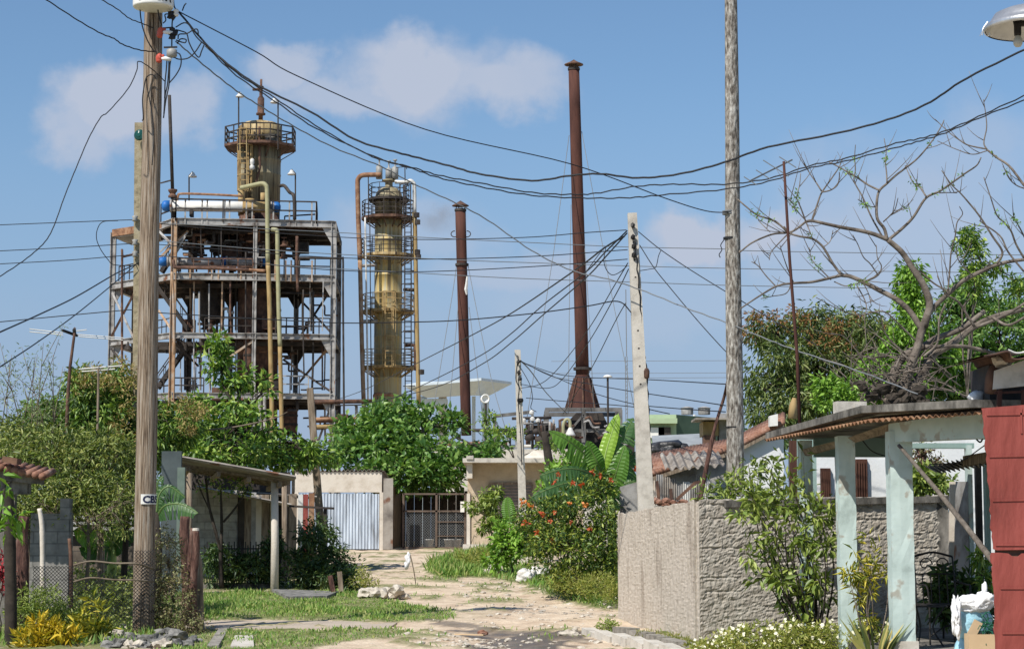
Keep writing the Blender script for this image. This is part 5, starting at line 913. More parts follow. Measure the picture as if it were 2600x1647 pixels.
mb = MB(); x0, x1 = P(180, 1400, 42).x, P(345, 1400, 42).x; mb.box(V((x0 + x1) / 2, 42, GZ(42) + .55), (x1 - x0, .15, 1.1)); one('low_wall', 'low brown block wall behind the banana plants', 'wall', mb, BRICK('brown_blocks', (.16, .125, .095), (.12, .095, .075), (.07, .06, .05), .4, .2))
t = thing('slat_house', 'dark slatted house front behind the banana plants at left', 'house', V(P(250, 1300, 46).x, 46, GZ(46))); mb = MB(); x0, x1 = P(170, 1300, 46).x, P(350, 1300, 46).x; mb.box(V((x0 + x1) / 2, 46.2, GZ(46) + 1.1), (x1 - x0, .2, 2.2)); mb.build('wall', m_dark, t)
for k in range(6): mb = MB(); z = P(1, 1285 + k * 14, 46).z; mb.bar(V(x0, 45.95, z), V(x1, 45.95, z), .06, .07); mb.build('slat', m_steel, t)
def trunkpost(label, pts, w, Y, mat, name='fence_post', cat='post', top=None):
    q = [P(x, y, Y) for x, y in pts]; q[0].z = min(q[0].z, GZ(Y)) - .05; mb = MB(); s_ = spline(q, 5); n = len(s_); ws = [w * S(Y) / 2 * (1.12 - .25 * i / n + .12 * noise.noise(V(i * .7, w, 3))) for i in range(n)]; t = thing(name, label, cat, q[0]); mb.tube(s_, ws, 12); mb.build('trunk', mat, t, True)
    if top: mb = MB(); mb.lathe(q[-1], [(ws[-1] * 1.05, -.01), (ws[-1] * 1.0, .03), (.01, .035)], 12); mb.build('cut_top', m_cream, t)
    return t
trunkpost('dark tree trunk at the far left edge', [(28, 1660), (27, 1500), (24, 1330), (20, 1240)], 30, 30.5, m_trunkd, 'tree_trunk', 'tree trunk')
trunkpost('thick red barked living fence post beside the dark trunk', [(60, 1500), (57, 1420), (56, 1360), (62, 1310)], 31, 32.2, m_trunkr); trunkpost('thin peeled whitish post in front of the block wall', [(112, 1490), (108, 1400), (106, 1330), (100, 1290)], 13, 33.6, m_cream)
trunkpost('black slanted steel fence post beside the block wall', [(183, 1500), (180, 1430), (176, 1366)], 10, 32.4, m_rustd); trunkpost('orange brown banana stem post behind the fence', [(258, 1490), (256, 1400), (252, 1330), (250, 1290)], 18, 36, m_woodw); trunkpost('dark twisted post behind the thick wooden pole', [(310, 1480), (318, 1400), (322, 1320)], 16, 36.5, m_trunkd)
trunkpost('reddish stump post with a pale cut top right of the thick wooden pole', [(500, 1620), (490, 1530), (492, 1460), (498, 1390), (497, 1345)], 19, 33.2, m_trunkr, top=True); trunkpost('grey and red peeling living post beside the stump', [(510, 1600), (508, 1520), (506, 1440), (500, 1400)], 17, 33.6, m_timber); trunkpost('fibrous reddish trunk behind the peeling posts', [(480, 1560), (474, 1450), (468, 1360), (470, 1310)], 27, 34.5, m_trunkr); trunkpost('thin red trunk between the fibrous trunk and the stump', [(488, 1590), (482, 1500), (484, 1400), (490, 1340)], 14, 33.9, m_trunkr)
t = thing('wire_fence', 'sagging chain link fence across the front of the left yard', 'fence', GP(220, 1580)); mb = MB(); mesh(mb, P(80, 1600, 32.3) - V(0, 0, .25), P(183, 1600, 32.3) - P(80, 1600, 32.3), V(0, 0, 1.25), 11, 22, .008); mesh(mb, P(183, 1600, 32.3) - V(0, 0, .25), P(338, 1600, 32.45) - P(183, 1600, 32.3), V(0, 0, 1.1), 15, 19, .006); mb.build('wire_mesh', m_blkmet, t)
mb = MB(); mesh(mb, P(338, 1600, 32.52), P(392, 1600, 32.52) - P(338, 1600, 32.52), V(0, 0, 1.25), 6, 22, .008); mb.build('wire_mesh', m_blkmet, t)
for y in (1428, 1470): mb = MB(); mb.tube(spline([P(187, y + 6, 32.2), P(230, y - 4, 32.2), P(290, y + 1, 32.2), P(345, y + 2, 32.2), P(390, y - 3 + (18 if y < 1450 else 8), 32.5)], 6), .016, 6); mb.build('tie_branch', m_twig, t, True)
# stones at pole base
k = 0
for x, y, s_, c in ((300, 1620, .16, m_rock), (325, 1600, .12, m_rock), (350, 1628, .17, m_rockd), (385, 1606, .15, m_rock), (395, 1634, .2, m_rockd), (425, 1616, .17, m_rockd), (455, 1625, .2, m_rockd), (300, 1645, .18, m_rockd), (345, 1650, .16, m_rock), (420, 1650, .2, m_rock), (470, 1645, .18, m_rockd), (500, 1632, .14, m_rockd), (375, 1648, .14, m_rockd), (275, 1632, .13, m_rockd)):
    mb = MB(); p = GP(x, min(y, 1646)); s_ *= .78; mb.rock(p + V(0, -.25, s_ * .35), (s_, s_ * .85, s_ * .7), k + 3, 3, .95); o = mb.build('stone', c); k += 1
    tag(o, ['pale', 'dark'][c is m_rockd] + ' angular stone in the heap by the wooden pole, ' + ['at the left edge', 'under the fence', 'just left of the pole', 'touching the pole foot', 'before the pole foot', 'right of the pole', 'below the dry tangle', 'lowest at left', 'lowest below the pole', 'lowest to the right', 'near the peeling posts', 'rightmost by the kerb', 'between larger stones', 'beside the croton'][k - 1], 'stone', 'stones heaped at the pole foot')
# rocks and sacks on the lane
mb = MB(); p = GP(968, 1520)
for i in range(7): mb.rock(p + V((i - 3) * .11, random.uniform(-.1, .1), .08 + random.uniform(0, .1)), (.16, .16, .11), i + 20, 2, .6)
one('boulder', 'pitted white limestone boulder at the lawn edge', 'boulder', mb, m_rock)
for k, (x, y, s_, l) in enumerate(((1250, 1452, .2, 'pale rough stone below the small leafy tree'), (1236, 1456, .12, 'small pale stone left of the rough stone pile'), (1268, 1456, .13, 'small pale stone beside the white sacks'), (1030, 1520, .1, 'low flat stone right of the limestone boulder'), (1332, 1478, .13, 'brownish stone in front of the sacks'))):
    mb = MB(); p = GP(x, y); mb.rock(p + V(0, 0, s_ * .4), (s_ * 1.3, s_, s_ * .7), k + 40, 2, .6); one('rock', l, 'rock', mb, m_rock)
for x, y, d, l in ((1335, 1478, (.22, .2, .2), 'greyish tied plastic sack at the foot of the bush'), (1366, 1472, (.26, .2, .19), 'white plastic sack lying behind the greyish sack')):
    p = GP(x, y); mb = MB(); mb.rock(p + V(0, 0, d[2] * .7), d, x, 4, .3, 0, .35); mb.rock(p + V(d[0] * .8, .05, d[2] * 1.2), (d[0] * .35, d[1] * .4, d[2] * .4), x + 1, 2, .5); one('sack', l, 'sack', mb, m_sack, 'white sacks by the bush', True)
p = GP(1057, 1487); t = thing('marker_stick', 'thin stick with a white rag standing in the lane', 'stick', p); mb = MB(); mb.tube(spline([p - V(0, 0, .05), P(1051, 1450, p.y), P(1042, 1408, p.y)], 4), .014, 6); mb.build('stick', m_twig, t, True); mb = MB(); mb.rock(P(1036, 1420, p.y), (.06, .05, .14), 3, 3, .7); mb.rock(P(1032, 1435, p.y), (.05, .04, .09), 5, 2, .7); mb.build('rag', m_whitebag, t, True)
mb = MB(); p = GP(1225, 1610); mb.rock(p + V(0, 0, .03), (.09, .07, .05), 77, 2, .4); one('clod', 'small red brown brick lump on the wet lane', 'brick', mb, m_tile)
mb = MB(); a, b = GP(1155, 1612), GP(1228, 1614); mb.bar(a + V(0, 0, .02), b + V(0, 0, .02), .05, .02); one('lath', 'pale yellowish lath lying on the wet lane', 'lath', mb, m_card)
mb = MB(); p = GP(1440, 1616); mb.rock(p + V(0, 0, .05), (.16, .09, .05), 78, 2, .5); mb.rock(p + V(.12, .1, .1), (.05, .1, .04), 79, 2, .5); one('flat_rock', 'flat pale rock by the puddle near the right kerb', 'rock', mb, m_rock)
# =================================================================== FAR RIGHT MID-GROUND BUILDINGS
def boxh(name, label, x0, x1, yt, yb, Y, dep, mat, parts=None, cat='building'):
    a, b = P(x0, yt, Y), P(x1, yt, Y); zb = P(x0, yb, Y).z; t = thing(name, label, cat, V((a.x + b.x) / 2, Y, zb)); mb = MB(); mb.box(V((a.x + b.x) / 2, Y + dep / 2, (a.z + zb) / 2), (b.x - a.x, dep, a.z - zb)); mb.build('wall', mat, t); return t
t = boxh('green_building', 'pale and dark green flat roofed building beyond the tiled roofs', 1640, 1717, 1052, 1374, 100, 7, m_green); mb = MB(); a, b = P(1717, 1052, 100), P(1800, 1062, 105); mb.prism([V(a.x + .003, 100, a.z), V(b.x + 1.6, 103, a.z - .1), V(b.x + 1.6, 103, 1.3), V(a.x + .003, 100, 1.3)], (0, 4, 0)); mb.build('side_wall', m_dgreen, t)
mb = MB(); mb.box(V(P(1680, 1066, 99.6).x, 99.75, P(1, 1068, 99.6).z), (1.5, .5, .25)); mb.build('ledge', m_green, t)
for x, y, w, m in ((1668, 1098, .7, m_white), (1687, 1097, .6, m_dark), (1752, 1100, .5, m_dark)): mb = MB(); mb.box(P(x, y, 99.9 if x < 1700 else 101.2), (w, .2, .5)); mb.build('window', m, t)
mb = MB(); mb.tube([P(1763, 1052, 100.9), P(1763, 1070, 100.9), P(1760, 1092, 100.9)], .07, 6); mb.build('drain_pipe', m_white, t)
for x in (1745, 1788): mb = MB(); mb.lathe(P(x, 1052, 102), [(.3, 0), (.3, .3), (.35, .32), (.1, .4)], 12); mb.build('roof_vent', m_steel, t)
t = boxh('grey_roofed_shed', 'pale building with a sloping grey sheet roof below the green one', 1650, 1860, 1160, 1374, 70, 5, m_wwall); mb = MB(); a, b = P(1655, 1110, 74), P(1786, 1104, 74); c, d = P(1810, 1145, 70), P(1660, 1150, 70); mb.prism([d, c, b, a], (0, 0, .06)); mb.build('roof', m_greyr, t)
mb = MB(); mb.prism([P(1730, 1140, 68), P(1795, 1136, 68), P(1795, 1152, 68), P(1730, 1156, 68)], (0, .2, 0)); mb.build('parapet', m_white, t)
mb = MB()
for i in range(12): mb.rock(P(random.uniform(1660, 1715), random.uniform(1132, 1150), 66), (.5, .4, .2), i + 60, 2, .7)
one('tarpaulin_heap', 'crumpled black tarpaulin heap on the tiled roof', 'tarpaulin', mb, m_tarp, None, True)
t = boxh('roof_cabin', 'small ochre boarded cabin perched behind the tall grey pole', 1785, 1824, 1070, 1105, 62, 1.2, m_yelp, cat='cabin'); mb = MB(); mb.box(P(1815, 1066, 62.3), (1.3, 1.6, .06)); mb.build('roof', m_corr, t); mb = MB(); mb.box(P(1800, 1118, 62.2), (.35, .6, .3)); mb.build('support', m_rustd, t); mb = MB(); q = P(1805, 1128, 62.6); mb.box(V(q.x, 62.8, (q.z + 1) / 2), (1.2, 1, q.z - 1)); mb.build('base', m_greyr, t)
mb = MB(); a = P(1838, 1150, 62); mb.box(P(1836, 1100, 62.3), (.3, .5, 1.2)); mb.build('side_board', m_steel, t)
def tileroof(name, label, quad, nc, wallq=None, wallm=None):
    t = thing(name, label, 'house', quad[0] - V(0, 0, 1)); a, b, c, d = quad; mb = MB()
    for k in range(nc): u = (k + .5) / nc; mb.tube([a.lerp(b, u), d.lerp(c, u)], [.07, .07], 7)
    mb.build('roof', m_tile, t, True); mb = MB(); mb.prism([a - V(0, 0, .06), b - V(0, 0, .06), c - V(0, 0, .06), d - V(0, 0, .06)], (0, 0, -.08)); mb.build('roof_boards', m_timber, t)
    if wallq: mb = MB(); mb.prism(wallq, (0, .2, 0)); mb.build('wall', wallm, t)
    return t
tileroof('tiled_house', 'weathered clay tiled roof sloping up behind the pale concrete pole', [P(1620, 1215, 43), P(1850, 1140, 43), P(1860, 1118, 46), P(1640, 1160, 46)], 26, [P(1575, 1235, 43.2), P(1620, 1222, 43.2), P(1850, 1150, 43.2), P(1852, 1415, 43.2), P(1575, 1415, 43.2)], m_steel)
t = thing('sheet_lean_to', 'shabby lean-to of corrugated sheets behind the rough wall', 'lean-to', P(1720, 1290, 41)); mb = MB(); a, b = P(1690, 1190, 41), P(1842, 1180, 41); mb.corr(a, b - a, V(0, 1.5, .35), 7, .04, .015, 8); mb.build('roof', m_corr, t)
for k in range(9): mb = MB(); a = P(1650 + k * 17, 1282, 41.2); mb.corr(a, V(17 * S(41), 0, 0), V(0, 0, random.uniform(.42, .62)), 3, .012, .006, 4); mb.build('wall_sheet', random.choice([m_corr, m_whitem, m_cream, m_steel]), t)
mb = MB()
for x, y0, x1, y1 in ((1674, 1285, 1668, 1220), (1705, 1280, 1703, 1240), (1718, 1268, 1765, 1225), (1765, 1225, 1785, 1222)): mb.bar(P(x, y0, 40.6), P(x1, y1, 40.6), .06, .06, V(0, 1, 0))
mb.build('prop', m_rustd, t)
mb = MB(); q0, q1 = P(1640, 1284, 40.3), P(1870, 1284, 40.3); mb.box(V((q0.x + q1.x) / 2, 40.3, (q0.z + GZ(40)) / 2), (q1.x - q0.x, .3, q0.z - GZ(40))); mb.build('base_wall', m_concm, t); mb = MB(); a = P(1822, 1270, 40.4); mb.box(P(1838, 1255, 40.9), (.42, .1, .5)); mb.build('grey_panel', m_greyr, t)
mb = MB()
for i in range(16): mb.rock(P(random.uniform(1660, 1780), random.uniform(1268, 1285), 40.2), (.1, .1, .06), i, 1, .5)
one('tile_rubble', 'broken red tile rubble on a low wall behind the rough wall', 'rubble', mb, m_tile)
t = tileroof('white_house', 'white gabled house with clay tile verge between grey pole and porch', [P(1858, 1140, 47), P(1990, 1072, 47), P(1992, 1050, 49), P(1870, 1112, 49)], 16, [P(1872, 1142, 47.2), P(1990, 1086, 47.2), P(1990, 1400, 47.2), P(1872, 1400, 47.2)], m_wwall)
mb = MB(); mb.prism([P(1955, 1082, 46.8), P(1975, 1080, 46.8), P(1975, 1050, 46.8), P(1955, 1055, 46.8)], (0, .3, 0)); mb.build('chimney', m_white, t)
mb = MB(); q = [P(1760, 1400, 39), P(1775, 1285, 39), P(1795, 1180, 39), P(1815, 1085, 39), P(1838, 1010, 39), P(1847, 970, 38.5)]; mb.tube(spline(q, 5), [.045] * 14 + [.03] * 12, 7); one('leaning_rod', 'long crooked brown rod leaning on the tall grey pole', 'rod', mb, m_trunkr, None, True)
# =================================================================== RIGHT HOUSE
WF0 = V(2.77, 30.55, 0); WB0 = V(1.86, 36.3, 0); WR = V(6.75, 31.9, 0); n_ = (WR - WF0).normalized(); nn = V(n_.y, -n_.x, 0)
t = thing('rough_wall', 'rough cast grey concrete block wall at the lane corner', 'wall', WF0)
zt1, zt2, zt3 = P(1762, 1268, 30.55).z, P(1566, 1305, 36.3).z, P(2390, 1258, 31.9).z
def wallseg(a, b, z0, za, zb, th, mat, off, name, amp=.018, fr=1.0, sp_=.024):
    d = (b - a).normalized(); nrm = V(d.y, -d.x, 0); L = (b - a).length; nu, nv = int(L / sp_), 92; mb = MB(); vs = []
    for i in range(nu + 1):
        for j in range(nv + 1):
            u, v = i / nu, j / nv; p = a.lerp(b, u); top = za + (zb - za) * u + .03 * noise.noise(V(u * L * 2.5, 3, off)) + .018 * noise.noise(V(u * L * 9, 5, off)); z = z0 + (top - z0) * v
            k = amp * (noise.noise(V(p.x * 13, p.y * 9, z * 22 + p.x * 4)) + .8 * noise.noise(V(p.x * 24 + p.y * 9, z * 31, off))) if 0 < i < nu and j < nv else 0
            zc = (z + .08 + .02 * noise.noise(V(u * L * 1.3, 1, off))) % .215
            if zc < .022 and name == 'front_face' and 0 < i < nu and noise.noise(V(u * L * 1.7, z * 3, 9)) > -.12: k -= .014
            vs.append(p + V(0, 0, z) + nrm * k)
    K = nv + 1; fs = [(i * K + j, (i + 1) * K + j, (i + 1) * K + j + 1, i * K + j + 1) for i in range(nu) for j in range(nv)]
    mb.add(vs, fs); bk = -nrm * th; top = [vs[i * K + nv] for i in range(nu + 1)]; back = [v + bk for v in top]; mb.add(top + back, [(i, i + 1, nu + 1 + i + 1, nu + 1 + i) for i in range(nu)])
    low = [V(v.x, v.y, z0) for v in back]; mb.add(back + low, [(i, i + 1, nu + 1 + i + 1, nu + 1 + i) for i in range(nu)]); e0, e1 = a + V(0, 0, z0), b + V(0, 0, z0)
    mb.add([e0, top[0], back[0], low[0]], [(3, 2, 1, 0)]) if name == 'lane_face' else mb.add([e1, top[-1], back[-1], low[-1]], [(0, 1, 2, 3)]); return mb.build(name, mat, t)
wallseg(WF0, WR, -.2, zt1, zt3, .18, m_wall, 1.0, 'front_face', .017); wallseg(WB0, WF0 + (WF0 - WB0).normalized() * -.003, -.2, zt2, zt1 - .005, .04, m_walls, 5.0, 'lane_face', .006)
mb = MB(); L_ = (WR - WF0).length; mb.bar(WF0 + n_ * .4 + V(0, 0.03, zt1 - .06), WR + V(0, 0.03, zt3 - .05), .17, .1); mb.build('capping', m_concd, t)
mb = MB(); mb.prism([WR + V(-.32, -.06, -.1), WR + V(.05, -.06, -.1), WR + V(.05, -.06, zt3 - .3), WR + V(-.32, -.06, zt3 + .02)], (0, .2, 0)); mb.build('end_pier', m_concd, t)
# porch house
t = thing('porch_house', 'pale aqua porch house with peeling pillars and a sagging roof', 'house', V(4.8, 26, 0)); FZ = .22
def pillar(x, w, y1, Yp, d=.26, base=False):
    c = P(x, 1400, Yp); zt_ = P(x, y1, Yp).z; ww = w * S(Yp); pt = MB(); n = 14; rr = random.Random(x)
    vs = []
    for i in range(n + 1):
        z = FZ - .15 + (zt_ - FZ + .15) * i / n
        for (qx, qy) in ((-1, -1), (-.15, -1.02), (.5, -1), (1, -1), (1, 1), (-1, 1)): vs.append(V(c.x + qx * ww / 2 + rr.uniform(-.006, .006), Yp + qy * d / 2 + rr.uniform(-.006, .006), z))
    K = 6; pt.add(vs, [(i * K + k, i * K + (k + 1) % K, (i + 1) * K + (k + 1) % K, (i + 1) * K + k) for i in range(n) for k in range(K)] + [tuple(n * K + k for k in range(K))]); o = pt.build('pillar', m_aqua, t)
    if base: pt = MB(); pt.box(V(c.x, Yp, FZ), (ww * 1.2, d * 1.25, .22)); pt.build('pillar_base', m_conc, t)
    return c, zt_
pillar(2287, 56, 1095, 25.5, .3, True); pillar(2150, 42, 1107, 27.6, .28); pillar(2048, 30, 1118, 29.4, .25)
mb = MB(); p2 = P(2287, 1100, 25.45); q2 = P(2500, 1100, 23.7); zb_, zu_ = P(2300, 1123, 25.45).z, P(2287, 1092, 25.45).z
mb.prism([V(p2.x - .14, 25.42, zb_), V(q2.x + .6, 23.2, zb_ - .02), V(q2.x + .6, 23.2, zb_ + .38), V(p2.x - .14, 25.42, zu_ + .08)], (.03, .26, 0)); mb.build('beam', m_aqua, t)
mb = MB(); mb.prism([P(2030, 1142, 29.35), P(2150, 1112, 27.5), P(2292, 1062, 25.6), P(2292, 1085, 25.6), P(2180, 1118, 27.3), P(2040, 1158, 29.35)], (.06, .02, 0)); mb.build('eave_board', m_wbrown if False else m_timber, t)
E0, E1, E2 = P(1950, 1112, 29.6), P(2209, 1062, 25.1), P(2500, 1040, 23.3); bk0, bk1 = V(8.6, 29.8, E0.z + .1), V(8.8, 26.0, E2.z + .15)
mb = MB(); up_ = V(0, 0, .09); edge = [P(1944, 1114, 29.9), P(2186, 1048, 25.2), P(2466, 1034, 23.3)]; 
mb.prism(edge + [V(8.8, 23.8, edge[-1].z), V(8.6, 29.9, edge[0].z), V(4.5, 30.1, edge[0].z)], up_); mb.build('roof_slab', m_concd, t)
def ceil_(name, pts, th, mat): mb = MB(); mb.prism(pts, (0, 0, th)); mb.build(name, mat, t)
ceil_('ceiling', [E0 + V(.1, 0, .02), E1 + V(.1, 0, .03), E2 + V(0, .05, .03), bk1 - V(0, 0, .1), bk0 - V(0, 0, .1), V(4.45, 29.95, E0.z)], .04, m_concy)
for (a, b, s_) in ((E0, E1, 64), (E1, E2, 36)):
    mb = MB(); d = b - a; inn = V(.35, .25, .07); mb.corr(a - V(.05, .02, .03), d, inn, s_ // 2, .02, .01, 6); mb.build('eave_sheet', m_ruston, t)
mb = MB(); mb.prism([V(3.6, 32, FZ - .4), V(4.35, 28, FZ - .4), V(5.3, 22, FZ - .4), V(11, 22, FZ - .4), V(10, 32, FZ - .4)], (0, 0, .4)); mb.build('floor', m_concd, t)
# back wall of the porch with its opening, doorway and door
YBk = 31.7; xz = lambda x, y, Y=YBk: P(x, y, Y)
def panel(name, x0, y0, x1, y1, Y, mat, th=.12): mb = MB(); a, b = P(x0, y0, Y), P(x1, y1, Y); mb.box(V((a.x + b.x) / 2, Y, (a.z + b.z) / 2), (abs(b.x - a.x), th, abs(b.z - a.z))); return mb.build(name, mat, t)
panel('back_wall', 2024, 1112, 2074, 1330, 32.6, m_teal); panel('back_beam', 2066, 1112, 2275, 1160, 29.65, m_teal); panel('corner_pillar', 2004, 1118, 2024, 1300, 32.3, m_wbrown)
panel('back_lintel', 2300, 1125, 2470, 1138, 30.6, m_teal, .2); panel('corner_pillar', 2452, 1130, 2475, 1620, 30.5, m_aqua, .2); panel('doorway', 2475, 1170, 2500, 1620, 30.8, m_dark); panel('corner_pillar', 2498, 1150, 2518, 1620, 30.0, m_teal, .2)  # the dark doorway panel stands in for the shade inside
mb = MB(); a = P(2420, 1224, 30.9); mb.prism([P(2428, 1222, 30.9), P(2458, 1222, 30.4), P(2462, 1600, 30.4), P(2420, 1600, 30.9)], (0, .05, 0)); mb.build('door_leaf', m_steel, t)
mb = MB(); mb.prism([P(2412, 1222, 31.1), P(2432, 1222, 31.1), P(2420, 1600, 31.1), P(2408, 1600, 31.1)], (0, .05, 0)); mb.build('door_frame', m_cream, t)
mb = MB(); a = P(2378, 1200, 29.5); b = P(2510, 1178, 27.5); mb.corr(a, b - a, V(0, .8, .12), 11, .03, .012, 6); mb.build('inner_awning', m_corr, t); mb = MB(); mb.bar(P(2450, 1170, 28.2), P(2510, 1160, 27.4), .06, .14); mb.build('awning_beam', m_timber, t)
mb = MB(); mb.tube(spline([P(2475, 1110, 27), P(2488, 1122, 27), P(2496, 1112, 27)], 5), .012, 5); mb.tube(spline([P(2190, 1118, 27.5), P(2215, 1145, 27.6), P(2250, 1158, 27.5)], 6), .008, 5); mb.tube(spline([P(2500, 1130, 27), P(2450, 1165, 28), P(2420, 1175, 28.5), P(2360, 1178, 29)], 6), .008, 5); mb.build('house_cable', m_black, t, True)
# white house seen through the porch
t = thing('whitewashed_house', 'whitewashed house wall with two brown shuttered windows seen through the porch', 'house', V(P(2170, 1250, 35.5).x, 35.5, GZ(35.5))); a, b = P(2060, 1140, 35.5), P(2700, 1140, 35.5); mb = MB(); mb.box(V((a.x + b.x) / 2, 37, (GZ(36) + 3.1) / 2), (b.x - a.x, 3, 3.3)); mb.build('wall', m_wwall, t)
for x0, y0, x1, y1 in ((2083, 1188, 2110, 1290), (2170, 1165, 2204, 1290)):
    mb = MB(); a, b = P(x0, y0, 35.45), P(x1, y1, 35.45); mb.box(V((a.x + b.x) / 2, 35.47, (a.z + b.z) / 2), (b.x - a.x, .08, a.z - b.z)); w = mb.build('window', m_wbrown, t)
    mb = MB()
    for k in range(5): mb.bar(V(a.x + (b.x - a.x) * (k + .5) / 5, 35.41, b.z), V(a.x + (b.x - a.x) * (k + .5) / 5, 35.41, a.z - .05), .025, .03, V(0, 1, 0))
    o = mb.build('shutter_bars', m_wbrown, w, loc=wloc(t)); o.location = (0, 0, 0)
# roof oddments
mb = MB(); c = P(2158, 1038, 28.4); mb.box(c, (.42, .2, .2), Matrix.Rotation(.15, 3, 'Z'))
for k in (-1, 1): mb.box(c + V(k * .1, -.098, 0), (.11, .02, .12), Matrix.Rotation(.15, 3, 'Z'))
one('hollow_block', 'pale hollow concrete block lying on the porch roof', 'block', mb, m_conc); mb = MB(); mb.tube([P(2012, 1062, 30), P(2014, 1030, 30), P(2017, 1010, 30)], [.07, .06, .03], 8); one('wood_stump', 'short tan wooden stump standing on the porch roof corner', 'stump', mb, m_yelp, None, True)
mb = MB(); mb.box(P(2482, 1028, 24.6), (.17, .2, .12)); one('red_box', 'small dark red metal box on the porch roof edge', 'box', mb, m_red)
# rusty antenna pole at roof
t = thing('antenna_mast', 'rusty television mast with a slanted aerial at the porch roof corner', 'antenna', P(2031, 1110, 31)); mb = MB(); mb.tube([P(2032, 1115, 31), P(2024, 900, 31), P(2005, 660, 31), P(1990, 410, 31)], [.028, .026, .023, .02], 8); mb.build('mast', m_rust, t, True)
mb = MB(); mb.bar(P(1903, 460, 30.6), P(2011, 406, 31.3), .022)
for u, l in ((.02, 18), (.32, 20), (.62, 36), (.9, 24)): x, y = 1903 + 108 * u, 460 - 54 * u; mb.bar(P(x - l * .9, y - l * .55, 31), P(x + l * .9, y + l * .6, 31), .013)
mb.build('aerial', m_grayw, t)
# red sheet panel
YP_ = 21.5; t = thing('red_sheet_panel', 'red painted sheet metal panel with a torn seam at the right edge', 'gate', V(P(2560, 1600, YP_).x, YP_, 0)); e = [(2494, 1036), (2500, 1100), (2505, 1180), (2513, 1260), (2516, 1330), (2521, 1393), (2530, 1396)]; e2 = [(2516, 1402), (2519, 1450), (2523, 1500), (2524, 1580), (2526, 1680)]
mb = MB(); rj = random.Random(3); ee = [P(x, y, YP_) for x, y in e]; j = []
for u, v in zip(ee, ee[1:]):
    for k in range(6): j.append(u.lerp(v, k / 6) + V(rj.uniform(-.011, .011), 0, 0))
x2 = P(2760, 1300, YP_).x; mb.prism(j + [ee[-1]] + [V(x2, YP_, P(1, 1392, YP_).z), V(x2, YP_, P(1, 1015, YP_).z)], (0, .02, 0)); mb.build('upper_sheet', m_red, t)
mb = MB(); ee = [P(x, y, YP_ - .025) for x, y in e2]; j = []
for u, v in zip(ee, ee[1:]):
    for k in range(6): j.append(u.lerp(v, k / 6) + V(rj.uniform(-.011, .011), 0, 0))
wv = [P(x, y, YP_ - .025) for x, y in ((2700, 1403), (2640, 1402), (2595, 1404), (2585, 1412), (2570, 1411), (2560, 1404), (2540, 1402))]; mb.prism(j + [ee[-1], V(x2, YP_ - .025, ee[-1].z)] + wv, (0, .02, 0)); mb.build('lower_sheet', m_red, t)
mb = MB()
for y, x in ((1052, 2505), (1158, 2512), (1270, 2520), (1382, 2528), (1492, 2540), (1606, 2545)): a = P(x, y, YP_ - (.005 if y < 1390 else .03)); mb.bar(a, V(x2, a.y, a.z + (.02 if y < 1300 else 0)), .012, .022)
mb.bar(P(2592, 1036, YP_ - .004), P(2594, 1100, YP_ - .004), .02, .014, V(0, 1, 0)); mb.build('pressed_rib', m_red, t)
mb = MB(); mb.bar(V(P(2560, 1400, YP_ + .1).x, YP_ + .08, 0), V(P(2560, 1400, YP_ + .1).x, YP_ + .08, P(1, 1030, YP_).z), .06, .06, V(0, 1, 0)); mb.build('post', m_rustd, t); mb = MB(); mb.box(V(P(2640, 1400, YP_).x, YP_ + .06, P(1, 1400, YP_).z), (.9, .04, .16)); mb.build('seam_backing', m_rustd, t)  # dark strip added behind the seam so its gap reads as shade
# tin hut behind red panel
t = thing('tin_hut', 'patched tin hut with a grey board and curled roof sheets above the red panel', 'hut', V(P(2570, 1000, 23.5).x, 23.5, 0)); mb = MB(); mb.prism([P(2527, 940, 23.2), P(2640, 900, 23.2), P(2640, 975, 23.2), P(2523, 988, 23.2)], (0, .06, 0)); mb.build('front_board', m_conc, t)
mb = MB(); mb.tube(spline([P(2515, 996, 23.4), P(2517, 960, 23.35), P(2530, 935, 23.4), P(2545, 930, 23.6)], 4), .07, 8); mb.build('rolled_sheet', m_rustd, t, True)
def curl(pts, dep, mat): mb = MB(); q = [P(*p) for p in pts]; s_ = spline(q, 6); mb.add([p for p in s_] + [p + V(0, dep, .05) for p in s_] + [p + V(0, 0, .02) for p in s_] + [p + V(0, dep, .07) for p in s_], [(i, i + 1, len(s_) + i + 1, len(s_) + i) for i in range(len(s_) - 1)] + [(2 * len(s_) + i, 3 * len(s_) + i, 3 * len(s_) + i + 1, 2 * len(s_) + i + 1) for i in range(len(s_) - 1)] + [(i, 2 * len(s_) + i, 2 * len(s_) + i + 1, i + 1) for i in range(len(s_) - 1)]); mb.build('roof_sheet', mat, t, True)
curl([(2498, 906, 22.6), (2525, 902, 22.7), (2560, 895, 22.8), (2572, 912, 22.8), (2600, 912, 22.8), (2660, 890, 22.8)], 1.8, m_rustd); curl([(2560, 890, 22.9), (2590, 898, 22.9), (2660, 880, 22.9)], 1.8, m_whitem)
mb = MB(); mb.box(V(P(2590, 1010, 24).x + .2, 24.3, P(1, 1010, 24).z), (1.2, 1, .75)); mb.build('interior_shade', m_dark, t); mb = MB()  # solid dark box stands in for the shade inside the hut
for x in (2536, 2598): mb.bar(P(x, 1045, 23.2), P(x + 2, 990, 23.2), .05, .05, V(0, 1, 0))
mb.bar(P(2525, 997, 23.2), P(2640, 993, 23.2), .025); mb.build('rail', m_rust, t)
for x in (2560, 2640): mb = MB(); q = P(x, 1040, 24.2); mb.bar(V(q.x, 24.2, 0), V(q.x, 24.2, q.z + .2), .08, .08, V(0, 1, 0)); mb.build('post', m_timber, t)
mb = MB(); mb = MB(); mb.rock(P(2545, 918, 23.3), (.12, .1, .07), 5, 2, .5); mb.build('roof_stone', m_rock, t)
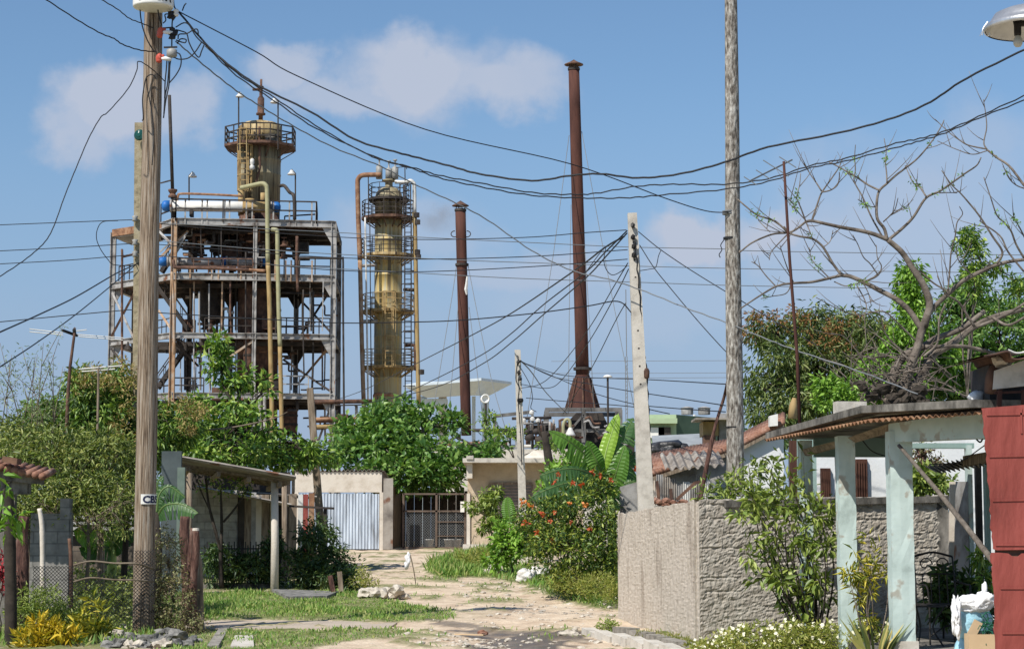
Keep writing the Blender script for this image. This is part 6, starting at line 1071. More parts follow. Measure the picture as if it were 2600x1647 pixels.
mb = MB(); mb.rock(P(2510, 1012, 24.2), (.07, .1, .22), 9, 2, .5); mb.rock(P(2480, 1008, 24.2), (.1, .1, .1), 12, 2, .6); one('white_rags', 'tattered white rags hung beside the tin hut', 'rags', mb, m_whitebag, None, True)
# leaning pole in the porch
mb = MB(); mb.tube([P(2282, 1130, 25.0), P(2380, 1245, 24.2), P(2460, 1345, 23.5), P(2530, 1435, 22.8)], [.022, .028, .032, .036], 9); one('leaning_pole', 'long grey wooden pole leaning across the porch opening', 'pole', mb, m_poled, None, True)
# garden chair
def chair(label, x, y, Y, s_=1.0, ang=.25):
    c = P(x, y, Y); c.z = FZ; t = thing('iron_chair', label, 'chair', c); Rz = Matrix.Rotation(ang, 3, 'Z'); T = lambda a, b, z: c + Rz @ V(a * s_, b * s_, z * s_)
    for a, b in ((-.24, -.22), (.24, -.22)): mb = MB(); mb.tube([T(a, b, 0), T(a, b, .45)], .013, 6); mb.build('leg', m_blkmet, t)
    for a in (-.24, .24): mb = MB(); mb.tube(spline([T(a, .28, 0), T(a, .22, .45), T(a, .25, .8), T(a, .3, 1.0)], 4), .013, 6); mb.build('rear_leg', m_blkmet, t)
    mb = MB(); mb.tube([T(-.25, -.23, .45), T(.25, -.23, .45), T(.25, .22, .45), T(-.25, .22, .45), T(-.25, -.23, .45)], .014, 6)
    for k in range(6): q = -.2 + .08 * k; mb.tube([T(q, -.23, .45), T(q, .22, .45)], .008, 5)
    mb.build('seat', m_blkmet, t); mb = MB(); mb.tube(spline([T(-.24, .3, 1.0), T(0, .31, 1.05), T(.24, .3, 1.0)], 5), .016, 6); mb.tube([T(-.24, .25, .8), T(.24, .25, .8)], .01, 6)
    for cx_ in (-.1, .1):
        mb.tube([T(cx_ + (.09 - .012 * i / 2) * math.cos(i * .55) , .28, .91 + (.09 - .012 * i / 2) * math.sin(i * .55)) for i in range(12)], .009, 5)
    for q in (-.15, -.05, .05, .15): mb.tube([T(q, .22, .46), T(q, .25, .8)], .008, 5)
    mb.build('backrest', m_blkmet, t); mb = MB()
    for s2 in (-1, 1): mb.tube(spline([T(s2 * .24, .26, .72), T(s2 * .29, 0, .68), T(s2 * .26, -.2, .66), T(s2 * .24, -.22, .45)], 5), .012, 6)
    mb.build('armrest', m_blkmet, t); mb = MB(); mb.tube(spline([T(-.24, -.22, .1), T(0, -.22, .22), T(.24, -.22, .1)], 5), .01, 5); mb.build('stretcher', m_blkmet, t)
chair('black wrought iron chair with scrolled back on the shaded porch', 2395, 1600, 26.9, 1.12, .15)
mb = MB(); c = P(2345, 1600, 26.2); c.z = FZ; mb.lathe(c + V(0, 0, .5), [(.3, 0), (.3, .02), (.27, .02), (.27, 0)], 20, caps=False)
for k in range(3): q = k * 2.1; mb.tube(spline([c + V(.27 * math.cos(q), .27 * math.sin(q), .5), c + V(.12 * math.cos(q), .12 * math.sin(q), .25), c + V(.25 * math.cos(q), .25 * math.sin(q), 0)], 4), .012, 6)
for k in range(7): mb.bar(c + V(-.28 + .09 * k, -.2, .505), c + V(-.28 + .09 * k, .2, .505), .014)
one('iron_stool', 'low black iron stool frame beside the peeling front pillar', 'stool', mb, m_blkmet)
# box, bags
YX = 22.6; c = P(2490, 1628, YX); t = thing('cardboard_box', 'open cardboard box with green garland in front of the red panel', 'box', c - V(0, 0, .2)); w, d, h = .30, .24, .17; mb = MB()
for q, sz in ((V(0, -d / 2, 0), (w, .008, h)), (V(0, d / 2, 0), (w, .008, h)), (V(-w / 2, 0, 0), (.008, d - .01, h)), (V(w / 2, 0, 0), (.008, d - .01, h)), (V(0, 0, -h / 2), (w, d, .008))): mb.box(c + q, sz)
mb.build('carton', m_card, t); mb = MB(); mb.box(c + V(-.05, .05, .14), (.1, .01, .18), Matrix.Rotation(.5, 3, 'Y')); mb.build('flap', m_card, t)
mb = MB(); rr = random.Random(9)
for k in range(46): p = c + V(.02 + .1 * rr.random() * 1.2 - .02, rr.uniform(-.08, .08), .02 + .28 * rr.random() ** 1.4); q = p + V(rr.uniform(-.09, .09), rr.uniform(-.05, .05), rr.uniform(-.07, .07)); mb.tube([p, p.lerp(q, .5) + V(0, 0, .03), q], .006, 4)
one('garland', 'dark green wire garland spilling from the cardboard box', 'garland', mb, M('green_tinsel', [(.01, .07, .04), (.02, .13, .07)], 20, .4))
mb = MB(); c = P(2468, 1570, 22.9); mb.rock(c - V(0, 0, .02), (.21, .17, .25), 4, 4, .2, 0, .3); mb.rock(c - V(.06, 0, .3), (.15, .14, .14), 6, 3, .3); one('blue_bag', 'pale blue plastic bag standing behind the cardboard box', 'bag', mb, m_bluebag, None, True)
mb = MB(); mb.rock(P(2466, 1532, 22.8), (.17, .15, .10), 8, 4, .25, 0, .3); mb.rock(P(2500, 1525, 22.75), (.11, .10, .10), 9, 4, .3, 0, .3); mb.rock(P(2500, 1492, 22.75), (.03, .03, .07), 10, 2, .4); mb.rock(P(2428, 1560, 22.7), (.05, .06, .2), 11, 4, .4, 0, .4); mb.rock(P(2432, 1595, 22.7), (.03, .04, .12), 12, 3, .4); one('white_bag', 'white plastic bag draped over the pale blue bag', 'bag', mb, m_whitebag, None, True)
# street lamp top right
YQ = 13.0; c = P(2625, 78, YQ); t = thing('street_lamp', 'dented aluminium street lamp shade with a bare bulb at top right', 'street lamp', c + V(.6, 0, -.2)); s_ = S(YQ); rx = 128 * s_
mb = MB(); mb.lathe(c, [(rx * .97, .0), (rx * 1.0, .008), (rx * .99, .035), (rx * .92, .045), (rx * .86, .07), (rx * .78, .11), (rx * .6, .135), (rx * .3, .15), (.02, .155)], 40, caps=False); mb.lathe(c, [(rx * .95, .006), (rx * .90, .04), (rx * .75, .10), (rx * .5, .125), (.03, .14)], 40, caps=False); mb.build('shade', m_alu, t, True)
mb = MB(); b_ = P(2584, 84, YQ); mb.lathe(b_, [(.022, -.02), (.024, .0), (.024, .05), (.03, .08)], 14); mb.bar(b_ + V(.0, 0, .06), b_ + V(.2, 0, .07), .05, .03); mb.build('socket', m_blkmet, t, True)
mb = MB(); mb.lathe(b_ + V(0, 0, -.095), [(.002, 0), (.018, .004), (.028, .018), (.031, .034), (.027, .054), (.018, .072), (.016, .085)], 18); mb.build('bulb', m_pot, t, True)
mb = MB(); mb.tube(spline([P(2494, 90, YQ), P(2496, 74, YQ), P(2508, 56, YQ)], 4), .004, 5); mb.tube(spline([P(2497, 80, YQ), P(2505, 92, YQ), P(2513, 90, YQ), P(2512, 84, YQ)], 4), .003, 5); mb.tube([P(2494, 80, YQ), P(2488, 92, YQ)], .003, 5); mb.build('clip', m_alu, t)
mb = MB(); mb.tube(spline([c + V(.1, 0, .15), c + V(.5, 0, .32), c + V(1.3, 0, .2), c + V(1.6, 0, -.2)], 5), .025, 8); mb.tube([c + V(1.6, 0, -5.6), c + V(1.6, 0, .1)], .06, 10); mb.build('arm', m_steel, t, True)
# antenna left
t = thing('antenna_mast', 'television aerial with long white rods on a dark mast over the left trees', 'antenna', P(174, 1000, 44)); mb = MB(); mb.tube([V(P(170, 1010, 44).x, 44, GZ(44)), P(172, 1010, 44), P(178, 930, 44), P(188, 855, 44), P(190, 832, 44)], [.04, .04, .035, .03, .025], 8); mb.build('mast', m_rustd, t, True)
mb = MB(); mb.bar(P(158, 838, 43.8), P(196, 852, 44.2), .05); mb.rock(P(189, 842, 44), (.05, .05, .1), 2, 1, .5); mb.build('boom', m_blkmet, t); mb = MB()
for a, b in (((75, 835), (160, 845)), ((75, 842), (160, 850)), ((197, 849), (314, 858)), ((200, 854), (312, 863)), ((194, 840), (220, 837))): mb.tube([P(*a, 44), P(*b, 44)], .012, 6)
mb.build('rod', m_whitem, t)
t = thing('aerial', 'second aerial of pale rods poking out of the yellowish mango crown', 'antenna', P(252, 1000, 43)); mb = MB(); mb.tube([V(P(252, 1010, 43).x, 43, GZ(43)), P(250, 935, 43)], .025, 6); mb.build('mast', m_timber, t); mb = MB(); mb.tube([P(200, 937, 43), P(310, 928, 43)], .016, 6); mb.tube([P(208, 943, 43), P(292, 937, 43)], .014, 6); mb.build('rod', m_whitem, t)
# =================================================================== VEGETATION, LEFT
def gb(x, Y): return V(P(x, 1300, Y).x, Y, GZ(Y))
tree('mango_tree', 'mango tree with yellowish tan blossom behind the thick wooden pole', 'tree', gb(260, 50), [E(235, 1000, 50, 75, 65, 1.3), E(140, 1070, 50, 85, 60, 1.2), E(270, 1070, 50, 95, 95, 1.5), E(110, 1130, 50, 110, 55, 1.2), E(430, 1085, 50, 75, 60, 1.2), E(308, 975, 50, 42, 45, .8), E(350, 1150, 50, 110, 50, 1.2)], 700, 26, .24, .21, l_mango, m_trunkd, .16, .24, .75,
     extra=[('blossom', [E(280, 955, 49.3, 70, 45, .8), E(310, 1005, 49.2, 55, 60, .8), E(330, 1085, 49, 40, 50, .7), E(470, 1055, 49, 65, 45, .7), E(215, 960, 49.2, 45, 40, .6)], 110, 26, .16, .10, l_mangof, .35)])
def stems(name, label, cat, base, tips, r0, lm, bark, leaf, asp, per, spread=.1, sub=4, droop=0., along=.35, cl=.08, group=None, subl=.35, rg=None):
    t = thing(name, label, cat, base, group); mb = MB(); cls = []
    for tip in tips:
        tip = Vector(tip); b0 = Vector(base) + V(random.uniform(-spread, spread), random.uniform(-spread, spread), 0); L = (tip - b0).length
        mid = b0.lerp(tip, .5) + V(random.uniform(-.1, .1), random.uniform(-.1, .1), .04) * L; q = spline([b0, mid, tip], 5); n = len(q); mb.tube(q, [r0 * (1 - .85 * i / (n - 1)) for i in range(n)], 5)
        for i in range(n):
            if i / n > along: cls.append((q[i], cl))
        for k in range(sub):
            i = random.randint(int(n * .35), n - 2); d = (q[i + 1] - q[i]).normalized() * .6 + Vector([random.uniform(-1, 1) for _ in range(3)]) * .55; d.z = abs(d.z) * .8 + .1; e = q[i] + d * L * subl * random.uniform(.5, 1.2); w = spline([q[i], q[i].lerp(e, .5) + V(0, 0, .02), e], 3); mb.tube(w, [r0 * .3 * (1 - .7 * j / len(w)) for j in range(len(w))], 4); cls += [(p, cl) for p in w[2:]]
    mb.build('stems', bark, t, True); leaf_obj('foliage', clump_leaves(cls, per, leaf, asp, droop, fill=.4), lm, t); return t
stems('feathery_shrub', 'thin feathery shrub with upright whippy branches at far left', 'shrub', gb(70, 40), [P(x, y, 40 + random.uniform(-1, 1)) for x, y in ((0, 870), (30, 900), (55, 880), (85, 950), (110, 870), (95, 900), (135, 900), (150, 860), (160, 930), (20, 980), (130, 1000), (165, 1010), (-20, 940))], .028, l_fine, m_twig, .085, .22, 5, .3, 9, .15, .45, .11, subl=.16)
tree('vine_thicket', 'olive green tangled thicket over the left yard fence', 'thicket', gb(160, 37), [E(140, 1160, 37, 150, 70, 1.3), E(260, 1190, 37, 95, 100, 1.3), E(40, 1150, 38, 80, 90, 1.0), E(190, 1255, 36, 150, 55, 1.0), E(290, 1270, 36, 70, 60, .8), E(110, 1290, 35.5, 90, 35, .6)], 820, 26, .18, .12, l_olivev, m_twig, .06, .28, .4, limbs=.45, fork=P(180, 1230, 37))
tree('leafy_tree', 'broad leaved tree with a tall spire in front of the steel structure', 'tree', gb(600, 56), [E(552, 905, 56, 36, 62, .6), E(600, 960, 56, 40, 40, .6), E(500, 1028, 56, 42, 26, .7), E(668, 985, 56, 32, 28, .5), E(470, 1095, 55, 95, 62, 1.3), E(600, 1090, 55, 105, 75, 1.4), E(740, 1145, 56, 95, 42, 1.2), E(560, 1155, 54, 150, 45, 1.2), E(830, 1150, 57, 45, 25, .7), E(720, 1165, 56, 100, 35, 1.0)], 430, 17, .22, .215, l_broad, m_trunkd, .12, .42, .25, inner=.35, limbs=.5)
mb = MB(); s_ = spline([P(400, 1128, 52), P(460, 1105, 52), P(520, 1092, 52), P(580, 1086, 52), P(640, 1075, 52), P(700, 1060, 52), P(730, 1045, 52)], 4); mb.tube(s_, [.035 - .001 * i for i in range(len(s_))], 6); one('bare_branch', 'long bare grey branch crossing the leafy tree', 'branch', mb, m_twig, None, True)
tree('sea_almond_tree', 'large leaved sea almond tree spreading over the mesh gate', 'tree', gb(1010, 80), [E(975, 1062, 80, 62, 40, 1.0), E(1030, 1050, 80, 50, 30, .8), E(990, 1110, 79, 110, 45, 1.5), E(900, 1105, 80, 60, 35, 1.0), E(930, 1155, 78, 90, 40, 1.4), E(1120, 1075, 80, 65, 28, .9), E(1085, 1155, 78, 110, 40, 1.5), E(1020, 1205, 77, 120, 40, 1.4), E(1215, 1155, 79, 60, 22, .8), E(1120, 1205, 77, 60, 35, 1.0), E(1240, 1140, 80, 45, 20, .6)], 470, 20, .38, .31, l_almond, m_trunk, .18, .52, .1, inner=.4, up=1.4)
tree('dark_bush', 'dense dark green bush beside the carport post', 'bush', gb(810, 46.5), [E(800, 1415, 46.5, 70, 85, .9), E(850, 1440, 46.5, 55, 65, .7), E(765, 1455, 46, 45, 55, .6), E(805, 1345, 46.5, 42, 48, .5), E(880, 1475, 46, 40, 35, .5), E(820, 1480, 45.8, 80, 35, .6)], 260, 24, .15, .13, l_dark, m_trunkd, .03, .3, .3, limbs=.3)
tree('straggly_weed', 'yellow green straggly weed between the dark bush and the lane', 'weed', GP(925, 1490), [E(915, 1465, 45.5, 25, 30, .3), E(940, 1480, 45.5, 25, 18, .3)], 40, 14, .10, .07, l_weed, m_twig, .01, .35, .1)
tree('shade_plant', 'dark leafy plants in the shade behind the iron fence', 'plant', gb(590, 46.3), [E(560, 1430, 46.3, 50, 55, .5), E(640, 1440, 46.3, 50, 45, .5), E(690, 1420, 46.6, 30, 60, .4)], 130, 22, .16, .14, l_dark, m_trunkd, .02, .35, .2)
t = thing('bare_sapling', 'dark forked sapling growing under the carport roof', 'sapling', gb(562, 45.8)); mb = MB()
for q, r in (([(562, 1490), (560, 1420), (563, 1350)], .06), ([(561, 1400), (545, 1340), (530, 1280), (522, 1215)], .045), ([(563, 1350), (562, 1290), (560, 1240)], .04), ([(567, 1325), (592, 1296), (612, 1268), (628, 1240)], .03), ([(535, 1300), (512, 1250), (500, 1215)], .02)): s_ = spline([P(x, y, 45.8) for x, y in q], 4); mb.tube(s_, [r * (1 - .5 * i / len(s_)) for i in range(len(s_))], 6)
mb.build('trunk', m_trunkd, t, True); leaf_obj('foliage', clump_leaves([(P(random.uniform(505, 640), random.uniform(1210, 1262), 45.8), .14) for _ in range(30)], 10, .09, .4), l_broad, t)
tree('tangled_bush', 'dry brown tangled creeper bush right of the thick wooden pole', 'bush', gb(440, 33.2), [E(425, 1420, 33.3, 40, 90, .35), E(440, 1530, 33.0, 55, 90, .45), E(480, 1590, 32.8, 45, 45, .35), E(415, 1580, 32.9, 30, 50, .3)], 330, 16, .10, .055, l_tangle, m_twig, .012, .4, .3, limbs=.9, fork=P(440, 1500, 33.2))
t = thing('ground_ivy', 'low leafy creeper covering the ground left of the wooden pole', 'creeper', GP(260, 1590)); leaf_obj('foliage', clump_leaves([(GP(random.uniform(185, 345), random.uniform(1530, 1600)) + V(0, 0, random.uniform(.03, .75)), .14) for _ in range(330)], 16, .075, .6, .1), l_olivev, t)
tree('green_bush', 'soft dark green bush behind the yellow croton', 'bush', gb(110, 31.5), [E(110, 1530, 31.5, 60, 55, .5), E(60, 1560, 31.5, 40, 60, .4), E(160, 1570, 31.5, 30, 40, .4)], 170, 22, .10, .07, l_shrub, m_trunkd, .015, .25, .2)
tree('twiggy_shrub', 'twiggy half bare shrub hanging under the thicket by the fence', 'shrub', gb(230, 35), [E(130, 1310, 35, 90, 60, .7), E(250, 1330, 35, 90, 60, .7), E(310, 1280, 34.6, 50, 70, .4)], 110, 10, .14, .09, l_olivev, m_twig, .04, .28, .4, limbs=1.0, fork=P(220, 1300, 35))
def croton(label, base, vols, n, lm, per=16): return tree('croton', label, 'croton shrub', base, vols, n, per, .10, .16, lm, m_trunkd, .012, .26, -.55, limbs=.4, up=.6)
croton('bright yellow leaved croton shrub at the bottom left corner', V(P(115, 1600, 30.2).x, 30.2, 0), [E(95, 1612, 30.2, 55, 45, .35), E(150, 1625, 30.2, 50, 45, .35), E(110, 1660, 30, 80, 40, .3)], 75, l_croton); croton('greener croton shrub right of the bright yellow one', V(P(235, 1600, 31).x, 31, 0), [E(230, 1575, 31, 40, 55, .3), E(250, 1610, 31, 35, 40, .3)], 45, l_croton2, 12)
t = thing('papaya_shoot', 'bright green large leaves hanging at the left edge of the yard', 'plant', gb(5, 29.5)); mb = MB(); mb.tube(spline([P(-20, 1660, 29.5), P(-12, 1450, 29.5), P(10, 1250, 29.5), P(30, 1222, 29.5)], 4), .012, 6); mb.build('stem', m_trunkd, t, True); leaf_obj('foliage', clump_leaves([(P(x, y, 29.5), .06) for x, y in ((10, 1290), (30, 1315), (15, 1330), (38, 1330), (8, 1250), (22, 1240), (5, 1210), (20, 1350), (0, 1300), (45, 1310))], 7, .24, .34, .7), l_bright, t)
for x, y0, y1, l, Y in ((20, 1420, 1500, 'red leaved plant low at the left edge', 31.8),): tree('red_plant', l, 'plant', gb(8, Y), [E(4, 1450, Y, 18, 50, .15)], 24, 12, .08, .1, M('red_leaf', [(.3, .02, .03), (.4, .05, .06)], 5), m_trunkd, .01)
# =================================================================== BANANAS
def bleaf(par, rib, w, mat, tear=.25, hang=.3, seed=0, vfold=.25, side=None):
    rr = random.Random(seed); q = spline([P(*p) for p in rib], 10); n = len(q); mb = MB(); up_ = V(0, -1, .35)
    for s_ in (-1, 1):
        run = []; 
        def flush(run):
            if len(run) < 2: return
            vs = []
            for a, b, c in run: vs += [a, b, c]
            mb.add(vs, [f for i in range(len(run) - 1) for f in ((3 * i, 3 * i + 3, 3 * i + 4, 3 * i + 1), (3 * i + 1, 3 * i + 4, 3 * i + 5, 3 * i + 2))])
        skew = 0
        for i in range(n):
            u = i / (n - 1); d = (q[min(i + 1, n - 1)] - q[max(i - 1, 0)]).normalized(); sd = d.cross(up_).normalized() * s_; wid = w * (math.sin(math.pi * min(1, u * .94 + .06)) ** .55) * (1 if u < .95 else .6)
            nrm = sd.cross(d).normalized() * s_
            def pt(k, sk): return q[i] + sd * wid * k + d * sk * wid * k + V(0, 0, -hang * wid * k * k) + nrm * vfold * wid * (k - k * k) + d * wid * k * .22 + nrm * wid * k * (.05 if i % 2 else -.05)
            run.append((pt(0.02, skew), pt(.55, skew), pt(1, skew)))
            if rr.random() < tear and 2 < i < n - 2: flush(run); skew = rr.uniform(-.34, .2); run = [(pt(0.02, skew), pt(.55, skew), pt(1, skew))]
        flush(run)
    mb.tube(q, [.016 * (1 - .7 * i / n) + .003 for i in range(n)], 5, mi=1); return mb.build('leaf', [mat, m_rib if mat is not l_bananay else m_pipeg2], par, False)
m_rib = M('banana_midrib', [(.10, .16, .05), (.15, .21, .07)], 5, .5)
m_pipeg2 = M('pale_green_midrib', [(.26, .36, .10), (.32, .42, .14)], 5, .5)
YN = 48; t = thing('banana_plant', 'tall banana plant with torn broad leaves left of the pale concrete pole', 'banana plant', gb(1553, YN)); mb = MB(); mb.tube([gb(1555, YN) - V(0, 0, .1), P(1553, 1300, YN), P(1545, 1215, YN)], [.13, .10, .06], 12); mb.build('stem', m_pipeg2, t, True)
ss = S(YN)
for rib, w, m, te, hg, sd in (([(1536, 1215, YN), (1508, 1180, YN - .3), (1480, 1148, YN - .6), (1440, 1116, YN - .9), (1393, 1092, YN - 1.1)], 31, l_banana, .35, .55, 1), ([(1536, 1212, YN), (1520, 1180, YN - .4), (1505, 1150, YN - .5), (1490, 1118, YN - .6)], 23, l_banana, .15, .2, 2), ([(1530, 1200, YN), (1538, 1150, YN), (1553, 1100, YN + .1), (1571, 1049, YN + .2)], 20, l_bananay, .12, .1, 3), ([(1540, 1205, YN), (1562, 1150, YN + .2), (1585, 1105, YN + .3), (1608, 1060, YN + .5)], 34, l_bananad, .6, .2, 4),
                                ([(1530, 1225, YN), (1490, 1198, YN - .6), (1450, 1189, YN - .9), (1405, 1196, YN - 1.1), (1370, 1208, YN - 1.2)], 36, l_bananad, .4, 1.1, 5), ([(1532, 1240, YN), (1490, 1226, YN - .8), (1440, 1226, YN - 1.2), (1390, 1242, YN - 1.5), (1348, 1262, YN - 1.6)], 34, l_bananad, .4, 1.1, 6), ([(1548, 1260, YN), (1560, 1215, YN - .4), (1572, 1175, YN - .5), (1588, 1128, YN - .5)], 26, l_banana, .3, .4, 7),
                                ([(1550, 1275, YN), (1570, 1240, YN + .2), (1600, 1222, YN + .2), (1625, 1230, YN + .2)], 34, l_bananad, .6, 1.2, 8), ([(1550, 1250, YN), (1580, 1200, YN + .4), (1610, 1160, YN + .6), (1640, 1140, YN + .8)], 32, l_bananad, .6, .8, 9)): bleaf(t, rib, w * ss, m, te, hg, sd)
YN = 37.5; t = thing('banana_plant', 'low banana plants with drooping leaves behind the left fence', 'banana plant', gb(290, YN)); ss = S(YN); mb = MB(); mb.tube([gb(285, YN), P(285, 1400, YN), P(290, 1340, YN)], [.1, .08, .05], 10); mb.build('stem', m_pipeg2, t, True)
for rib, w, m, hg, sd in (([(285, 1380, YN), (262, 1352, YN - .2), (225, 1340, YN - .3), (185, 1346, YN - .4)], 32, l_banana, 1.0, 11), ([(288, 1370, YN), (300, 1330, YN), (312, 1300, YN), (330, 1280, YN)], 20, l_banana, .3, 12), ([(286, 1400, YN), (270, 1390, YN - .2), (240, 1385, YN - .2), (200, 1390, YN - .3)], 24, l_bananad, 1.0, 13), ([(290, 1400, YN), (310, 1360, YN - .2), (330, 1350, YN - .2), (345, 1370, YN - .2)], 20, l_bananad, 1.0, 14)): bleaf(t, rib, w * ss, m, .15, hg, sd)
YN = 35.5; t = thing('banana_plant', 'banana plant with two drooping leaves just right of the thick wooden pole', 'banana plant', gb(405, YN)); ss = S(YN); mb = MB(); mb.tube([gb(402, YN), P(402, 1400, YN), P(398, 1300, YN)], [.08, .07, .04], 10); mb.build('stem', m_trunkd, t, True)
for rib, w, m, hg, sd in (([(398, 1310, YN), (420, 1283, YN - .1), (460, 1280, YN - .2), (503, 1302, YN - .3)], 22, l_bananad, .9, 21), ([(398, 1300, YN), (405, 1255, YN), (430, 1235, YN), (470, 1262, YN)], 24, l_bananad, .9, 22), ([(398, 1305, YN), (402, 1260, YN + .1), (400, 1225, YN + .1), (415, 1208, YN + .1)], 18, l_bananad, .4, 23)): bleaf(t, rib, w * ss, m, .75, hg, sd)
# =================================================================== CENTRE SHRUBS
YH = 43; t = tree('hibiscus_bush', 'large flowering bush with orange red blossoms left of the rough wall', 'bush', gb(1430, YH), [E(1400, 1330, YH, 75, 70, 1.0), E(1480, 1310, YH, 75, 80, 1.1), E(1540, 1360, YH - .5, 45, 90, .9), E(1440, 1400, YH - .8, 110, 70, 1.2), E(1388, 1370, YH, 50, 50, .8), E(1520, 1240, YH, 35, 45, .5), E(1455, 1455, YH - 1, 75, 42, .9), E(1535, 1440, YH - 1, 40, 55, .7), E(1340, 1310, YH + .3, 40, 40, .5)], 620, 20, .17, .10, l_hib, m_trunkd, .035, .42, .2, limbs=.2)
rr = random.Random(4)
for k, (x, y) in enumerate(((1419, 1204), (1408, 1221), (1455, 1226), (1479, 1232), (1505, 1201), (1525, 1206), (1552, 1218), (1327, 1275), (1349, 1284), (1447, 1277), (1487, 1282), (1377, 1304), (1408, 1298), (1336, 1325), (1395, 1321), (1449, 1326), (1366, 1352), (1614, 1192), (1403, 1372), (1500, 1340))):
    p = P(x, y, YH - 1.15 + rr.uniform(-.1, .1)); C = np.array([p] * 11) + rng.normal(0, .02, (11, 3)); D = rng.normal(0, 1, (11, 3)); D[:, 1] -= .7; leaf_obj('flower', leaf_arrays(C, D, np.full(11, rr.uniform(.06, .095)), .7), l_petalo if k in (7, 8, 10, 9) else l_petalr, t)
tree('climbing_shrub', 'deep green shrub under the banana leaves by the beige house', 'shrub', gb(1430, 52), [E(1440, 1195, 52, 60, 38, .8), E(1400, 1240, 52, 40, 40, .6)], 80, 22, .2, .14, l_bright, m_trunkd, .03, .5, .1)
tree('young_tree', 'small leafy tree in front of the beige house corner', 'tree', gb(1268, 53), [E(1242, 1272, 53, 26, 24, .35), E(1208, 1284, 53, 22, 18, .3), E(1250, 1312, 53, 28, 26, .35), E(1258, 1248, 53, 14, 12, .2), E(1230, 1335, 53, 20, 16, .3)], 70, 20, .11, .15, l_shrub, m_trunk, .045, .36, .5, limbs=.5, fork=P(1256, 1350, 53))
tree('leafy_shrub', 'bright leafy shrub with a single upright leaf beside the young tree', 'shrub', gb(1302, 52.2), [E(1288, 1350, 52, 34, 32, .5), E(1290, 1390, 52, 42, 32, .5), E(1262, 1412, 52, 26, 26, .4), E(1335, 1365, 52, 35, 36, .5)], 85, 20, .18, .17, l_bright, m_trunk, .04, .5, .2, limbs=.5)
t = thing('young_banana', 'young banana shoot with one upright pointed leaf', 'banana plant', gb(1296, 52.6)); mb = MB(); mb.tube([gb(1298, 52.6), P(1297, 1335, 52.6)], .02, 6); mb.build('stem', m_pipeg2, t, True); bleaf(t, [(1297, 1340, 52.6), (1294, 1310, 52.6), (1290, 1285, 52.6), (1289, 1260, 52.6)], 18 * S(52.6), l_banana, .02, .1, 31)
tree('weed_patch', 'tall yellow green weeds at the foot of the flowering bush', 'weeds', GP(1470, 1530), [E(1450, 1480, 41.5, 50, 32, .7), E(1520, 1490, 40.5, 50, 34, .7), E(1415, 1470, 42.5, 25, 25, .4), E(1550, 1500, 39.5, 20, 25, .4)], 230, 16, .12, .075, l_weed, m_twig, .008, .28, -.3, limbs=.2)
tree('edge_weed', 'yellowish weed growing where the lane meets the grass mound', 'weed', GP(1190, 1420), [E(1195, 1412, 56, 50, 14, .5), E(1235, 1405, 58, 30, 16, .4)], 90, 14, .12, .09, l_weed, m_twig, .008, .25, -.2)
t = thing('white_flowers', 'small white flowers in the grass at the left foot of the rough wall', 'flowers', GP(1540, 1535)); 
for _ in range(24): leaf_obj('flower', clump_leaves([(GP(random.uniform(1495, 1568), random.uniform(1518, 1540)) + V(0, 0, .06), .02)], 7, .045, .8, 0), l_petalw, t)
tree('kerb_weed', 'small green weed at the foot of the rough wall corner by the kerb', 'weed', GP(1545, 1600), [E(1545, 1590, 33.5, 25, 18, .2)], 26, 16, .07, .06, l_shrub, m_twig, .006, .4, 0); tree('dry_weed', 'dry grassy weeds along the footing of the rough wall', 'weed', GP(1690, 1630), [E(1640, 1620, 31.6, 40, 14, .3), E(1710, 1632, 30.6, 40, 20, .3), E(1750, 1640, 30.2, 30, 16, .2)], 90, 12, .06, .07, l_weed, m_twig, .006, .14, -.7)
# =================================================================== VEGETATION, RIGHT
tree('mango_tree', 'mango tree with rusty orange blossom right of the tall grey pole', 'tree', gb(2040, 55), [E(1945, 835, 55, 55, 45, .9), E(2060, 835, 55, 90, 60, 1.3), E(1975, 925, 54, 80, 75, 1.3), E(1935, 1000, 54, 55, 60, 1.0), E(2075, 940, 54, 90, 85, 1.4), E(1985, 1050, 53, 80, 45, 1.0), E(2180, 850, 56, 90, 60, 1.3), E(2160, 960, 54, 90, 90, 1.3), E(2230, 900, 54, 70, 90, 1.2), E(2240, 1000, 53, 80, 50, 1.0), E(2030, 1020, 53, 60, 50, .8)], 640, 24, .28, .22, l_dark2 := LEAF('mango_leaf_dark', [(.03, .06, .018), (.08, .125, .035), (.15, .20, .055), (.25, .28, .10)]), m_trunkd, .18, .22, .85,
     extra=[('blossom', [E(1945, 815, 54.2, 55, 30, .6), E(2010, 810, 54.2, 50, 30, .6), E(2090, 820, 54, 70, 35, .7), E(2110, 880, 53.4, 50, 40, .6), E(1900, 850, 54.2, 25, 18, .3), E(2190, 830, 55, 60, 30, .6)], 85, 20, .16, .10, LEAF('rusty_blossom', [(.16, .07, .025), (.26, .12, .04), (.30, .18, .07)], .15, .7), .35)])
tree('vine_clad_tree', 'bright green leafy column rising behind the bare branches', 'tree', gb(2305, 47), [E(2312, 735, 47, 32, 60, .5), E(2318, 800, 47, 42, 70, .6), E(2300, 880, 47, 60, 75, .8), E(2290, 960, 47, 65, 60, .8), E(2310, 690, 47, 20, 25, .3), E(2240, 960, 48, 70, 60, .8), E(2370, 900, 48, 60, 70, .8)], 430, 24, .2, .17, l_bright, m_trunk, .1, .36, .7)
tree('bright_bush', 'small bright green bush peeping over the porch roof', 'bush', gb(2115, 33.5), [E(2115, 1000, 33.5, 48, 40, .35), E(2150, 1020, 33.5, 30, 25, .3), E(2085, 975, 33.5, 20, 18, .2)], 90, 22, .12, .11, l_bright, m_trunkd, .03, .4, .4)
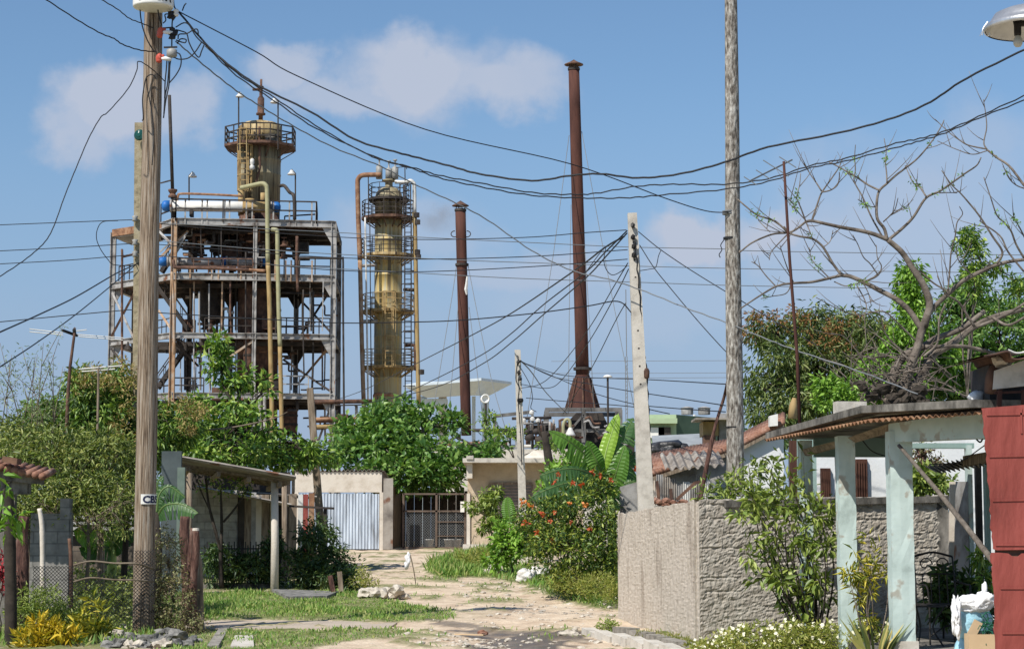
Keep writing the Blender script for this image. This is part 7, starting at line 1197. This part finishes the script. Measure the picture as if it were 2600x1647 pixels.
tree('mixed_tree', 'mid green tree filling the gap behind the bare tree at right', 'tree', gb(2480, 50), [E(2440, 900, 50, 110, 80, 1.3), E(2540, 850, 50, 90, 80, 1.3), E(2390, 985, 49, 110, 50, 1.0), E(2500, 990, 49, 100, 60, 1.1), E(2600, 780, 51, 60, 70, 1.0), E(2470, 760, 51, 60, 50, .8), E(2580, 930, 50, 60, 60, 1.0), E(2350, 930, 49, 80, 80, 1.0), E(2430, 800, 51, 80, 60, .9), E(2560, 1000, 48, 80, 50, .8)], 700, 22, .24, .17, l_almond, m_trunkd, .14, .38, .4, inner=.5)
tree('tall_sprig', 'leafy upright sprig standing above the bare branches at right', 'tree', gb(2470, 45), [E(2462, 605, 45, 18, 30, .25), E(2475, 635, 45, 30, 35, .35), E(2468, 690, 45, 22, 30, .3), E(2440, 620, 45, 15, 14, .2), E(2470, 730, 45, 18, 35, .2), E(2540, 680, 45.5, 28, 30, .3), E(2580, 720, 45.5, 30, 30, .3)], 95, 18, .14, .15, l_broad, m_trunk, .05, .3, .3)
# bare tree
YB_ = 36.0; t = thing('bare_tree', 'leafless spreading tree with curving grey branches behind the porch roof', 'tree', V(P(2290, 1100, YB_).x, YB_, GZ(YB_))); mb = MB(); buds = []
def br(pts, w0, w1, Y0=YB_, dY=0.0, wob=.0):
    q = spline([P(x, y, Y0 + dY * i / max(1, len(pts) - 1)) for i, (x, y) in enumerate(pts)], 6); n = len(q); mb.tube(q, [(w0 + (w1 - w0) * i / (n - 1)) * S(Y0) / 2 for i in range(n)], 7); return q
br([(2285, 1370), (2280, 1150), (2285, 1060), (2290, 1000)], 66, 36); br([(2245, 1080), (2262, 985), (2275, 935), (2300, 900), (2345, 880), (2375, 860), (2440, 835), (2500, 790)], 28, 13, dY=.5); br([(2290, 1000), (2312, 930), (2330, 880), (2345, 820)], 27, 20); br([(2300, 1010), (2345, 945), (2370, 900), (2420, 870), (2480, 825), (2540, 800), (2610, 782)], 27, 13, dY=.7)
br([(2345, 830), (2361, 775), (2350, 735), (2335, 706), (2318, 682), (2290, 640), (2255, 609)], 21, 14); q = br([(2255, 609), (2220, 595), (2185, 586), (2140, 578), (2099, 569), (2062, 561), (2046, 563)], 12, 7)
for pts, w0, w1, b in (([(2062, 561), (2066, 546), (2075, 520), (2086, 490), (2110, 455), (2129, 427), (2140, 402)], 10, 4, 0), ([(2086, 488), (2108, 483), (2126, 470), (2131, 450), (2131, 437)], 7, 4, 0), ([(2086, 485), (2070, 460), (2056, 440), (2041, 415)], 7, 3, 0), ([(2046, 563), (2020, 583), (1999, 591), (1960, 595), (1910, 616), (1880, 639), (1878, 636)], 10, 6, 0), ([(2000, 591), (1985, 575), (1965, 560), (1923, 546), (1895, 525), (1873, 506)], 9, 6, 1), ([(1955, 589), (1932, 566), (1925, 556), (1923, 536)], 4, 2, 0), ([(2046, 563), (2036, 535), (2028, 515), (2023, 500), (2030, 470), (2033, 440)], 7, 3, 1), ([(2046, 560), (2028, 540), (2012, 515), (2002, 500)], 5, 2, 1), ([(2047, 565), (2055, 585), (2063, 606)], 6, 4, 0),
                       ([(2252, 605), (2245, 580), (2228, 556), (2226, 520), (2232, 486), (2252, 466), (2275, 445), (2295, 430), (2332, 400), (2369, 355), (2391, 319), (2397, 305)], 15, 4, 0), ([(2232, 483), (2205, 470), (2175, 450), (2150, 436), (2132, 425), (2105, 412)], 9, 5, 1), ([(2252, 464), (2251, 440), (2248, 410), (2250, 385), (2245, 352)], 7, 3, 1), ([(2256, 609), (2292, 579), (2320, 550), (2351, 503), (2385, 486), (2420, 462), (2451, 440), (2480, 420), (2491, 400)], 14, 5, 1), ([(2352, 500), (2335, 475), (2318, 463), (2298, 420)], 8, 3, 1), ([(2385, 490), (2410, 489), (2430, 490)], 5, 3, 0), ([(2240, 600), (2212, 550), (2190, 500), (2169, 460), (2172, 430), (2170, 400), (2172, 368)], 8, 3, 0), ([(2243, 563), (2262, 545), (2273, 530), (2280, 503)], 6, 3, 0), ([(2270, 535), (2290, 532), (2307, 529)], 4, 2, 0), ([(2222, 526), (2200, 522), (2178, 506)], 5, 2, 1),
                       ([(2340, 835), (2310, 790), (2275, 759), (2235, 738), (2199, 719), (2160, 702), (2136, 699)], 27, 15, 0), ([(2136, 699), (2106, 706), (2060, 716), (2013, 719), (1973, 726), (1930, 750), (1880, 783)], 14, 6, 0), ([(2136, 698), (2115, 670), (2099, 642), (2085, 622), (2062, 606), (2030, 600), (2003, 591), (1990, 575)], 12, 8, 0), ([(1999, 595), (1975, 620), (1958, 640), (1953, 660)], 6, 3, 0), ([(2175, 708), (2200, 712), (2229, 699), (2238, 676), (2228, 655), (2225, 622)], 8, 3, 0), ([(2229, 697), (2210, 670), (2192, 652), (2178, 620), (2165, 596)], 6, 3, 0), ([(2118, 715), (2150, 726), (2190, 715), (2229, 700)], 5, 4, 1), ([(2110, 710), (2090, 690), (2062, 660), (2055, 628)], 6, 3, 1), ([(1970, 727), (1945, 700), (1925, 675), (1908, 664)], 6, 2, 0), ([(2015, 718), (2003, 690), (1992, 660), (1980, 622)], 6, 3, 0), ([(2010, 722), (1995, 745), (1960, 752), (1932, 758)], 5, 3, 0), ([(2090, 628), (2108, 612), (2115, 585)], 5, 2, 0), ([(2176, 725), (2195, 760), (2200, 785), (2190, 810)], 6, 3, 0), ([(2190, 715), (2205, 745), (2212, 775)], 5, 3, 0),
                       ([(2350, 830), (2361, 792), (2411, 742), (2451, 709), (2490, 690), (2531, 672), (2570, 663), (2610, 658)], 24, 14, 0), ([(2411, 742), (2371, 719), (2340, 692), (2318, 682)], 8, 6, 0), ([(2407, 738), (2411, 690), (2415, 640), (2425, 600), (2430, 565), (2444, 543), (2436, 524)], 8, 3, 0), ([(2470, 700), (2444, 675), (2430, 650), (2430, 620)], 6, 3, 0), ([(2531, 670), (2545, 640), (2520, 600), (2488, 550), (2460, 515), (2438, 490), (2415, 468), (2391, 433)], 11, 4, 0), ([(2600, 655), (2580, 620), (2567, 586), (2550, 565), (2531, 546), (2515, 500), (2498, 450)], 10, 4, 1), ([(2600, 690), (2560, 640), (2540, 600), (2500, 570), (2487, 560)], 9, 5, 0), ([(2610, 620), (2590, 580), (2575, 555), (2570, 550)], 7, 4, 1), ([(2620, 490), (2600, 470), (2564, 423), (2531, 400), (2506, 380)], 13, 8, 0), ([(2506, 380), (2498, 362), (2505, 325), (2503, 292), (2497, 253)], 7, 3, 0), ([(2506, 379), (2459, 369), (2435, 355), (2413, 339), (2374, 303)], 7, 3, 0), ([(2506, 383), (2470, 392), (2430, 380), (2380, 358)], 5, 3, 0), ([(2605, 480), (2580, 470), (2560, 450), (2545, 415)], 6, 3, 0),
                       ([(2350, 880), (2380, 880), (2431, 878), (2481, 885), (2531, 900), (2560, 925)], 20, 12, 0), ([(2475, 830), (2440, 775), (2425, 760), (2400, 745), (2380, 700)], 12, 5, 0), ([(2520, 805), (2560, 825), (2610, 800)], 14, 10, 0), ([(2480, 830), (2530, 810), (2570, 790), (2610, 765)], 16, 12, 0), ([(2330, 870), (2280, 820), (2240, 790), (2180, 800), (2130, 785), (2072, 755)], 8, 3, 0), ([(2300, 900), (2250, 850), (2235, 800), (2210, 790)], 8, 3, 0), ([(2330, 930), (2250, 960), (2200, 990), (2180, 1025)], 12, 5, 0), ([(2300, 1000), (2330, 1000), (2380, 985), (2440, 1000), (2470, 1015)], 14, 6, 0), ([(2340, 960), (2400, 975), (2450, 1010)], 10, 4, 0), ([(2270, 1040), (2230, 1000), (2200, 930), (2150, 860), (2110, 845)], 8, 3, 0), ([(2260, 1030), (2190, 960), (2150, 930), (2070, 905)], 7, 3, 0), ([(2270, 1020), (2215, 940), (2200, 870), (2195, 800)], 7, 3, 0), ([(2250, 1020), (2180, 985), (2120, 950), (2080, 930)], 6, 3, 0), ([(2345, 905), (2380, 870), (2385, 810), (2400, 770)], 12, 6, 0), ([(2360, 895), (2400, 950), (2440, 980)], 10, 4, 0)):
    q = br(pts, w0 * .6, max(w1 * .62, 2.0), dY=random.uniform(-.5, .5)); 
    if b or random.random() < .25: buds += [q[int(len(q) * f_)] for f_ in ((.45, .52, .6, .7) if b else (.8,))]
    for k in range(3):
        i = random.randint(2, len(q) - 2); d = (q[i] - q[i - 1]).normalized() * .6 + V(random.uniform(-1, 1), random.uniform(-.4, .4), random.uniform(-.2, 1)); d *= random.uniform(1, 3); mb.tube([q[i], q[i] + d * .07, q[i] + d * .13 + V(0, 0, .02), q[i] + d * .19 + V(0, 0, .07)], [.008, .007, .005, .003], 4)
for k in range(150):
    a = P(random.gauss(2275, 55), random.uniform(900, 1040), YB_ + random.uniform(-.6, .4)); d = V(random.uniform(-1, 1), random.uniform(-.3, .3), random.uniform(-.35, .8)); L = random.uniform(.35, 1.1); mb.tube(spline([a, a + d * L * .5 + V(0, 0, .05), a + d * L], 3), [.014, .012, .010, .009, .008, .006, .004], 4)
mb.build('branches', m_trunk, t, True); leaf_obj('foliage', clump_leaves([(p, .045) for p in buds], 9, .06, .5, .1), l_bright, t)
mb = MB()
for i in range(26): mb.rock(P(random.uniform(2180, 2350), random.uniform(980, 1060), 35.5), (.12, .1, .09), i, 2, .9)
mb.build('gnarled_base', m_trunkd, t)
# oleander in front of the wall
stems('tall_shrub', 'tall leafy shrub growing in front of the rough wall and porch pillars', 'shrub', V(P(2058, 1600, 29.0).x, 28.6, -.05), [P(x, y, 28.6 + random.uniform(-.5, .35)) for x, y in ((1900, 1180), (1935, 1160), (1980, 1150), (1960, 1210), (2010, 1190), (1900, 1250), (1880, 1300), (2035, 1215), (1995, 1270), (1930, 1340), (2050, 1250), (2010, 1330), (2065, 1240), (2110, 1270), (2095, 1340), (1895, 1400), (1960, 1420), (1990, 1500), (2060, 1420), (1900, 1220), (1940, 1250), (1870, 1210), (2040, 1160), (1965, 1320))], .018, l_shrub, m_trunkd, .165, .33, 5, .12, 2, .45, .70, .10, subl=.10)
stems('side_shrub', 'shrub with narrow leaves climbing over the top of the rough wall', 'shrub', V(P(1930, 1400, 33).x, 32.8, 0.1), [P(x, y, 32.6) for x, y in ((1840, 1215), (1870, 1190), (1900, 1175), (1930, 1165), (1960, 1180), (1990, 1200), (1850, 1240), (1800, 1225), (1780, 1232))], .02, l_shrub, m_trunkd, .14, .30, 10, .1, 4, .3, .6, .11, subl=.12)
stems('yellow_shrub', 'slender shrub with narrow yellow variegated leaves before the middle pillar', 'shrub', V(P(2212, 1610, 26.6).x, 26.6, 0), [P(x, y, 26.5) for x, y in ((2205, 1360), (2170, 1400), (2225, 1400), (2190, 1430), (2150, 1440), (2235, 1440), (2210, 1470), (2240, 1385), (2160, 1470))], .014, l_croton2, m_trunk, .14, .14, 8, .04, 1, .25, .8, .06, subl=.06)
t = thing('sword_plant', 'spiky sword leaved plant with yellow edged blades by the front pillar', 'plant', V(P(2222, 1640, 25.4).x, 25.2, 0)); mb = MB(); bp_ = V(P(2222, 1640, 25.3).x, 25.3, .0)
for k in range(26):
    q = random.uniform(0, 6.28); tl = random.uniform(.12, .75); L = random.uniform(.5, .78); d = V(math.cos(q) * tl * .8, math.sin(q) * tl * .6, 1).normalized(); b0 = bp_ + V(math.cos(q) * .06, math.sin(q) * .06, 0); s2 = d.cross(V(math.cos(q + 1), math.sin(q + 1), .1)).normalized(); pts = [b0, b0 + d * L * .5, b0 + d * L + V(d.x * .1, d.y * .1, -.04)]; w = .026
    mb.add([pts[0] - s2 * w * .7, pts[0] + s2 * w * .7, pts[1] - s2 * w, pts[1] + s2 * w, pts[2]], [(0, 1, 3, 2), (2, 3, 4)])
mb.build('blades', l_sans, t)
t = thing('daisy_bed', 'bed of small white daisies along the front of the rough wall', 'flower bed', V(3.6, 28.3, 0)); fc = []; wc = []
for k in range(360):
    x = random.uniform(1745, 2275); y0 = 1640 - 62 * math.sin(min(1, max(0, (x - 1745) / 230)) * math.pi / 2); y = random.uniform(y0, 1665); Y = random.uniform(27.2, 28.6); p = P(x, y, Y); p.z = max(p.z, -.08); fc.append((p - V(0, 0, .03), .09))
    if random.random() < .5: wc.append(p + V(0, -.03, .05))
for k in range(120): x = random.uniform(1760, 2270); fc.append((V(P(x, 1640, 28.2).x, 28.2 + random.uniform(-.5, .3), random.uniform(-.05, .1)), .12))
leaf_obj('foliage', clump_leaves(fc, 18, .07, .4, .0), l_weed, t)
vs = []
for p in wc:
    nrm = Vector((random.uniform(-.5, .3), -1, random.uniform(.3, 1.2))).normalized(); a = nrm.orthogonal().normalized(); b = nrm.cross(a); r_ = random.uniform(.018, .032)
    for i in range(6): q = i * math.pi / 3; d = a * math.cos(q) + b * math.sin(q); s2 = nrm.cross(d) * r_ * .5; vs += [p, p + d * r_ * .6 + s2, p + d * r_, p + d * r_ * .6 - s2]
o = leaf_obj('petals', np.array([tuple(v) for v in vs]), l_petalw, t); o['kind'] = 'stuff'
mb = MB(); mb.bar(V(2.95, 28.0, .0), V(5.0, 26.6, .0), .12, .14); one('bed_edging', 'white painted concrete edging in front of the daisies', 'edging', mb, m_whitem)
for x, y, Y, l in ((2395, 1500, 28.4, 'shade loving potted plant behind the iron chair'), (2465, 1520, 28.0, 'large leaved plant in the dark corner right of the iron chair')): tree('porch_plant', l, 'plant', V(P(x, 1600, Y).x, Y, .22), [E(x, y - 20, Y, 45, 40, .3), E(x + 10, y + 30, Y, 40, 45, .3)], 50, 12, .1, .17, l_dark, m_trunkd, .015, .42, .4)
tree('fern', 'fern like fronds lit beside the porch doorway', 'plant', V(P(2490, 1600, 26.2).x, 26.2, .22), [E(2490, 1420, 26.2, 18, 28, .2), E(2500, 1460, 26.2, 14, 22, .2)], 16, 14, .08, .13, l_broad, m_trunkd, .012, .25, .5)
tree('garden_shrub', 'leafy shrub behind the wall seen through the porch opening', 'shrub', gb(2360, 33.6), [E(2340, 1215, 33.6, 40, 30, .4), E(2390, 1230, 33.6, 35, 22, .3), E(2325, 1245, 33.6, 25, 25, .3)], 80, 18, .12, .13, l_shrub, m_trunkd, .03, .42, .3)
tree('old_trunk', 'creeper covered old trunk seen under the porch beam', 'tree trunk', gb(2340, 34.6), [E(2340, 1155, 34.6, 40, 40, .3), E(2370, 1190, 34.6, 30, 35, .3)], 70, 10, .12, .08, l_tangle, m_trunkr, .22, .4, .4)
mb = MB(); mb.rock(P(2410, 1146, 36.3), (.24, .16, .16), 6, 3, .4); one('roof_debris', 'pale broken slab lodged above the inner awning', 'slab', mb, m_conc)
for k in range(1): tree('distant_wood', 'low dark treeline beyond the green building', 'trees', gb(2000, 140), [E(1950, 1120, 140, 60, 20, 3), E(1870, 1130, 140, 60, 16, 3)], 80, 30, .7, .4, l_dark, m_trunkd, .1)
tree('low_shrubs', 'low green shrubs growing around the pipe rack', 'shrubs', gb(1300, 118), [E(1250, 1098, 118, 20, 14, .8), E(1290, 1100, 118, 40, 10, .8), E(1240, 1056, 120, 22, 20, .6), E(1410, 1130, 118, 40, 12, .8)], 60, 16, .3, .25, l_broad, m_trunkd, .06, .45, .2)
# =================================================================== WIRES
wire('thin upper wire from the transformer pole to the tall grey pole', [(450, 28, 32.5), (650, 132, 33.3), (756, 194, 33.7), (1080, 329, 35), (1447, 416, 36), (1685, 502, 36.6), (1790, 535, 36.9), (1850, 540, 36.85)], 3.6)
wire('thickest black cable sagging across the whole picture', [(450, 26, 32.5), (521, 110, 32.5), (578, 163, 32.4), (660, 220, 32.3), (790, 285, 32.2), (900, 354, 32.1), (1000, 385, 32), (1066, 402, 32), (1151, 424, 31.9), (1218, 442, 31.8), (1350, 459, 31.6), (1449, 446, 31.4), (1527, 442, 31.3), (1619, 452, 31.2), (1725, 442, 31), (1838, 413, 30.8), (1950, 374, 30.5), (2137, 336, 30.2), (2270, 299, 30), (2363, 259, 29.8), (2457, 198, 29.5), (2640, 108, 29)], 6.5, wob=.004)
wire('upper strand of the twisted pair below the thickest cable', [(521, 114, 32.6), (600, 185, 32.6), (699, 250, 32.6), (800, 318, 32.6), (946, 398, 32.5), (1046, 425, 32.5), (1113, 445, 32.5), (1218, 465, 32.5), (1350, 489, 32.5), (1449, 494, 32.5), (1512, 491, 32.5), (1619, 473, 32.4), (1725, 468, 32.3), (1838, 468, 32.2), (1950, 454, 32), (2060, 420, 31.8), (2148, 402, 31.6), (2275, 364, 31.4), (2336, 352, 31.3), (2402, 332, 31.2), (2501, 289, 31), (2640, 225, 30.5)], 4.2, wob=.008)
wire('lower strand of the twisted pair below the thickest cable', [(521, 116, 32.7), (600, 192, 32.7), (699, 258, 32.7), (800, 325, 32.7), (946, 396, 32.7), (1046, 428, 32.7), (1113, 451, 32.7), (1218, 474, 32.7), (1350, 496, 32.7), (1491, 503, 32.7), (1600, 502, 32.6), (1682, 495, 32.6), (1838, 481, 32.4), (1950, 461, 32.2), (2060, 426, 32), (2148, 409, 31.8), (2275, 375, 31.6), (2336, 358, 31.5), (2402, 337, 31.4), (2501, 294, 31.2), (2640, 240, 30.7)], 4.2, wob=.008)
wire('pale service wire running down from the transformer pole past the tower top', [(446, 105, 32.6), (490, 143, 33), (551, 193, 33.4), (609, 237, 34), (663, 271, 34.6), (734, 314, 35.2), (846, 374, 36), (968, 423, 36.8), (1051, 467, 37.2), (1162, 518, 37.6), (1240, 560, 38), (1350, 636, 38.2), (1453, 687, 38.3), (1546, 709, 38.2), (1641, 741, 38.1), (1743, 782, 37.6), (1842, 818, 37), (1948, 861, 36.4), (2033, 893, 35.6), (2192, 946, 34.4), (2330, 1000, 33.4)], 4, m_grayw, .006)
Ya, Yb = 49.8, 38.6
for l, a, b in (('top', [(0, 571), (180, 564), (336, 558)], [(360, 558), (442, 572), (645, 588), (900, 604), (1060, 608), (1184, 607), (1350, 602), (1484, 591), (1590, 584)]), ('middle', [(0, 637), (180, 628), (342, 618)], [(360, 618), (408, 621), (650, 640), (850, 654), (1073, 658), (1350, 651), (1593, 634)]), ('bottom', [(0, 670), (180, 660), (345, 646)], [(360, 645), (402, 649), (650, 669), (850, 686), (1060, 690), (1350, 677), (1593, 658)])):
    wire(f'{l} line wire leaving the left edge for the hidden mossy pole', [(x, y, Ya + (1 - i / 2) * 2) for i, (x, y) in enumerate(a)], 2.6, m_black); wire(f'{l} line wire from the mossy pole to the pale concrete pole', [(x, y, Ya + (Yb - Ya) * (x - 360) / 1235) for x, y in b], 2.6, m_black)
for l, q in (('upper', [(408, 566), (650, 580), (850, 590), (1060, 602), (1350, 616), (1593, 627), (1835, 632), (1880, 636), (2200, 642), (2640, 648)]), ('second', [(408, 612), (650, 632), (850, 645), (1184, 661), (1350, 667), (1593, 675), (1839, 681), (2200, 688), (2640, 694)]), ('third', [(404, 649), (690, 672), (850, 682), (1060, 693), (1162, 699), (1350, 708), (1607, 716), (1839, 724), (2200, 731), (2640, 738)])): wire(f'{l} long distribution wire passing behind the bare tree', [(x, y, 52 + 6 * x / 2600) for x, y in q], 2.4, m_grayw)
wire('single dark wire from the left edge crossing below the tower platforms', [(0, 817, 51), (286, 790, 50.3), (341, 787, 50), (420, 795, 49.5), (779, 816, 46), (900, 820, 45), (1024, 818, 44), (1166, 813, 42.6), (1350, 796, 40.8), (1491, 777, 39.5), (1569, 765, 38.8), (1605, 795, 38.4)], 3.4)
wire('heavy cable dropping from the mossy pole to the left edge', [(352, 668, 49.8), (310, 687, 48), (281, 702, 46.8), (190, 755, 43), (96, 800, 39), (0, 843, 35)], 4.4); wire('second cable dropping steeply to the left edge below the heavy one', [(345, 672, 49.8), (292, 717, 47), (190, 800, 43), (90, 872, 38), (0, 931, 34)], 3.6)
wire('upper left cable sagging from the picture top to the pole', [(100, -12, 31), (118, 0, 31), (198, 52, 31.5), (256, 85, 31.9), (289, 98, 32.1), (311, 113, 32.2), (353, 127, 32.4), (392, 132, 32.55)], 4, wob=.004); wire('short cable from the picture top just left of the transformer', [(245, -12, 31), (259, 0, 31.2), (300, 25, 31.6), (328, 47, 32), (358, 59, 32.3), (390, 72, 32.5)], 3.6, wob=.004)
wire('loose cable curving down the sky left of the wooden pole', [(419, 207, 32.5), (385, 175, 32.4), (352, 156, 32.3), (347, 180, 32.2), (325, 226, 32), (275, 284, 31.6), (256, 298, 31.4), (226, 350, 31.2), (196, 420, 31), (165, 496, 30.8), (138, 571, 30.6), (118, 609, 30.5), (91, 637, 30.3), (50, 669, 30.1), (-10, 708, 29.8)], 3.4, wob=.003)
wire('drooping jumper loop beside the far left steel column', [(300, 560, 49.6), (262, 563, 49.5), (248, 580, 49.5), (245, 605, 49.5), (255, 632, 49.5), (275, 660, 49.5), (290, 672, 49.5), (340, 675, 49.7)], 2.6)
wire('paired cable from the pale concrete pole down to the beige house, upper', [(1592, 586, 38.5), (1535, 642, 40), (1488, 690, 42), (1378, 775, 48), (1300, 845, 53), (1224, 900, 58), (1099, 965, 66), (1000, 1010, 74)], 3.4); wire('paired cable from the pale concrete pole down to the beige house, lower', [(1592, 592, 38.5), (1535, 655, 40), (1488, 705, 42), (1378, 800, 48), (1300, 868, 53), (1224, 924, 58), (1099, 985, 66), (900, 1030, 76)], 3.4)
wire('single cable from the pale pole to the structure pipe bridge', [(1585, 600, 38.5), (1535, 629, 41), (1457, 688, 46), (1300, 794, 58), (1199, 850, 68), (1064, 919, 85), (925, 989, 110), (850, 1016, 130)], 3.2); wire('short hooked cable loop left of the pale concrete pole', [(1488, 690, 40), (1535, 629, 39.2), (1533, 660, 39), (1540, 685, 39), (1555, 698, 39), (1575, 690, 38.8), (1592, 675, 38.6)], 2.6)
for k, (a, q) in enumerate((('first', [(1594, 668, 38.5), (1560, 725, 41), (1491, 840, 48), (1413, 940, 55), (1370, 975, 58), (1322, 985, 61.8)]), ('second', [(1596, 683, 38.5), (1565, 745, 41), (1500, 860, 48), (1430, 960, 56), (1390, 985, 59), (1322, 975, 61.8)]), ('third', [(1588, 770, 38.5), (1560, 820, 41), (1500, 938, 47), (1430, 1050, 54)]))): wire(f'{a} slanting cable from the pale concrete pole to the distant slim pole', q, 2.6, m_black)
for a, q in (('upper', [(1621, 588, 38.4), (1675, 632, 38.2), (1750, 683, 38), (1839, 738, 37.6), (1880, 762, 37.2), (1966, 815, 36.5), (2080, 880, 35.5)]), ('lower', [(1624, 622, 38.4), (1661, 680, 38.2), (1702, 731, 38), (1770, 812, 37.6), (1839, 888, 37.2), (1860, 905, 37.1)])): wire(f'{a} cable sloping right from the pale concrete pole behind the grey pole', q, 3)
wire('short looping jumper right of the pale concrete pole', [(1626, 687, 38.3), (1650, 683, 38.2), (1665, 678, 38.2), (1672, 650, 38.2), (1678, 636, 38.2)], 2.4)
for a, q in (('top', [(1322, 918, 61.8), (1402, 946, 58), (1464, 956, 55), (1539, 960, 52), (1641, 963, 48), (1846, 975, 38)]), ('middle', [(1324, 917, 61.8), (1402, 955, 58), (1501, 975, 53), (1607, 994, 48), (1651, 1000, 46), (1842, 1029, 38)]), ('bottom', [(1326, 920, 61.8), (1412, 958, 58), (1501, 995, 53), (1604, 1024, 48), (1700, 1035, 44), (1842, 1045, 38)]), ('lowest', [(1336, 1010, 61.8), (1430, 1018, 58), (1604, 1032, 50), (1700, 1050, 45)])): wire(f'{a} wire fanning right from the distant slim pole', q, 2.6, m_black)
wire('wire dropping from the distant slim pole to the furnace', [(1322, 915, 61.8), (1350, 945, 75), (1390, 1000, 95), (1440, 1050, 125)], 2.8); wire('drooping bundle of loose wires right of the distant slim pole', [(1320, 930, 61.7), (1345, 975, 61.5), (1352, 1010, 61.5), (1348, 1035, 61.5), (1362, 1045, 61.5)], 2.2)
for a, y in (('upper', 917), ('middle', 948), ('lower', 960)): wire(f'{a} hair thin far power line crossing the sky at right', [(1400, y, 220), (1850, y - 2, 220), (2120, y - 6, 220), (2650, y - 12, 220)], 1.4, m_grayw)
# thin lattice radio mast and lamp post far behind
t = thing('radio_mast', 'thin distant lattice mast left of the pale concrete pole', 'mast', P(1592, 1050, 170)); mb = MB()
for dx in (-2.2, 2.2): mb.bar(V(P(1592 + dx, 1060, 170).x, 170, GR), P(1590 + dx, 905, 170), .06, .06, V(0, 1, 0))
for k in range(14): mb.bar(P(1590, 1050 - k * 10, 170), P(1594, 1045 - k * 10, 170), .05)
mb.build('lattice', m_grayw, t); mb = MB(); mb.bar(P(1591, 905, 170), P(1589, 735, 170), .07, .07, V(0, 1, 0)); mb.build('spire', m_grayw, t)
t = thing('lamp_post', 'slim lamp post with a white cap right of the tallest stack base', 'lamp', P(1544, 1060, 122)); mb = MB(); mb.tube([V(P(1545, 1080, 122).x, 122, GR), P(1543, 958, 122)], .07, 6); mb.build('post', m_dark, t); mb = MB(); mb.lathe(P(1543, 957, 122), [(.3, 0), (.2, .1), (.02, .14)], 12); mb.build('lamp_head', m_white, t, True)
